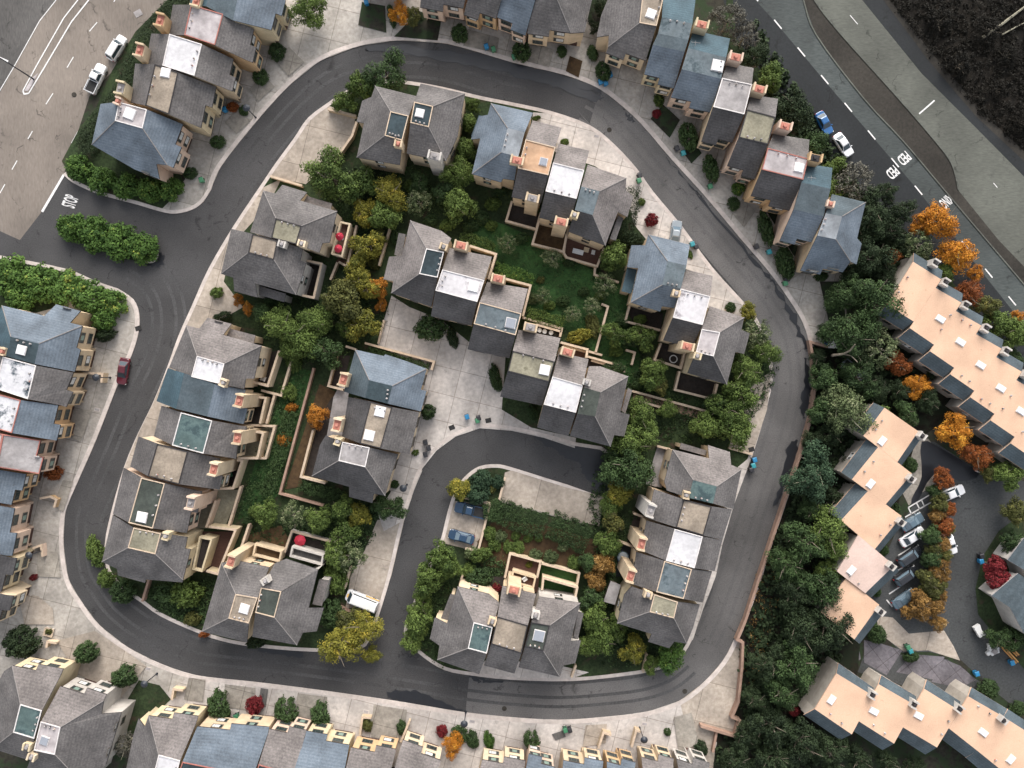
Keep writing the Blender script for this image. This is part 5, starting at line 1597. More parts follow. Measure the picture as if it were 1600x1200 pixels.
for x, y, r, ry, k, lb, *hh in (
    (339, 221, 13, 11, 'dark', "round dark shrub beside the first driveway below the gravel-tan roof"), (296, 270, 12, 10, 'dark', "round dark shrub at the lowest driveway of the terrace by the tan road"),
    (406, 119, 13, 14, 'dark', "round dark shrub on the driveway below the pinkish panel house"), (432, 80, 15, 15, 'dark', "round dark shrub on the driveway below the top blue-roofed house"),
    (363, 166, 11, 9, 'rust', "reddish shrub between a blue bin and a dark bush"), (380, 172, 8, 9, 'dark', "small dark bush beside the reddish shrub"),
    (718, 50, 14, 15, 'dark', "dark cone shrub on the drives of the upper kerb, near the orange tree", 3), (612, 25, 7, 20, 'dark', "narrow dark hedge plant beside a concrete drive, upper kerb"),
    (815, 78, 15, 17, 'dark', "dark cone shrub beside two bins on the upper kerb", 3), (878, 80, 9, 10, 'dark', "small dark shrub at the outside stair, upper kerb"), (926, 82, 9, 14, 'dark', "narrow dark shrub in the gap between the two upper end houses"),
    (943, 110, 12, 17, 'dark', "tall dark shrub beside blue bins below the tan flat panel house", 3), (1030, 156, 10, 12, 'mid', "green shrub above the small red shrub on the upper bend"), (1026, 177, 8, 8, 'red', "small red shrub in a planter on the upper bend"),
    (1077, 212, 15, 24, 'dark', "tall dark shrub beside a blue bin on the stepped terrace", 3.4), (1112, 262, 12, 24, 'dark', "narrow dark shrub at the drive of the light grey panel house", 3), (1154, 294, 12, 12, 'fresh', "fresh green shrub at the drive of the olive panel house"),
    (1147, 318, 11, 12, 'dark', "dark shrub below the fresh green one, near the road"), (1198, 356, 11, 30, 'dark', "long narrow dark shrub between two drives of the slate-blue houses", 3), (1228, 408, 14, 30, 'dark', "long dark shrub at the last drive of the stepped terrace", 3.2),
    (1284, 431, 12, 9, 'dark', "low dark bush below the front of the last blue-roofed house"),
    (163, 524, 19, 10, 'vdark', "dark clipped oval shrub on the pale forecourt above the maroon car"), (82, 738, 17, 14, 'rust', "brown round clipped shrub at an orange-tan front"), (52, 903, 8, 6, 'red', "small dark red shrub in a white planter"), (76, 987, 7, 6, 'olive', "small olive shrub in the square planter"),
    (30, 1005, 30, 26, 'vdark', "big dark shrub mass in the lower corner forecourt", 4), (132, 1021, 19, 17, 'dark', "dark cone shrub at the first drive of the lower corner pair", 4), (192, 1058, 22, 18, 'dark', "dark cone shrub beside the outside stair of the lower corner", 4),
    (340, 1104, 18, 26, 'dark', "dark egg-shaped shrub beside the crimson one, lower edge", 4), (396, 1104, 15, 17, 'red', "dull crimson round shrub between two dark ones, lower edge", 3), (445, 1114, 18, 24, 'dark', "dark egg-shaped shrub second from the crimson one, lower edge", 4),
    (499, 1118, 16, 21, 'dark', "dark egg-shaped shrub near the cream twin-bay front, lower edge", 4), (573, 1132, 10, 14, 'olive', "thin brownish shrub in the tan entry wall, lower edge"), (628, 1138, 9, 14, 'dark', "leaning dark shrub in the hook wall, lower edge"),
    (690, 1143, 10, 12, 'red', "bright crimson ball shrub beside the yellow tree, lower edge"), (717, 1150, 15, 16, 'dark', "dark clipped shrub under the street lamp, behind the yellow tree"), (738, 1156, 11, 16, 'dark', "second dark clipped shrub under the street lamp, lower edge"),
    (764, 1157, 10, 16, 'fresh', "bright green clipped oval shrub, lower edge"), (831, 1160, 13, 18, 'dark', "round-topped dark green shrub in a white planter, lower edge", 3.4), (1043, 1144, 6, 7, 'dark', "tiny dark bush beside a thin wall on the lower forecourt"), (1096, 1170, 11, 14, 'vdark', "dark bush by the last grey front, lower edge"),
    (338, 458, 12, 11, 'mid', "small green shrub on the inner kerb strip beside the orange twigs"), (347, 494, 17, 8, 'vdark', "dark oblong shrub above the first inner terrace house"), (290 + 91, 378, 8, 5, 'fresh', "small bright bush in the nook of the inner kerb strip"),
    (673, 511, 28, 22, 'dark', "big dense dark shrub on the concrete court", 4), (707, 528, 9, 18, 'vdark', "dark narrow shrub against the middle row wall, above the court"), (668, 644, 14, 13, 'dark', "round dark shrub on the court beside the light blue roof", 2.6), (649, 708, 7, 6, 'mid', "small bush by the black pots on the inner kerb"), (616, 757, 8, 7, 'dark', "small dark bush below the end hip, inner spur"),
    (774, 590, 10, 24, 'dark', "tall dark shrub at the edge of the concrete court below the tan gravel panel"), (833, 645, 8, 15, 'dark', "narrow dark shrub by the tan corner of the white panel house"),
    (752, 749, 19, 16, 'teal', "dense clipped shrub at the tip of the kerb curve"), (778, 753, 12, 12, 'teal', "round clipped shrub beside the bare court wall"), (746, 772, 22, 18, 'teal', "large clipped shrub above the blue pickup"), (768, 764, 8, 8, 'olive', "small olive bush between the clipped shrubs"),
    (455, 637, 12, 8, 'org', "small orange shrub between hedge and pink wall"), (443, 687, 13, 12, 'org', "bright orange shrub in the green strip beside the pink wall"), (450, 614, 14, 17, 'mid', "rounded green bush in the strip behind the inner terrace"), (459, 566, 14, 22, 'mid', "upright green bush at the top of the strip behind the inner terrace"),
    (988, 375, 20, 12, 'vdark', "dark bush where the tall hedge meets the blue roof"), (1003, 315, 7, 7, 'mid', "small round bush by the pale concrete apron"), (1142, 480, 9, 9, 'dark', "small dark bush on the tip of the pale apron"), (1078, 398, 5, 9, 'mid', "slim bush against the big blue roof's kerb side"),
    (882, 222, 8, 7, 'mid', "small bush beside the bright white panel house, on the apron"), (838, 184, 8, 4, 'mid', "tiny bush behind the orange panel house"), (905, 525, 22, 13, 'yel', "golden hedge bush beside the reddish yard"), (926, 508, 12, 22, 'olive', "tall golden hedge bush by the long thin wall"), (845, 438, 8, 7, 'olive', "small olive bush on the lawn beside a clipped hedge"),
    (783, 838, 11.7, 10.8, 'sil', "pale leafy shrub in the brown bed, nearest the parking bay"), (765, 834, 11.7, 13.5, 'mid', "green shrub in the brown bed close to the parking wall"), (772, 853, 11.7, 13.5, 'mid', "green shrub in the brown bed, below another by the parking wall"), (795, 855, 10.4, 12.2, 'mid', "rounded green shrub above the plum-brown deck"),
    (810, 856, 10.4, 13.5, 'mid', "rounded green shrub beside the one above the plum-brown deck"), (837, 868, 13.0, 10.8, 'sil', "pale leafy shrub above the yellow one"), (861, 871, 14.3, 12.2, 'sil', "pale leafy shrub above the pale outer yard wall"), (898, 880, 13.0, 13.5, 'mid', "green shrub at the end of the brown bed"), (842, 842, 7.8, 6.8, 'mid', "tiny shrub in the middle of the brown bed, above"),
    (825, 842, 9.1, 6.8, 'mid', "tiny shrub in the brown bed under the clipped hedge"), (806, 838, 9.1, 8.1, 'mid', "tiny shrub in the brown bed nearer the parking wall"), (880, 856, 10.4, 8.1, 'sil', "pale leafy shrub under the far end of the clipped hedge"), (750, 868, 20.8, 12.2, 'mid', "low leafy bush below the parking bay wall"), (736, 866, 13.0, 12.2, 'sil', "low pale bush at the corner of the parking bay"),
    (827, 883, 7, 6, 'yel', "bright yellow shrub on the plum-brown deck"), (776, 919, 9, 9, 'red', "dark red shrub in the yard beside the pale wall"), (748, 905, 22, 18, 'dark', "dark leafy mass in the yard above the teal panel house"), (735, 893, 14, 14, 'mid', "green fern-like bush at the yard above the teal panel house"),
    (1243, 1112, 11, 9, 'red', "dark crimson bush at the foot of the large grey end wall"), (1424, 727, 12, 13, 'dark', "dark bush at the second peach house, by the parking road"), (1398, 795, 10, 10, 'dark', "dark bush between the second and third peach parking houses"), (1382, 860, 8, 9, 'dark', "dark bush beside the pale pinkish roof"), (1372, 992, 15, 16, 'dark', "dark bush at the end of the parking row, by the patios"),
    (1425, 1027, 13, 9, 'dark', "dark bush beside the green and blue bins"), (1546, 1078, 18, 16, 'dark', "dark bush beside the corner row, near the parking road"), (1592, 1108, 14, 12, 'dark', "dark bush at the corner row's far end"), (1370, 925, 8, 9, 'dark', "dark bush below the pale pinkish roof"),
    (190, 925, 22, 20, 'dark', "dark bush at the lower inner bend, under the end house"), (290, 928, 30, 25, 'mid', "broad green bush between the end house and the tan-panelled pair"), (262, 930, 24, 22, 'dark', "dark bush above the pinkish kerb wall"), (300, 968, 16, 12, 'olive', "brownish grass clump at the inner kerb of the lower bend"), (318, 992, 10, 6, 'rust', "rusty grass clump on the kerb edge of the lower bend"),
    (148, 862, 16, 28, 'mid', "tall green bush hanging over the kerb beside the end house"), (165, 905, 16, 16, 'mid', "pale twiggy bush over the kerb below the end house"), (400, 1005, 18, 9, 'vdark', "dark low bush between the two halves of the van pair"), (524, 905, 22, 28, 'mid', "deep green bush beside the van court wall"), (515, 960, 22, 26, 'dark', "dark bush behind the golden street tree"),
    (700, 352, 15, 12, 'mid', "green bush between the middle row and the large garden trees"), (735, 352, 14, 11, 'dark', "dark bush at the start of the upper lawn hedge"), (752, 340, 14, 12, 'dark', "dark bush above the upper lawn hedge"), (768, 352, 12, 9, 'mid', "green bush above the upper lawn hedge, by the dark yard"), (782, 298, 12, 9, 'dark', "dark bush in the shade behind the broad blue roof"), (770, 318, 16, 11, 'mid', "long green bush outside the dark yard wall"), (815, 372, 13, 9, 'dark', "dark bush below the dark yard wall"),
    (832, 466, 13, 10, 'sil', "pale shaggy bush beside the parapet of the middle row"), (858, 478, 11, 9, 'mid', "green bush at the low end of the lawn hedges"), (880, 470, 12, 9, 'dark', "dark bush on the lower lawn beside the pale small tree"), (912, 455, 10, 8, 'dark', "dark bush on the open lawn"), (938, 462, 11, 9, 'mid', "green bush by the thin wall end, lawn side"), (890, 410, 11, 8, 'dark', "dark bush below the red-brown deck wall"), (975, 500, 13, 11, 'dark', "dark bush in the garden beside the long thin wall"), (962, 550, 13, 10, 'mid', "green bush above the hooked wall"),
    (1000, 500, 12, 10, 'mid', "green bush beside the black yard wall"), (950, 575, 14, 9, 'dark', "dark bush below the short reddish strip"), (1000, 600, 13, 9, 'dark', "dark bush at the start of the brick walk"), (642, 290, 13, 12, 'mid', "green bush behind the yellow-topped tree"), (672, 345, 13, 10, 'dark', "dark bush below the pale grey-green tree"), (620, 372, 10, 14, 'dark', "dark bush along the leaning wall of the middle row"), (585, 410, 12, 12, 'olive', "olive bush between yellow-green trees and leaning wall"), (560, 472, 14, 12, 'dark', "dark bush under the broad olive tree"), (425, 470, 15, 10, 'dark', "dark bush under the lean-to of the brown gravel panel house"),
    (400, 800, 13, 11, 'mid', "green bush where the green strip ends"), (388, 815, 12, 9, 'dark', "dark bush beside the leaning pinkish wall"), (560, 905, 0.1, 0.1, 'dark', "")):
    if lb and r > 1:
        shrub(x, y, r, k, lb, 'shrubs and bushes of the estate', h=(hh[0] if hh else None), ry=ry, rz=0.25)
hedge("clipped hedge row across the upper lawn", "722,372 745,376 772,389", 18, 1.6, 'mid', 11)
hedge("clipped hedge row behind the mottled white panel house", "776,418 800,424 832,437", 20, 1.6, 'fresh', 12)
hedge("clipped hedge row behind the blue-grey panel house", "826,488 850,494 880,503", 20, 1.6, 'mid', 13)
hedge("tall dark hedge between the grey hip roof and the crimson shrub", "990,295 986,330 980,368", 24, 2.6, 'vdark', 14)
hedge("broad clipped green hedge below the bare concrete court", "778,792 800,806 830,814 850,820", 40, 1.8, 'dark', 15)
hedge("second broad clipped hedge, toward the wooded end of the bare court", "862,818 885,828 918,842", 44, 1.8, 'dark', 16)
hedge("rounded clipped hedge beside the parking bay wall", "766,786 772,800 770,812", 26, 1.7, 'dark', 19)
hedge("long straight dark hedge in the strip behind the inner terrace", "455,645 444,700 432,740 418,776", 20, 1.5, 'dark', 17)
hedge("dark hedge under the eave of the end hip of the row of three", "470,755 500,765 540,775", 20, 1.6, 'dark', 18)
hedge("dark hedge in the narrow bed behind the concrete court wall", "578,545 620,556 668,572", 8, 1.2, 'dark', 20)
g1 = 'garden trees inside the loop'
for t in (
    (602, 114, 34, 'bdark', "dark broad tree overhanging the upper road bend"), (562, 131, 24, 'mid', "green tree beside the dark one at the upper bend"), (537, 155, 19, 'mid', "smaller green tree at the tip of the parking court wall, upper bend"),
    (738, 163, 13, 'mid', "small tree at the kerb between star skylight roof and blue roof"), (733, 190, 15, 'mid', "small tree second from the upper kerb beside the blue roof"), (727, 232, 20, 'mid', "tree in the gap beside the star skylight roof"), (718, 268, 28, 'bmid', "large green tree below the gap between the pair and the blue roof"), (716, 318, 26, 'mid', "green tree above the upper lawn hedge"), (690, 300, 18, 'dark', "dark tree beside the large green one above the lawn"),
    (512, 272, 40, 'bmid', "wide bright green tree at the lower end of the upper parking court"), (560, 285, 27, 'mid', "green tree between the wide one and the yellow-topped tree"), (607, 300, 31, 'byel', "yellow-topped tree below the dark-panelled pair"), (598, 335, 24, 'mid', "green tree below the yellow-topped one"), (566, 330, 20, 'yel', "yellowish tree beside the terrace wall of the olive panel roof"), (655, 316, 22, 'sil', "pale grey-green tree above the middle row"), (655, 285, 17, 'dark', "dark tree between the pair and the pale grey-green tree"),
    (573, 385, 26, 'yel', "yellow-green tree beside the red parasols"), (592, 370, 14, 'olive', "small olive tree by the leaning wall of the middle row"), (555, 425, 22, 'yel', "loose yellow-green tree beside the dark terrace"), (570, 447, 22, 'yel', "yellow-green tree left of the orange one, upper garden"), (532, 468, 34, 'olive', "broad brownish olive tree in the upper garden"), (545, 448, 20, 'olive', "olive tree above the broad brownish one"), (588, 450, 18, 'org', "thin orange tree near the upper end of the middle row"), (596, 476, 10, 'org', "small orange twiggy tree by the concrete court corner"),
    (563, 507, 25, 'yel', "round tree with yellow upper side by the court"), (540, 512, 18, 'mid', "green tree between olive and yellow-sided trees"), (436, 508, 34, 'bmid', "bright green tree below the brown gravel panel house"), (490, 505, 32, 'bmid', "bright green tree beside the olive tree, lower side"), (475, 535, 28, 'mid', "green tree above the long pinkish wall"), (450, 545, 20, 'mid', "green tree behind the bright white panel house"), (408, 488, 18, 'dark', "dark tree under the eave of the brown gravel panel house"), (508, 548, 26, 'dark', "dark tree above the light blue hip roof"), (372, 468, 10, 'org', "orange twiggy tree on the inner kerb strip"), (387, 482, 10, 'org', "second orange twiggy tree beside the dark oblong shrub"),
    (494, 651, 19, 'org', "bright orange tree beside the pinkish wall"), (413, 803, 22, 'mid', "green round tree at the foot of the inner strip"), (458, 805, 22, 'sil', "pale green tree beside the round one, foot of the inner strip"), (497, 812, 22, 'mid', "green tree above the yard with the red parasol"), (535, 797, 22, 'mid', "green tree under the end hip roof"), (560, 805, 20, 'yel', "yellow-green tree close to the spur road"), (535, 838, 24, 'mid', "green tree beside the yard with the red parasol"), (545, 870, 26, 'sil', "pale spiky tree beside the van court"), (525, 870, 22, 'mid', "green tree behind the red parasol yard"), (612, 795, 20, 'dark', "dark round tree hanging over the spur road"), (596, 790, 16, 'dark', "dark tree beside the round one at the spur road"),
    (532, 1008, 36, 'byel', "olive-gold street tree at the lower junction"), (566, 985, 32, 'byel', "golden street tree at the corner of the spur road"), (540, 975, 22, 'olive', "olive tree behind the golden corner tree"), (580, 1025, 14, 'yel', "small golden tree tip over the lower junction"),
    (652, 973, 26, 'mid', "street tree beside the spur road, near the junction"), (643, 1003, 20, 'mid', "street tree lowest on the spur road"), (660, 945, 18, 'mid', "small tree between the two street trees on the spur"), (690, 872, 26, 'mid', "green tree below the parking bay"), (670, 905, 26, 'mid', "green tree on the kerb below the parking bay tree"), (700, 888, 20, 'mid', "green tree behind the kerb tree below the parking bay"), (716, 765, 18, 'yel', "yellow-green tree at the kerb by the blue pickup"),
    (1005, 648, 26, 'bmid', "dense green tree at the end of the middle row"), (1045, 640, 15, 'mid', "small tree at the end of the brick walk"), (988, 690, 34, 'bmid', "large green tree with white flowers between the spur and the pale patio"), (985, 738, 40, 'bdark', "largest dark green tree at the closed end of the spur"), (958, 720, 20, 'dark', "dark tree at the kerb end of the spur"), (968, 772, 22, 'yel', "yellow-leaved tree below the largest dark one"), (952, 792, 18, 'mid', "green tree over the end of the bare court"), (958, 818, 20, 'olive', "olive tree beside the yard of the brown gravel panel"), (952, 850, 22, 'mid', "green tree beside the yard of the white square roof"), (943, 882, 20, 'brn', "brownish orange tree by the blue-floored yard"), (932, 908, 18, 'brn', "golden brown tree beside the grey shelter roof"), (920, 880, 16, 'dark', "dark tree by the end of the clipped hedge"),
    (925, 938, 20, 'dark', "dark tree beside the pale yard wall"), (930, 968, 26, 'mid', "green tree between the two lower hip roofs"), (940, 1000, 26, 'mid', "green tree nearer the lower bend kerb, in the leafy corner"), (965, 985, 20, 'mid', "green tree against the dark hip end house"), (920, 1010, 20, 'mid', "green tree beside the near-black panel house"), (992, 1018, 22, 'yel', "light green tree by the thin wall of the leafy corner"), (1050, 1028, 24, 'fresh', "round fresh green tree overhanging the lower bend"), (1018, 1040, 14, 'mid', "small pale tree at the kerb of the lower bend"),
    (1182, 520, 24, 'sil', "pale airy tree at the kerb above the hip roof's eave"), (1170, 488, 15, 'yel', "small yellow-green tree on the kerb tip"), (1198, 550, 26, 'bmid', "large green tree at the kerb beside the grey hip roof"), (1170, 580, 30, 'bmid', "big green tree beside the eave of the grey hip roof"), (1158, 615, 28, 'mid', "bright green tree below the big kerbside ones"), (1140, 645, 32, 'bmid', "wide green tree in the wooded group by the pale patch"), (1105, 665, 24, 'mid', "green tree above the mossy teal panel house"), (1152, 675, 28, 'mid', "yellowish green tree beside the pale concrete patch"), (1120, 630, 18, 'dark', "dark tree behind the wide green one"),
    (862, 402, 17, 'sil', "pale thin tree on the lawn beside the garden yard"), (793, 380, 15, 'sil', "pale thin tree on the lawn above the clipped hedge"), (945, 445, 19, 'sil', "pale thin tree at the end of the thin wall"), (960, 400, 24, 'mid', "leafy tree between the deck yard and the big blue roof"), (895, 490, 13, 'sil', "pale small tree on the lower lawn"), (925, 478, 14, 'sil', "pale small tree by the long thin wall"), (848, 462, 14, 'sil', "pale shaggy tree beside the golden bush"), (960, 520, 19, 'mid', "green tree in the dark garden below the lawn"), (1003, 525, 22, 'mid', "green tree below the black yard"), (1022, 582, 24, 'mid', "round green tree above the brick walk"), (985, 530, 14, 'dark', "dark tree between two green ones below the lawn"), (1030, 600, 16, 'olive', "olive tree beside the brick walk"), (965, 575, 12, 'dark', "small dark tree in the hooked-wall garden"),
):
    tree(t[0], t[1], t[2], t[3], t[4], g1)
shrub(1019, 343, 12, 'red', "crimson shrub on the pale apron beside the big blue roof", None, h=2.2)
tree(624, 18, 19, 'gold', "orange tree at the top edge above the upper kerb", None)
tree(645, 22, 15, 'olive', "olive tree beside the orange one at the top edge", None)
tree(480, 12, 30, 'bmid', "big green tree at the top edge beside the wide concrete drive", None)
tree(708, 1166, 20, 'gold', "golden yellow tree in front of the gap, lower edge", None, h=1.5)
tree(195, 1165, 22, 'bare', "bare brownish tree in the gap of the lower corner houses", None)
tree(655, 25, 8, 'vdark', "narrow black-green tree between orange tree and dark roof", None)

g2 = 'trees of the wood and roadside beyond the loop'
for t in (
    (1275, 742, 40, 'teal', "blue-green broad tree with pale branches beside the brick-red wall"), (1328, 640, 40, 'bsil', "pale grey-green pine over the upper end of the parking row"), (1345, 590, 30, 'bdark', "dark tree above the pale pine"), (1385, 655, 20, 'mid', "green tree beside the pale pine, above the peach end house"), (1420, 648, 20, 'dark', "dark green round bush-tree above the peach parking row"), (1455, 628, 22, 'vdark', "dark tree between the brown-orange and golden trees"),
    (1330, 520, 40, 'bdark', "dark tree beside the white and blue box"), (1375, 470, 44, 'bdark', "broad black-green tree overlapping the peach end house"), (1320, 460, 30, 'bdark', "dark tree below the last blue-roofed house"), (1290, 640, 24, 'dark', "dark tree between pine and boundary wall"), (1290, 590, 24, 'dark', "dark tree at the wall behind the twin-branched bare trunk"),
    (1375, 545, 30, 'sil', "olive-grey twiggy tree beside the brown-orange one"), (1395, 400, 14, 'rust', "small brown-orange tree below the highway trees"), (1360, 400, 34, 'vdark', "very dark tree between the last blue roof and the small brown one"), (1365, 335, 36, 'vdark', "very dark tree beside the highway, above the last blue roof"), (1338, 285, 34, 'bare', "grey leafless tree beside the highway lettering"), (1320, 330, 28, 'vdark', "very dark tree behind the last blue roof"), (1310, 262, 20, 'mid', "green tree beside the white saloon on the highway"), (1300, 295, 22, 'mid', "green tree below the white saloon on the highway"), (1270, 225, 24, 'dark', "dark tree beside the blue car on the highway"),
    (1242, 172, 36, 'vdark', "very dark tree above the olive panel house"), (1205, 120, 22, 'mid', "green tree beside the highway, near the light grey panel house"), (1180, 85, 24, 'vdark', "very dark tree by the slate-blue skylight house"), (1140, 28, 30, 'bare', "grey leafless tree at the top edge beside the highway"), (1165, 55, 24, 'bare', "grey leafless tree lower than the top-edge one"), (1215, 205, 16, 'dark', "small dark tree behind the olive panel house"), (940, 8, 16, 'vdark', "black-green tree in the gap at the top edge"), (930, 40, 12, 'vdark', "black-green bush tree in the dark gap below the top edge"),
    (1470, 345, 32, 'gold', "orange-gold tree over the highway lettering"), (1443, 352, 20, 'gold', "yellow-gold tree beside the big orange-gold one"), (1502, 395, 30, 'gold', "orange tree beside the highway, next to a rust-red one"), (1527, 427, 14, 'gold', "small orange tree above the rust-red one"), (1515, 457, 27, 'rustbig', "rust-red round tree behind the peach row"), (1437, 382, 24, 'sil', "grey-green bushy tree above the bare end wall"), (1478, 425, 16, 'mid', "green bushy tree between chimneys and orange tree"), (1548, 478, 20, 'olive', "brown-olive tree below the rust-red one"), (1565, 505, 24, 'mid', "green tree beside the peach row near the edge"), (1592, 520, 26, 'mid', "green tree at the edge below the orange leaves"), (1592, 495, 12, 'gold', "small orange tree at the edge beside the highway"), (1585, 560, 16, 'dark', "dark tree at the edge, beside the peach row"),
    (1405, 570, 20, 'rust', "brown-orange tree below the slate skirts of the highway row"), (1436, 603, 23, 'gold', "golden tree beside the brown-orange one"), (1497, 675, 29, 'gold', "round orange tree between the two peach rows"), (1532, 712, 25, 'rustbig', "rust-coloured tree beside the round orange one"), (1580, 742, 24, 'mid', "green tree at the car park entrance by the edge"), (1548, 740, 14, 'olive', "olive bush tree by the car park entrance"),
    (1476, 750, 18, 'rust', "rust-brown tree at the head of the car park island"), (1470, 786, 16, 'olive', "olive tree second on the car park island"), (1486, 796, 12, 'rust', "small brown tree beside the olive one on the island"), (1478, 822, 16, 'rust', "brown tree third on the car park island"), (1458, 838, 16, 'dark', "dark tree beside the white saloon, car park island"), (1474, 850, 15, 'brn', "orange-brown tree by the white car under the island trees"), (1458, 875, 16, 'dark', "dark tree above the lower island trees"), (1474, 885, 15, 'brn', "pale brown tree low on the car park island"), (1452, 908, 18, 'olive', "olive tree beside the black parked car"), (1470, 915, 14, 'olive', "small olive tree near the lower island tip"), (1440, 950, 24, 'brn', "golden tree at the wide end of the car park island"), (1462, 948, 17, 'brn', "orange tree at the wide end of the car park island"), (1468, 975, 13, 'brn', "narrow gold tree at the tip of the car park island"),
    (1462, 768, 12, 'dark', "small dark tree between the head and second trees of the car park island"), (1466, 806, 13, 'brn', "light brown tree above the dark one on the car park island"), (1484, 826, 12, 'olive', "small olive tree on the road side of the car park island"), (1462, 858, 14, 'olive', "olive tree between two dark ones on the car park island"), (1478, 868, 12, 'olive', "small olive tree below the white car, car park island"), (1462, 893, 13, 'brn', "light brown tree on the bay side, low on the car park island"), (1474, 902, 12, 'brn', "light brown tree on the road side, low on the car park island"), (1458, 928, 15, 'olive', "olive tree above the two orange ones at the island's wide end"), (1472, 932, 11, 'brn', "small brown tree at the road side of the island's wide end"),
    (1556, 885, 18, 'red', "crimson tree above another at the pale houses"), (1561, 905, 20, 'red', "lower crimson tree in front of the pale houses"), (1585, 850, 20, 'dark', "dark tree above the crimson ones at the edge"), (1590, 800, 20, 'olive', "brown-green tree at the edge of the parking road"), (1565, 1000, 18, 'dark', "dark tree behind the white heap and the lumber"), (1590, 1000, 18, 'dark', "dark tree beside the lumber pile at the edge"),
):
    tree(t[0], t[1], t[2], t[3], t[4], g2)
# the dense wood beyond the wall: evergreens nothing tells apart
gw = 'evergreens of the dense wood'
rw = random.Random(12)
wood = [(1300, 832, 36, 'bmid'), (1262, 850, 36, 'bdark'), (1322, 870, 22, 'bmid'), (1232, 885, 30, 'bdark'), (1290, 925, 36, 'bdark'), (1305, 895, 26, 'bmid'), (1245, 930, 30, 'vdark'), (1300, 985, 38, 'vdark'), (1258, 985, 34, 'vdark'), 
        (1205, 1040, 28, 'vdark'), (1250, 1045, 36, 'bdark'), (1222, 1085, 30, 'bdark'), (1180, 1095, 22, 'vdark'), (1210, 1140, 32, 'vdark'), (1170, 1150, 24, 'vdark'), (1255, 1160, 34, 'vdark'), (1300, 1180, 30, 'vdark'), (1345, 1190, 24, 'vdark'), (1150, 1190, 26, 'vdark'),
        (1215, 1190, 30, 'vdark'), (1390, 1195, 22, 'vdark'), (1270, 800, 22, 'bdark'), (1270, 690, 18, 'vdark'), (1300, 680, 20, 'vdark'), (1308, 780, 20, 'vdark'), (1330, 730, 16, 'vdark'), (1430, 1200, 18, 'vdark'), (1375, 610, 20, 'vdark'), (1280, 560, 16, 'vdark'), (1340, 545, 24, 'vdark'),
        (1288, 520, 14, 'vdark'), (1410, 610, 18, 'vdark'), (1460, 580, 14, 'vdark'), (1335, 420, 22, 'vdark'), (1385, 430, 22, 'vdark'), (1395, 360, 24, 'vdark'), (1410, 330, 22, 'vdark'), (1385, 300, 20, 'vdark'), (1345, 350, 24, 'vdark')]
for x, y, r, k in wood:
    lb = {'bmid': "mid-green evergreen of the dense wood beside the peach roofs", 'bdark': "dark evergreen of the dense wood beyond the brick-red wall", 'vdark': "black-green evergreen of the dense wood and roadside"}[k]
    tree(x, y, r, k, lb, {'bmid': 'green evergreens beside the peach roofs', 'bdark': gw, 'vdark': 'black-green evergreens of the wood'}[k], h=r * 0.107 * 0.9)
for x, y in ((1470, 30), (1545, 45), (1500, 100), (1575, 85), (1560, 140), (1598, 190)):
    tree(x, y, rw.uniform(16, 26), 'black', "near-black tree on the hillside above the highway", 'near-black hillside trees', h=0.3)
# undergrowth: countless leaves and brush
def undergrowth(name, poly, n, m, seed, hmax=0.8, leaf=0.5):
    r = np.random.default_rng(seed)
    q = np.array(pts(poly))
    lo, hi = q.min(0), q.max(0)
    out = []
    while len(out) < n:
        p = lo + (hi - lo) * r.random(2)
        ins = False
        j = len(q) - 1
        for i in range(len(q)):
            if (q[i][1] > p[1]) != (q[j][1] > p[1]) and p[0] < (q[j][0] - q[i][0]) * (p[1] - q[i][1]) / (q[j][1] - q[i][1]) + q[i][0]:
                ins = not ins
            j = i
        if ins:
            out.append((p[0], p[1], 0.2 + r.random() * hmax * 0.5))
    k = r.integers(10, 22, n)
    me = leaf_mesh(name, out, r.uniform(0.3, 0.9, n), k, leaf, seed, 0.5, r.random(n))
    o = link(name, me)
    place_leaf(o, m)
    tag(o, kind='stuff')
    return o


undergrowth('undergrowth', "1266,545 1300,545 1322,505 1340,430 1420,380 1460,440 1440,560 1340,700 1300,800 1340,870 1300,960 1330,1000 1250,1120 1290,1200 1120,1200 1120,1150 1149,1151 1160,1003 1186,905 1226,782 1252,707 1268,650", 1500, 'L_vdark', 41)
undergrowth('undergrowth', "1385,-10 1610,-10 1610,245 1525,172 1452,84", 900, 'L_black', 42, 0.5, 0.26)
undergrowth('undergrowth', "1170,20 1330,280 1480,430 1420,390 1340,420 1200,140", 500, 'L_vdark', 43)
undergrowth('fallen_leaves', "1180,900 1200,860 1225,900 1190,1040 1160,1100", 120, 'L_brn', 44, 0.1, 0.14)
undergrowth('ground_cover', "370,812 440,580 480,580 445,765", 420, 'L_dark', 45, 0.2, 0.22)
undergrowth('ground_cover', "735,345 880,398 970,445 990,480 1000,560 960,570 860,505 770,430", 700, 'L_dark', 46, 0.1, 0.16)
undergrowth('ground_cover', "640,250 720,330 690,350 640,330 580,370 560,460 610,470 590,520 520,570 420,560 400,500 530,440 530,340 480,280 560,262", 900, 'L_dark', 47, 0.3, 0.25)
undergrowth('ground_cover', "990,540 1040,600 1130,640 1180,500 1220,560 1190,640 1130,690 1000,690 940,800 1000,800 960,900 940,1040 1060,1040 1000,960 900,960 930,850 920,780", 1100, 'L_dark', 48, 0.3, 0.25)
undergrowth('ground_cover', "380,830 500,800 600,780 580,840 540,910 500,900 500,840 440,850 380,878", 420, 'L_dark', 49, 0.3, 0.25)
undergrowth('ground_cover', "640,1000 660,900 760,870 790,870 780,920 715,910 680,970 690,1040", 350, 'L_dark', 50, 0.3, 0.25)
undergrowth('ground_cover', "225,915 310,910 345,890 320,980 250,955", 260, 'L_dark', 51, 0.3, 0.25)
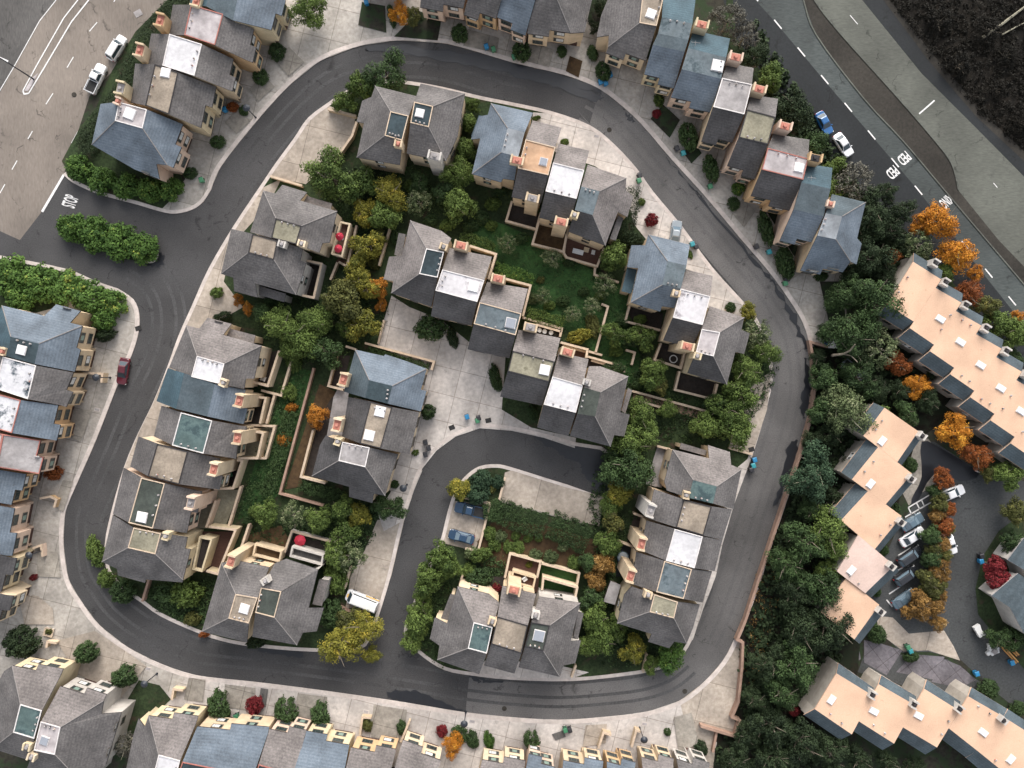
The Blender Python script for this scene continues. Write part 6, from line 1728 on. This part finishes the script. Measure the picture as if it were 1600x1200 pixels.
for lb, s in (("pale fallen log on the dark hillside", "1534,60 1565,38 1602,10"), ("thin pale fallen branch on the dark hillside", "1566,54 1588,42 1604,34")):
    q = [V(*map(float, w.split(',')), 0.4) for w in s.split()]
    mb = MB()
    mb.tube(q, [0.3, 0.26, 0.18] if 'log' in lb else [0.14, 0.11, 0.07], 'bark_pale')
    tag(mb.build('fallen_log'), lb, 'log')
q = MB()
for s, rr in (("1302,555 1318,553 1328,548 1336,538", .24), ("1318,553 1330,556 1340,566", .16), ("1328,548 1334,545", .14)):
    w = [V(*map(float, a.split(',')), 5 + i) for i, a in enumerate(s.split())]
    q.tube(w, [float(v) for v in np.linspace(rr, rr * .4, len(w))], 'bark')
q.tube([V(1300, 556, 0), V(1302, 555, 5)], [.3, .25], 'bark')
tag(q.build('bare_tree'), "leaning twin-branched bare trunk beside the white and blue box", 'tree')
# ------------------------------------------------------------------ vehicles
for nm, c in (('white', (0.75, 0.75, 0.76)), ('maroon', (0.085, 0.008, 0.016)), ('blue', (0.015, 0.11, 0.3)), ('navy', (0.018, 0.05, 0.1)), ('black', (0.02, 0.022, 0.027)), ('silver', (0.3, 0.34, 0.37)), ('slate', (0.1, 0.15, 0.19)), ('cream', (0.8, 0.5, 0.14))):
    plain('car_' + nm, c, 0.25, coat=0.6)
plain('car_glass', (0.04, 0.06, 0.075), 0.06)
plain('car_glass_light', (0.16, 0.22, 0.27), 0.1)
plain('tyre', (0.02, 0.02, 0.02), 0.9)
plain('rim', (0.35, 0.35, 0.36), 0.3, metal=0.8)
plain('lamp', (0.75, 0.75, 0.72), 0.15)
plain('lamp_red', (0.4, 0.02, 0.02), 0.2)
plain('bin_blue', (0.02, 0.2, 0.4), 0.5)
plain('bin_teal', (0.03, 0.26, 0.3), 0.5)
plain('bin_green', (0.05, 0.2, 0.1), 0.5)
plain('bin_black', (0.025, 0.025, 0.03), 0.5)
plain('iron', (0.02, 0.025, 0.035), 0.5)
plain('cloth_red', (0.4, 0.015, 0.04), 0.8)
plain('furn_white', (0.75, 0.74, 0.72), 0.5)


def loft(mb, secs, m, caps=True):
    """closed rings joined one after the other"""
    for a, b in zip(secs, secs[1:]):
        n = len(a)
        for i in range(n):
            mb.poly([a[i], a[(i + 1) % n], b[(i + 1) % n], b[i]], m)
    if caps:
        mb.poly(secs[0][::-1], m)
        mb.poly(secs[-1], m)


def ring(L, W, z, nose=0.5, r=0.45, xo=0.0, n=5):
    """rounded outline of a car at height z, front at +x"""
    q = []
    for sx, sy, a0 in ((1, 1, 0), (-1, 1, 90), (-1, -1, 180), (1, -1, 270)):
        for k in range(n):
            a = math.radians(a0 + 90 * k / (n - 1))
            rr = r
            q.append((xo + sx * (L / 2 - rr * (1.3 if sx > 0 else 1)) + math.cos(a) * rr * (1.3 if sx > 0 else 1), sy * (W / 2 - rr) + math.sin(a) * rr, z))
    return q


VEH = {}


def vehicle(px, py, dx, dy, kind, paint_, label, L=4.6, W=1.82, glass='car_glass', z=0.03):
    x, y = P(px, py, 0.8)
    root = bpy.data.objects.new('parked_car' if kind in ('sedan', 'suv') else ('pickup_truck' if kind == 'pickup' else 'shuttle_van'), None)
    COL.objects.link(root)
    root.location = (x, y, z)
    root.rotation_euler[2] = math.atan2(-dy, dx)
    tag(root, label, {'pickup': 'pickup', 'van': 'van'}.get(kind, 'car'))
    m = 'car_' + paint_
    b = MB()
    hh = {'sedan': 0.86, 'suv': 1.0, 'pickup': 1.02, 'van': 1.15}[kind]
    loft(b, [ring(L * .96, W * .92, 0.25), ring(L, W, 0.42), ring(L, W, hh * .72), ring(L * .975, W * .95, hh * .93), ring(L * .93, W * .88, hh)], m)
    # cabin: (rear bottom, rear top, front top, front bottom)
    rb, rt, ft, fb, top = {'sedan': (-.37, -.2, .06, .24, 1.42), 'suv': (-.47, -.4, .12, .26, 1.72), 'pickup': (-.1, -.06, .13, .24, 1.75), 'van': (-.49, -.47, .3, .42, 2.25)}[kind]
    wb, wt = W * .86, W * .66 if kind != 'van' else W * .8
    A = [(rb * L, -wb / 2, hh - .01), (fb * L, -wb / 2, hh - .01), (fb * L, wb / 2, hh - .01), (rb * L, wb / 2, hh - .01)]
    B = [(rt * L, -wt / 2, top), (ft * L, -wt / 2, top), (ft * L, wt / 2, top), (rt * L, wt / 2, top)]
    mid = [tuple(Vector(a).lerp(Vector(c), .9)) for a, c in zip(A, B)]
    Bt = [(rt * L + .12, -wt / 2 + .14, top + .06), (ft * L - .12, -wt / 2 + .14, top + .06), (ft * L - .12, wt / 2 - .14, top + .06), (rt * L + .12, wt / 2 - .14, top + .06)]
    loft(b, [A, mid, B, Bt], m)
    if kind == 'pickup':
        # load bed: dark floor between raised sides
        bx0, bx1 = -.485 * L, -.115 * L
        b.slab([(bx0 + .12, -W * .4), (bx1, -W * .4), (bx1, W * .4), (bx0 + .12, W * .4)], hh, hh + .012, 'tyre')
        for s in (-1, 1):
            b.slab([(bx0, s * W * .47 - .05), (bx1, s * W * .47 - .05), (bx1, s * W * .47 + .05), (bx0, s * W * .47 + .05)], hh * .9, hh + .16, m)
        b.slab([(bx0, -W * .46), (bx0 + .1, -W * .46), (bx0 + .1, W * .46), (bx0, W * .46)], hh * .9, hh + .15, m)
    b.build('body', root)

    def pane(i, j, nm, f0=.12, f1=.86, s=.1, gm=None):
        """glass just proud of the cabin side between corners i and j"""
        lo0, lo1 = Vector(A[i]).lerp(Vector(B[i]), f0), Vector(A[j]).lerp(Vector(B[j]), f0)
        hi0, hi1 = Vector(A[i]).lerp(Vector(B[i]), f1), Vector(A[j]).lerp(Vector(B[j]), f1)
        q = [lo0.lerp(lo1, s), lo0.lerp(lo1, 1 - s), hi0.lerp(hi1, 1 - s), hi0.lerp(hi1, s)]
        nn = (q[1] - q[0]).cross(q[3] - q[0]).normalized()
        c = sum(q, Vector()) / 4
        if nn.dot(c - Vector((0, 0, hh))) < 0:
            nn = -nn
        g_ = MB()
        o_ = [p + nn * .018 for p in q]
        g_.poly(o_, gm or glass)
        for k in range(4):
            g_.poly([q[k], q[(k + 1) % 4], o_[(k + 1) % 4], o_[k]], 'tyre')
        g_.build(nm, root)
    pane(1, 2, 'windscreen', .06, .92, .06)
    pane(3, 0, 'rear_window', .1, .9, .08)
    if kind == 'van':
        pane(0, 1, 'side_window', .5, .9, .06)
        pane(2, 3, 'side_window', .5, .9, .06)
    else:
        pane(0, 1, 'side_window', .12, .88, .07)
        pane(2, 3, 'side_window', .12, .88, .07)
    for sx in (-.31, .31):
        for sy in (-1, 1):
            w = MB()
            yy = sy * (W / 2 - .1)
            n = 14
            a = [(sx * L + .33 * math.cos(6.2832 * k / n), yy - .11, .33 + .33 * math.sin(6.2832 * k / n)) for k in range(n)]
            c = [(p[0], yy + .11, p[2]) for p in a]
            loft(w, [a, c], 'tyre')
            wo = w.build('wheel', root)
            rm = MB()
            yo = yy + sy * .115
            a = [(sx * L + .2 * math.cos(6.2832 * k / n), yo, .33 + .2 * math.sin(6.2832 * k / n)) for k in range(n)]
            rm.poly(a, 'rim')
            rm.build('rim', wo)
    for sy in (-1, 1):
        h1 = MB()
        h1.box((L * .455, sy * W * .35), .16, .34, hh * .55, hh * .86, sy * -.35, 'lamp')
        h1.build('headlight', root)
        h2 = MB()
        h2.box((-L * .478, sy * W * .36), .1, .3, hh * .6, hh * .88, 0, 'lamp_red')
        h2.build('tail_light', root)
        mr = MB()
        mr.box((fb * L * .86, sy * (W / 2 + .06)), .14, .2, hh * .92, hh + .1, 0, m)
        mr.build('wing_mirror', root)
    return root


vehicle(182, 75, 80, -130, 'suv', 'white', "white estate car parked by the dark hedge, ahead of the white pickup", 4.7, glass='car_glass')
vehicle(150, 123, 60, -130, 'pickup', 'white', "white pickup truck with a dark load bed on the tan road", 5.4, 1.95)
vehicle(192, 580, -30, 195, 'sedan', 'maroon', "maroon saloon parked on the long straight", 4.7)
vehicle(1288, 192, 75, 140, 'sedan', 'blue', "bright blue car parked beside the highway", 4.3, 1.75)
vehicle(1318, 226, 80, 120, 'sedan', 'white', "white saloon with a dark sunroof parked beside the highway", 4.5)
vehicle(1056, 363, 6, -40, 'sedan', 'silver', "pale silver car half hidden by the big blue roof", 4.2, glass='car_glass_light')
vehicle(735, 797, -210, -50, 'pickup', 'navy', "dark blue pickup truck in the inner parking bay", 5.6, 1.95)
vehicle(721, 839, -165, -45, 'sedan', 'navy', "dark blue saloon with pale windows in the inner parking bay", 4.6, glass='car_glass_light')
v = vehicle(566, 938, -140, -55, 'van', 'white', "white shuttle van with an orange side stripe by the spur road", 5.9, 2.1)
st = MB()
st.box((-1.55, -1.06), 2.5, 0.03, 0.75, 1.25, 0, 'car_cream')
st.build('side_stripe', v)
st = MB()
st.box((-0.55, 0), 4.4, 1.35, 2.305, 2.37, 0, 'furn_white')
st.build('roof_panel', v)
st = MB()
st.box((2.55, 0), 0.35, 0.7, 1.13, 1.165, 0, 'car_cream')
st.build('bonnet_badge', v)
vehicle(1488, 771, 100, -42, 'sedan', 'white', "white saloon at the head of the car park island", 4.5)
vehicle(1426, 839, 140, -90, 'sedan', 'white', "white saloon in the parking bays beside the peach roofs", 4.7, glass='car_glass')
vehicle(1422, 869, 120, -85, 'suv', 'black', "black estate car in the parking bays next to the white saloon", 4.8, glass='car_glass_light')
vehicle(1416, 900, 120, -85, 'suv', 'black', "second black car in the parking bays, two bays below the white saloon", 4.6, glass='car_glass_light')
vehicle(1413, 936, 120, -85, 'sedan', 'slate', "blue-grey saloon lowest in the parking bays", 4.5, glass='car_glass_light')
vehicle(1426, 816, 120, -75, 'sedan', 'slate', "blue-grey car behind the chimney, above the white saloon in the bays", 4.2, glass='car_glass_light')
vehicle(1335, 579, 60, 42, 'pickup', 'silver', "pale pickup under the trees beyond the boundary wall", 4.9)
vehicle(1484, 848, 20, 60, 'sedan', 'white', "white car mostly covered by the brown island trees", 4.2)

# ------------------------------------------------------------------ bins, lamps, furniture
BIN = {}


def wheelie(px, py, c, label, rz=0.0, group='wheeled bins on the kerbs'):
    m = 'bin_' + c
    if c not in BIN:
        b = MB()
        loft(b, [[(-.25, -.28, .06), (.25, -.28, .06), (.25, .26, .06), (-.25, .26, .06)], [(-.31, -.36, .95), (.31, -.36, .95), (.31, .34, .95), (-.31, .34, .95)]], m)
        l_ = MB()
        loft(l_, [[(-.34, -.42, .95), (.34, -.42, .95), (.34, .38, .95), (-.34, .38, .95)], [(-.33, -.4, 1.02), (.33, -.4, 1.02), (.33, .36, 1.02), (-.33, .36, 1.02)], [(-.26, -.3, 1.08), (.26, -.3, 1.08), (.26, .24, 1.08), (-.26, .24, 1.08)]], m)
        l_.box((0, .43), .6, .07, .9, .97, 0, 'bin_black')
        w = MB()
        for s in (-1, 1):
            n = 10
            a = [(s * .27 - .03, .3 + .12 * math.cos(.6283 * k), .12 + .12 * math.sin(.6283 * k)) for k in range(n)]
            loft(w, [a, [(p[0] + .06, p[1], p[2]) for p in a]], 'tyre')
        w.tube([(-.27, .3, .12), (.27, .3, .12)], [.03, .03], 'iron', 6)
        BIN[c] = (b.mesh('bin_body'), l_.mesh('lid'), w.mesh('axle'))
    x, y = P(px, py, 0.6)
    root = bpy.data.objects.new('wheelie_bin', None)
    COL.objects.link(root)
    root.location = (x, y, 0.12)
    root.rotation_euler[2] = rz
    root.scale = (1.1, 1.1, 1.05)
    tag(root, label, 'bin', group)
    b, l_, w = BIN[c]
    link('bin_body', b, root)
    link('lid', l_, root)
    link('axle', w, root)


for x, y, c, lb in ((352, 172, 'blue', "blue bin beside the reddish shrub on a drive"), (316, 282, 'green', "green bin by the corner kerb below the blue-grey end house"), (573, 5, 'blue', "blue bin at the top edge beside a narrow hedge plant"), (760, 74, 'blue', "blue bin on the upper kerb drives"), (771, 78, 'green', "green bin beside the blue one, upper kerb drives"),
                    (803, 90, 'green', "green bin next to the dark cone shrub, upper kerb"), (953, 118, 'blue', "blue bin beside the tall dark shrub of the upper bend"), (938, 129, 'blue', "blue bin below the tall dark shrub of the upper bend, by the kerb"), (946, 131, 'blue', "second blue bin by the kerb of the upper bend"), (1067, 240, 'teal', "teal bin at the kerb of the stepped terrace"), (1057, 233, 'black', "black bin beside the teal one, stepped terrace kerb"), (1109, 292, 'green', "green bin at the kerb below a narrow dark shrub"),
                    (998, 283, 'green', "green bin on the pale apron near the grey hip roof"), (999, 275, 'black', "black bin above the green one on the pale apron"), (1081, 382, 'teal', "teal bin beside the corner of the big blue roof"), (1087, 386, 'black', "black bin beside the teal one at the big blue roof"), (1201, 394, 'teal', "teal bin on the kerb below the slate-blue houses"), (1181, 386, 'black', "black bin on the kerb below the long narrow shrub"), (1228, 437, 'black', "black bin at the last drive of the stepped terrace"), (1226, 443, 'green', "green bin at the last drive of the stepped terrace"),
                    (1178, 718, 'blue', "blue bin on the inner kerb of the wooded side"), (1176, 727, 'teal', "teal bin between the blue and black ones, wooded side kerb"), (1173, 734, 'black', "black bin lowest of three on the wooded side kerb"), (730, 651, 'blue', "blue bin alone on the concrete court"), (746, 657, 'green', "green bin beside the black one on the concrete court"), (748, 653, 'black', "black bin beside the green one on the concrete court"), (665, 691, 'black', "upper of three black bins at the inner spur kerb"), (670, 700, 'black', "middle of three black bins at the inner spur kerb"), (665, 710, 'black', "lower of three black bins at the inner spur kerb"),
                    (883, 1139, 'green', "green bin on the lower forecourt"), (890, 1139, 'black', "black bin beside the green one on the lower forecourt"), (370, 1118, 'green', "green bin behind the crimson shrub, lower edge"), (1417, 1010, 'green', "green bin at the patios of the parking road"), (1421, 1016, 'teal', "teal bin beside the green one at the parking road patios"), (1524, 1051, 'blue', "blue bin on the parking road near the corner row"), (1531, 876, 'blue', "blue bin on the parking road beside the crimson trees"), (1532, 868, 'black', "black bin behind the blue one, near the crimson trees"), (1579, 1034, 'blue', "blue box bin beside the lumber pile")):
    wheelie(x, y, c, lb, 0.3)


def lamp_post(px, py, bx, by, label, h=4.6):
    """post lamp: base at (bx, by) on the ground, lantern on a short arm"""
    x, y = P(bx, by, 0)
    root = bpy.data.objects.new('street_lamp', None)
    COL.objects.link(root)
    root.location = (x, y, 0)
    tag(root, label, 'street lamp', 'black post lamps')
    b = MB()
    b.cyl((0, 0), .2, .14, 0, .5, 'iron')
    b.cyl((0, 0), .09, .07, .5, h - .3, 'iron', 8)
    b.build('post', root)
    hd = MB()
    hd.cyl((0, 0), .16, .5, h - .3, h + .1, 'iron', 14)
    hd.cyl((0, 0), .62, .2, h + .1, h + .45, 'iron', 14)
    hd.build('lantern', root)


for a in ((156, 590, 173, 590, "black lamp next to the maroon car"), (235, 1064, 246, 1052, "black lamp beside the outside stair of the lower corner"), (729, 1130, 728, 1137 - 25, "black lamp among the dark clipped shrubs, lower edge"), (1005, 1156, 999, 1136, "black lamp in the tan entry wall, lower edge"), (55, 866, 72, 858, "black lamp at the pink front on the long straight"), (388, 170, 400, 184, "black lamp on the drives below the gravel-tan roof"), (631, 763, 636, 757, "black lamp beside the spur road below the row of three")):
    lamp_post(*a)
rt_ = MB()
p0, p1 = V(50, 122, 0), V(20, 108, 8.5)
bx = V(53, 124, 0)
root = bpy.data.objects.new('street_light', None)
COL.objects.link(root)
root.location = bx
tag(root, "tall thin street light with a long arm on the tan road median", 'street light')
rt_.tube([(0, 0, 0), (0, 0, 6.5), (-.4, .2, 8.2), (-2.2, 1.2, 8.8)], [.14, .09, .08, .05], 'iron', 8)
rt_.build('post', root)
hd = MB()
hd.box((-2.6, 1.4), 1.0, .35, 8.7, 8.88, math.radians(152), 'lgy')
hd.build('lantern', root)


def parasol(px, py, z, r, label, m='cloth_red'):
    x, y = P(px, py, z + 2.2)
    root = bpy.data.objects.new('parasol', None)
    COL.objects.link(root)
    root.location = (x, y, z)
    tag(root, label, 'parasol')
    c = MB()
    n = 8
    rg = [(r * math.cos(6.2832 * k / n), r * math.sin(6.2832 * k / n), 2.0) for k in range(n)]
    for k in range(n):
        c.poly([rg[k], rg[(k + 1) % n], (0, 0, 2.55)], m)
        c.poly([(0, 0, 2.5), rg[(k + 1) % n], rg[k]], m)
        q, w = rg[k], rg[(k + 1) % n]
        c.poly([(q[0], q[1], 1.85), (w[0], w[1], 1.85), w, q], m)
    c.build('canopy', root)
    p = MB()
    p.cyl((0, 0), .03, .03, .1, 2.6, 'furn_white', 8)
    p.cyl((0, 0), .28, .24, 0, .1, 'lgy', 12)
    p.build('pole', root)


parasol(530, 369, 2.81, 0.7, "upper of two red parasols on the raised red-brown terrace")
parasol(528, 388, 2.81, 0.7, "lower of two red parasols on the raised red-brown terrace")
parasol(468, 845, 0.1, 1.0, "red parasol in the grey-walled yard")


def seat(px, py, z, ang, label, m='furn_white', w=0.8, name='garden_chair', cat='garden chair', group=None):
    x, y = P(px, py, z + .4)
    root = bpy.data.objects.new(name, None)
    COL.objects.link(root)
    root.location = (x, y, z)
    root.rotation_euler[2] = ang
    tag(root, label, cat, group)
    s = MB()
    s.box((0, 0), w, .7, .32, .45, 0, m)
    s.build('seat', root)
    b = MB()
    b.box((0, .35), w, .12, .3, .9, 0, m)
    b.build('backrest', root)
    for sx in (-1, 1):
        for sy in (-1, 1):
            l_ = MB()
            l_.box((sx * (w / 2 - .06), sy * .28), .06, .06, 0, .32, 0, m)
            l_.build('leg', root)


gc = 'white garden seats'
seat(903, 394, .12, -.25, "white sofa seat on the red-brown deck", w=1.9, name='garden_sofa', cat='garden sofa')
seat(916, 391, .12, -.25, "tan seat beside the white sofa on the red-brown deck", 'w_tan', .9)
seat(927, 394, .12, 2.9, "small white seat near the black pot on the red-brown deck", w=.6)
seat(409, 580, .12, .3, "white chair in the yard behind the bright white panel", w=.8)
seat(412, 592, .12, 1.2, "second white chair lower in the yard behind the bright white panel", w=.8)
seat(1018, 737, .2, 2.0, "black chair on the pale patio of the wooded side", 'bin_black', .9)
seat(359, 742, .12, .2, "green chair on the dark terrace behind the brown gravel panel", 'bin_green', .9)
seat(820, 905, 2.42, .6, "white chair on the raised plum-brown terrace", w=.8)
for i, (x, y) in enumerate(((843, 516), (851, 518), (861, 520), (868, 522))):
    X, Y = P(x, y, .5)
    r = bpy.data.objects.new('plant_pot', None)
    COL.objects.link(r)
    r.location = (X, Y, .15)
    tag(r, ["white pot nearest the grey chimney in the narrow yard", "white pot second from the grey chimney", "white pot third from the grey chimney", "dark-topped pot last in the narrow yard row"][i], 'pot', 'pots in the narrow yard')
    b = MB()
    b.cyl((0, 0), .24, .42, 0, .6, 'furn_white' if i < 3 else 'bin_black', 12, cap=False)
    b.cyl((0, 0), .2, .36, .05, .56, 'soil' if i == 3 else 'furn_white', 12)
    b.build('pot_body', r)
X, Y = P(1052, 561, .3)
tb = MB()
for k in range(20):
    a0, a1 = k * .31416, (k + 1) * .31416
    tb.poly([(.55 * math.cos(a0), .55 * math.sin(a0), .3), (.72 * math.cos(a0), .72 * math.sin(a0), .3), (.72 * math.cos(a1), .72 * math.sin(a1), .3), (.55 * math.cos(a1), .55 * math.sin(a1), .3)], 'furn_white')
    tb.poly([(.72 * math.cos(a0), .72 * math.sin(a0), 0), (.72 * math.cos(a1), .72 * math.sin(a1), 0), (.72 * math.cos(a1), .72 * math.sin(a1), .3), (.72 * math.cos(a0), .72 * math.sin(a0), .3)], 'lgy')
    tb.poly([(.55 * math.cos(a1), .55 * math.sin(a1), .1), (.55 * math.cos(a0), .55 * math.sin(a0), .1), (.55 * math.cos(a0), .55 * math.sin(a0), .3), (.55 * math.cos(a1), .55 * math.sin(a1), .3)], 'lgy')
o = link('fire_ring', tb.mesh('fire_ring'), None, (X, Y, .15))
tag(o, "round white ring on the dark yard behind the spotted white panel", 'fire ring')
# the hot tub in the blue-floored yard
X, Y = P(973, 870, .5)
r = bpy.data.objects.new('hot_tub', None)
COL.objects.link(r)
r.location = (X, Y, .15)
tag(r, "round blue-grey tub in the yard of the bright white square roof", 'tub')
b = MB()
b.cyl((0, 0), .95, 1.0, 0, .7, 'slate' if 'slate' in MATS else 'car_slate', 20)
b.build('tub_body', r)
b = MB()
b.cyl((0, 0), .85, .8, .7, .76, 'car_silver', 20)
b.build('cover', r)
# grey shelter with a flat roof
q = pts("954,908 970,914 961,945 943,940", 2.6)
cx, cy = q[0]
r = bpy.data.objects.new('garden_shed', None)
COL.objects.link(r)
r.location = (cx, cy, 0)
tag(r, "pale grey flat-roofed garden shelter beside the golden brown tree", 'shed')
b = MB()
b.slab([(x - cx, y - cy) for x, y in q], 2.45, 2.6, 'lgy')
b.build('roof', r)
q2 = q if sum(q[i][0] * q[(i + 1) % 4][1] - q[(i + 1) % 4][0] * q[i][1] for i in range(4)) > 0 else q[::-1]
b = MB()
b.slab([(x - cx, y - cy) for x, y in offset(q2, [.3] * 4)], .1, 2.45, 'bark')
b.build('wall', r)
# wheel stops on the bare court
for i in range(6):
    x, y = P(792 + i * 23.5, 785.5 + i * 6.3, .1)
    b = MB()
    b.slab([(-.95, -.13), (.95, -.13), (.9, .13), (-.9, .13)], .11, .27, 'conc_d')
    o = link('wheel_stop', b.mesh('wheel_stop'), None, (x, y, 0), math.radians(-15))
    tag(o, "low concrete wheel stop in the line along the bare court", 'wheel stop', 'wheel stops of the bare court')
# utility box
x, y = P(1301, 537, 1.2)
r = bpy.data.objects.new('storage_box', None)
COL.objects.link(r)
r.location = (x, y, 0)
r.rotation_euler[2] = -.05
tag(r, "small blue box with a white top at the edge of the wood", 'storage box')
b = MB()
b.slab([(-1, -.7), (.85, -.7), (.85, .7), (-1, .7)], .1, 1.2, 'car_blue')
b.build('box_body', r)
b = MB()
b.slab([(-.75, -.78), (1, -.78), (1, .78), (-.75, .78)], 1.2, 1.34, 'furn_white')
b.build('lid', r)
# builder's things beside the parking road
x, y = P(1531, 986, 1.1)
r = bpy.data.objects.new('utility_trailer', None)
COL.objects.link(r)
r.location = (x, y, .05)
r.rotation_euler[2] = math.radians(-60)
tag(r, "white flat trailer cover beside the parking road, above the white heap", 'trailer')
b = MB()
b.slab([(-1, -.6), (1, -.6), (1, .5), (0, .35), (-1, .55)], .45, 1.15, 'furn_white')
b.build('trailer_body', r)
for s in (-1, 1):
    w = MB()
    a = [(.1 + .3 * math.cos(.6283 * k), s * .68 - .08, .3 + .3 * math.sin(.6283 * k)) for k in range(10)]
    loft(w, [a, [(p[0], p[1] + .16, p[2]) for p in a]], 'tyre')
    w.build('wheel', r)
x, y = P(1553, 1015, .6)
rr = random.Random(8)
b = MB()
for k in range(26):
    a = rr.uniform(0, 6.28)
    d = rr.uniform(0, 1.1)
    b.box((d * math.cos(a), d * math.sin(a)), rr.uniform(.4, .9), rr.uniform(.3, .6), .05, rr.uniform(.25, .5) + .6 * (1.15 - d), rr.uniform(0, 3), rr.choice(['furn_white', 'furn_white', 'lgy']))
o = link('rubble_heap', b.mesh('rubble_heap'), None, (x, y, 0))
tag(o, "heap of white rubble and bags beside the parking road", 'rubble heap')
mat('lumber', (0.62, 0.34, 0.13), (0.5, 0.26, 0.09), scale=2, rough=0.8)
for k, (lb, s) in enumerate((("longer orange-tan timber beam beside the white heap", "1560,1003 1590,1036"), ("orange-tan timber beam nearer the green bank", "1562,1001 1588,1028"))):
    a, c = V(*map(float, s.split()[0].split(',')), .5), V(*map(float, s.split()[1].split(',')), .5)
    b = MB()
    d = c - a
    for w in (-.14, .16):
        b.box((d.x / 2 - w * d.y / d.length, d.y / 2 + w * d.x / d.length), d.length * (1 if w < 0 else .95), .22, .08, .5 + w, math.atan2(d.y, d.x), 'lumber')
    o = link('timber_beam', b.mesh('timber_beam'), None, (a.x + k * .35, a.y + k * .35, 0))
    tag(o, lb, 'timber')
# manhole covers and grates in the road surfaces
for x, y, lb in ((116, 148, "round iron cover in the tan road"), (788, 1107, "round iron cover in the pale asphalt of the lower bend"), (1070, 1080, "round iron cover by the outer kerb of the lower bend"), (952, 178 + 25, "round iron cover on the upper bend")):
    X, Y = P(x, y, 0)
    b = MB()
    b.cyl((0, 0), .42, .42, 0, .07, 'median', 20)
    o = link('manhole_cover', b.mesh('manhole_cover'), None, (X, Y, 0))
    tag(o, lb, 'manhole cover')
x, y = P(216, 21, 0)
b = MB()
b.box((0, 0), 1.3, 1.1, 0, .06, .5, 'lgy')
o = link('utility_cover', b.mesh('utility_cover'), None, (x, y, 0))
tag(o, "square grey utility cover in the tan road near the hedge", 'utility cover')
for x, y, an, lb in ((216, 513, .3, "dark drain grate at the outer kerb beside the clipped oval"), (1174, 702, .3, "dark drain grate on the pale patch of the wooded side"), (706, 668, .4, "square iron grate on the concrete court near the spur"), (763, 657, .2, "rusty square grate beside the bins on the concrete court")):
    X, Y = P(x, y, .1)
    b = MB()
    b.box((0, 0), 1.0, .8, .1, .17, an, 'median')
    for k in range(4):
        b.box((-.36 + .24 * k, 0), .08, .6, .17, .185, an, 'iron')
    o = link('drain_grate', b.mesh('drain_grate'), None, (X, Y, 0))
    tag(o, lb, 'drain grate')
for x, y, lb in ((232, 1045, "pale utility lid beside the outside stair forecourt"), (438, 1092, "pale utility lid above the second dark egg shrub, lower edge"), (508, 1095, "pale utility lid above the last dark egg shrub, lower edge"), (572, 1112, "pale utility lid above the tan entry wall"), (738, 1127, "pale utility lid near the lamp among clipped shrubs"), (1007, 1131, "pale utility lid near the lamp in the tan entry wall"), (932, 213, "pinkish utility lid on the pale apron"), (152, 640, "pale utility lid on the long straight forecourt")):
    X, Y = P(x, y, .1)
    b = MB()
    b.box((0, 0), 1.0, .6, .1, .16, -.2, 'kerb')
    b.box((0, 0), .8, .42, .16, .168, -.2, 'lgy')
    o = link('utility_cover', b.mesh('utility_cover'), None, (X, Y, 0))
    tag(o, lb, 'utility cover')
# antennas on two roofs
for x, y, z, lb in ((1087, 67, 9.3, "cross-shaped aerial on the slate-blue roof with the white skylight"), (1268, 278, 9.0, "bent aerial on the slate-blue roof near the end house")):
    X, Y = P(x, y, z + 1)
    b = MB()
    b.tube([(0, 0, -.6), (0, 0, 1.4)], [.03, .025], 'lgy', 6)
    b.tube([(-.7, .1, 1.3), (.7, -.1, 1.35)], [.03, .03], 'lgy', 6)
    b.tube([(0, -.4, 1.1), (0, .4, 1.1)], [.025, .025], 'lgy', 6)
    o = link('aerial', b.mesh('aerial'), None, (X, Y, z - .2))
    tag(o, lb, 'aerial')

# ------------------------------------------------------------------ camera, light
cam = bpy.data.cameras.new('camera')
cam.sensor_width = 36
cam.lens = 36 * F / 1600
cam.clip_end = 3000
co = bpy.data.objects.new('camera', cam)
COL.objects.link(co)
co.location = (0, 0, H)
S.camera = co
EL = math.radians(33)
w = bpy.data.worlds.new('World')
S.world = w
w.use_nodes = True
bg = w.node_tree.nodes['Background']
sk = w.node_tree.nodes.new('ShaderNodeTexSky')
sk.sky_type = 'NISHITA'
sk.sun_disc = False
sk.sun_elevation = EL
sk.sun_rotation = math.radians(8)
sk.air_density = 1.0
sk.dust_density = 3.0
hs = w.node_tree.nodes.new('ShaderNodeHueSaturation')   # thin overcast: the blue of the sky is mostly veiled
hs.inputs['Saturation'].default_value = 0.3
w.node_tree.links.new(sk.outputs[0], hs.inputs['Color'])
w.node_tree.links.new(hs.outputs[0], bg.inputs[0])
bg.inputs[1].default_value = 0.15
sun = bpy.data.lights.new('sun', 'SUN')
sun.energy = 1.4
sun.angle = math.radians(42)
sun.color = (1.0, 0.93, 0.86)
so = bpy.data.objects.new('sun', sun)
COL.objects.link(so)
so.rotation_euler = (-(math.pi / 2 - EL), 0, -math.radians(8))
S.view_settings.view_transform = 'Standard'
S.view_settings.look = 'None'
S.view_settings.exposure = 1.0
S.view_settings.gamma = 1.0
S.cycles.max_bounces = 5
S.cycles.use_denoising = True
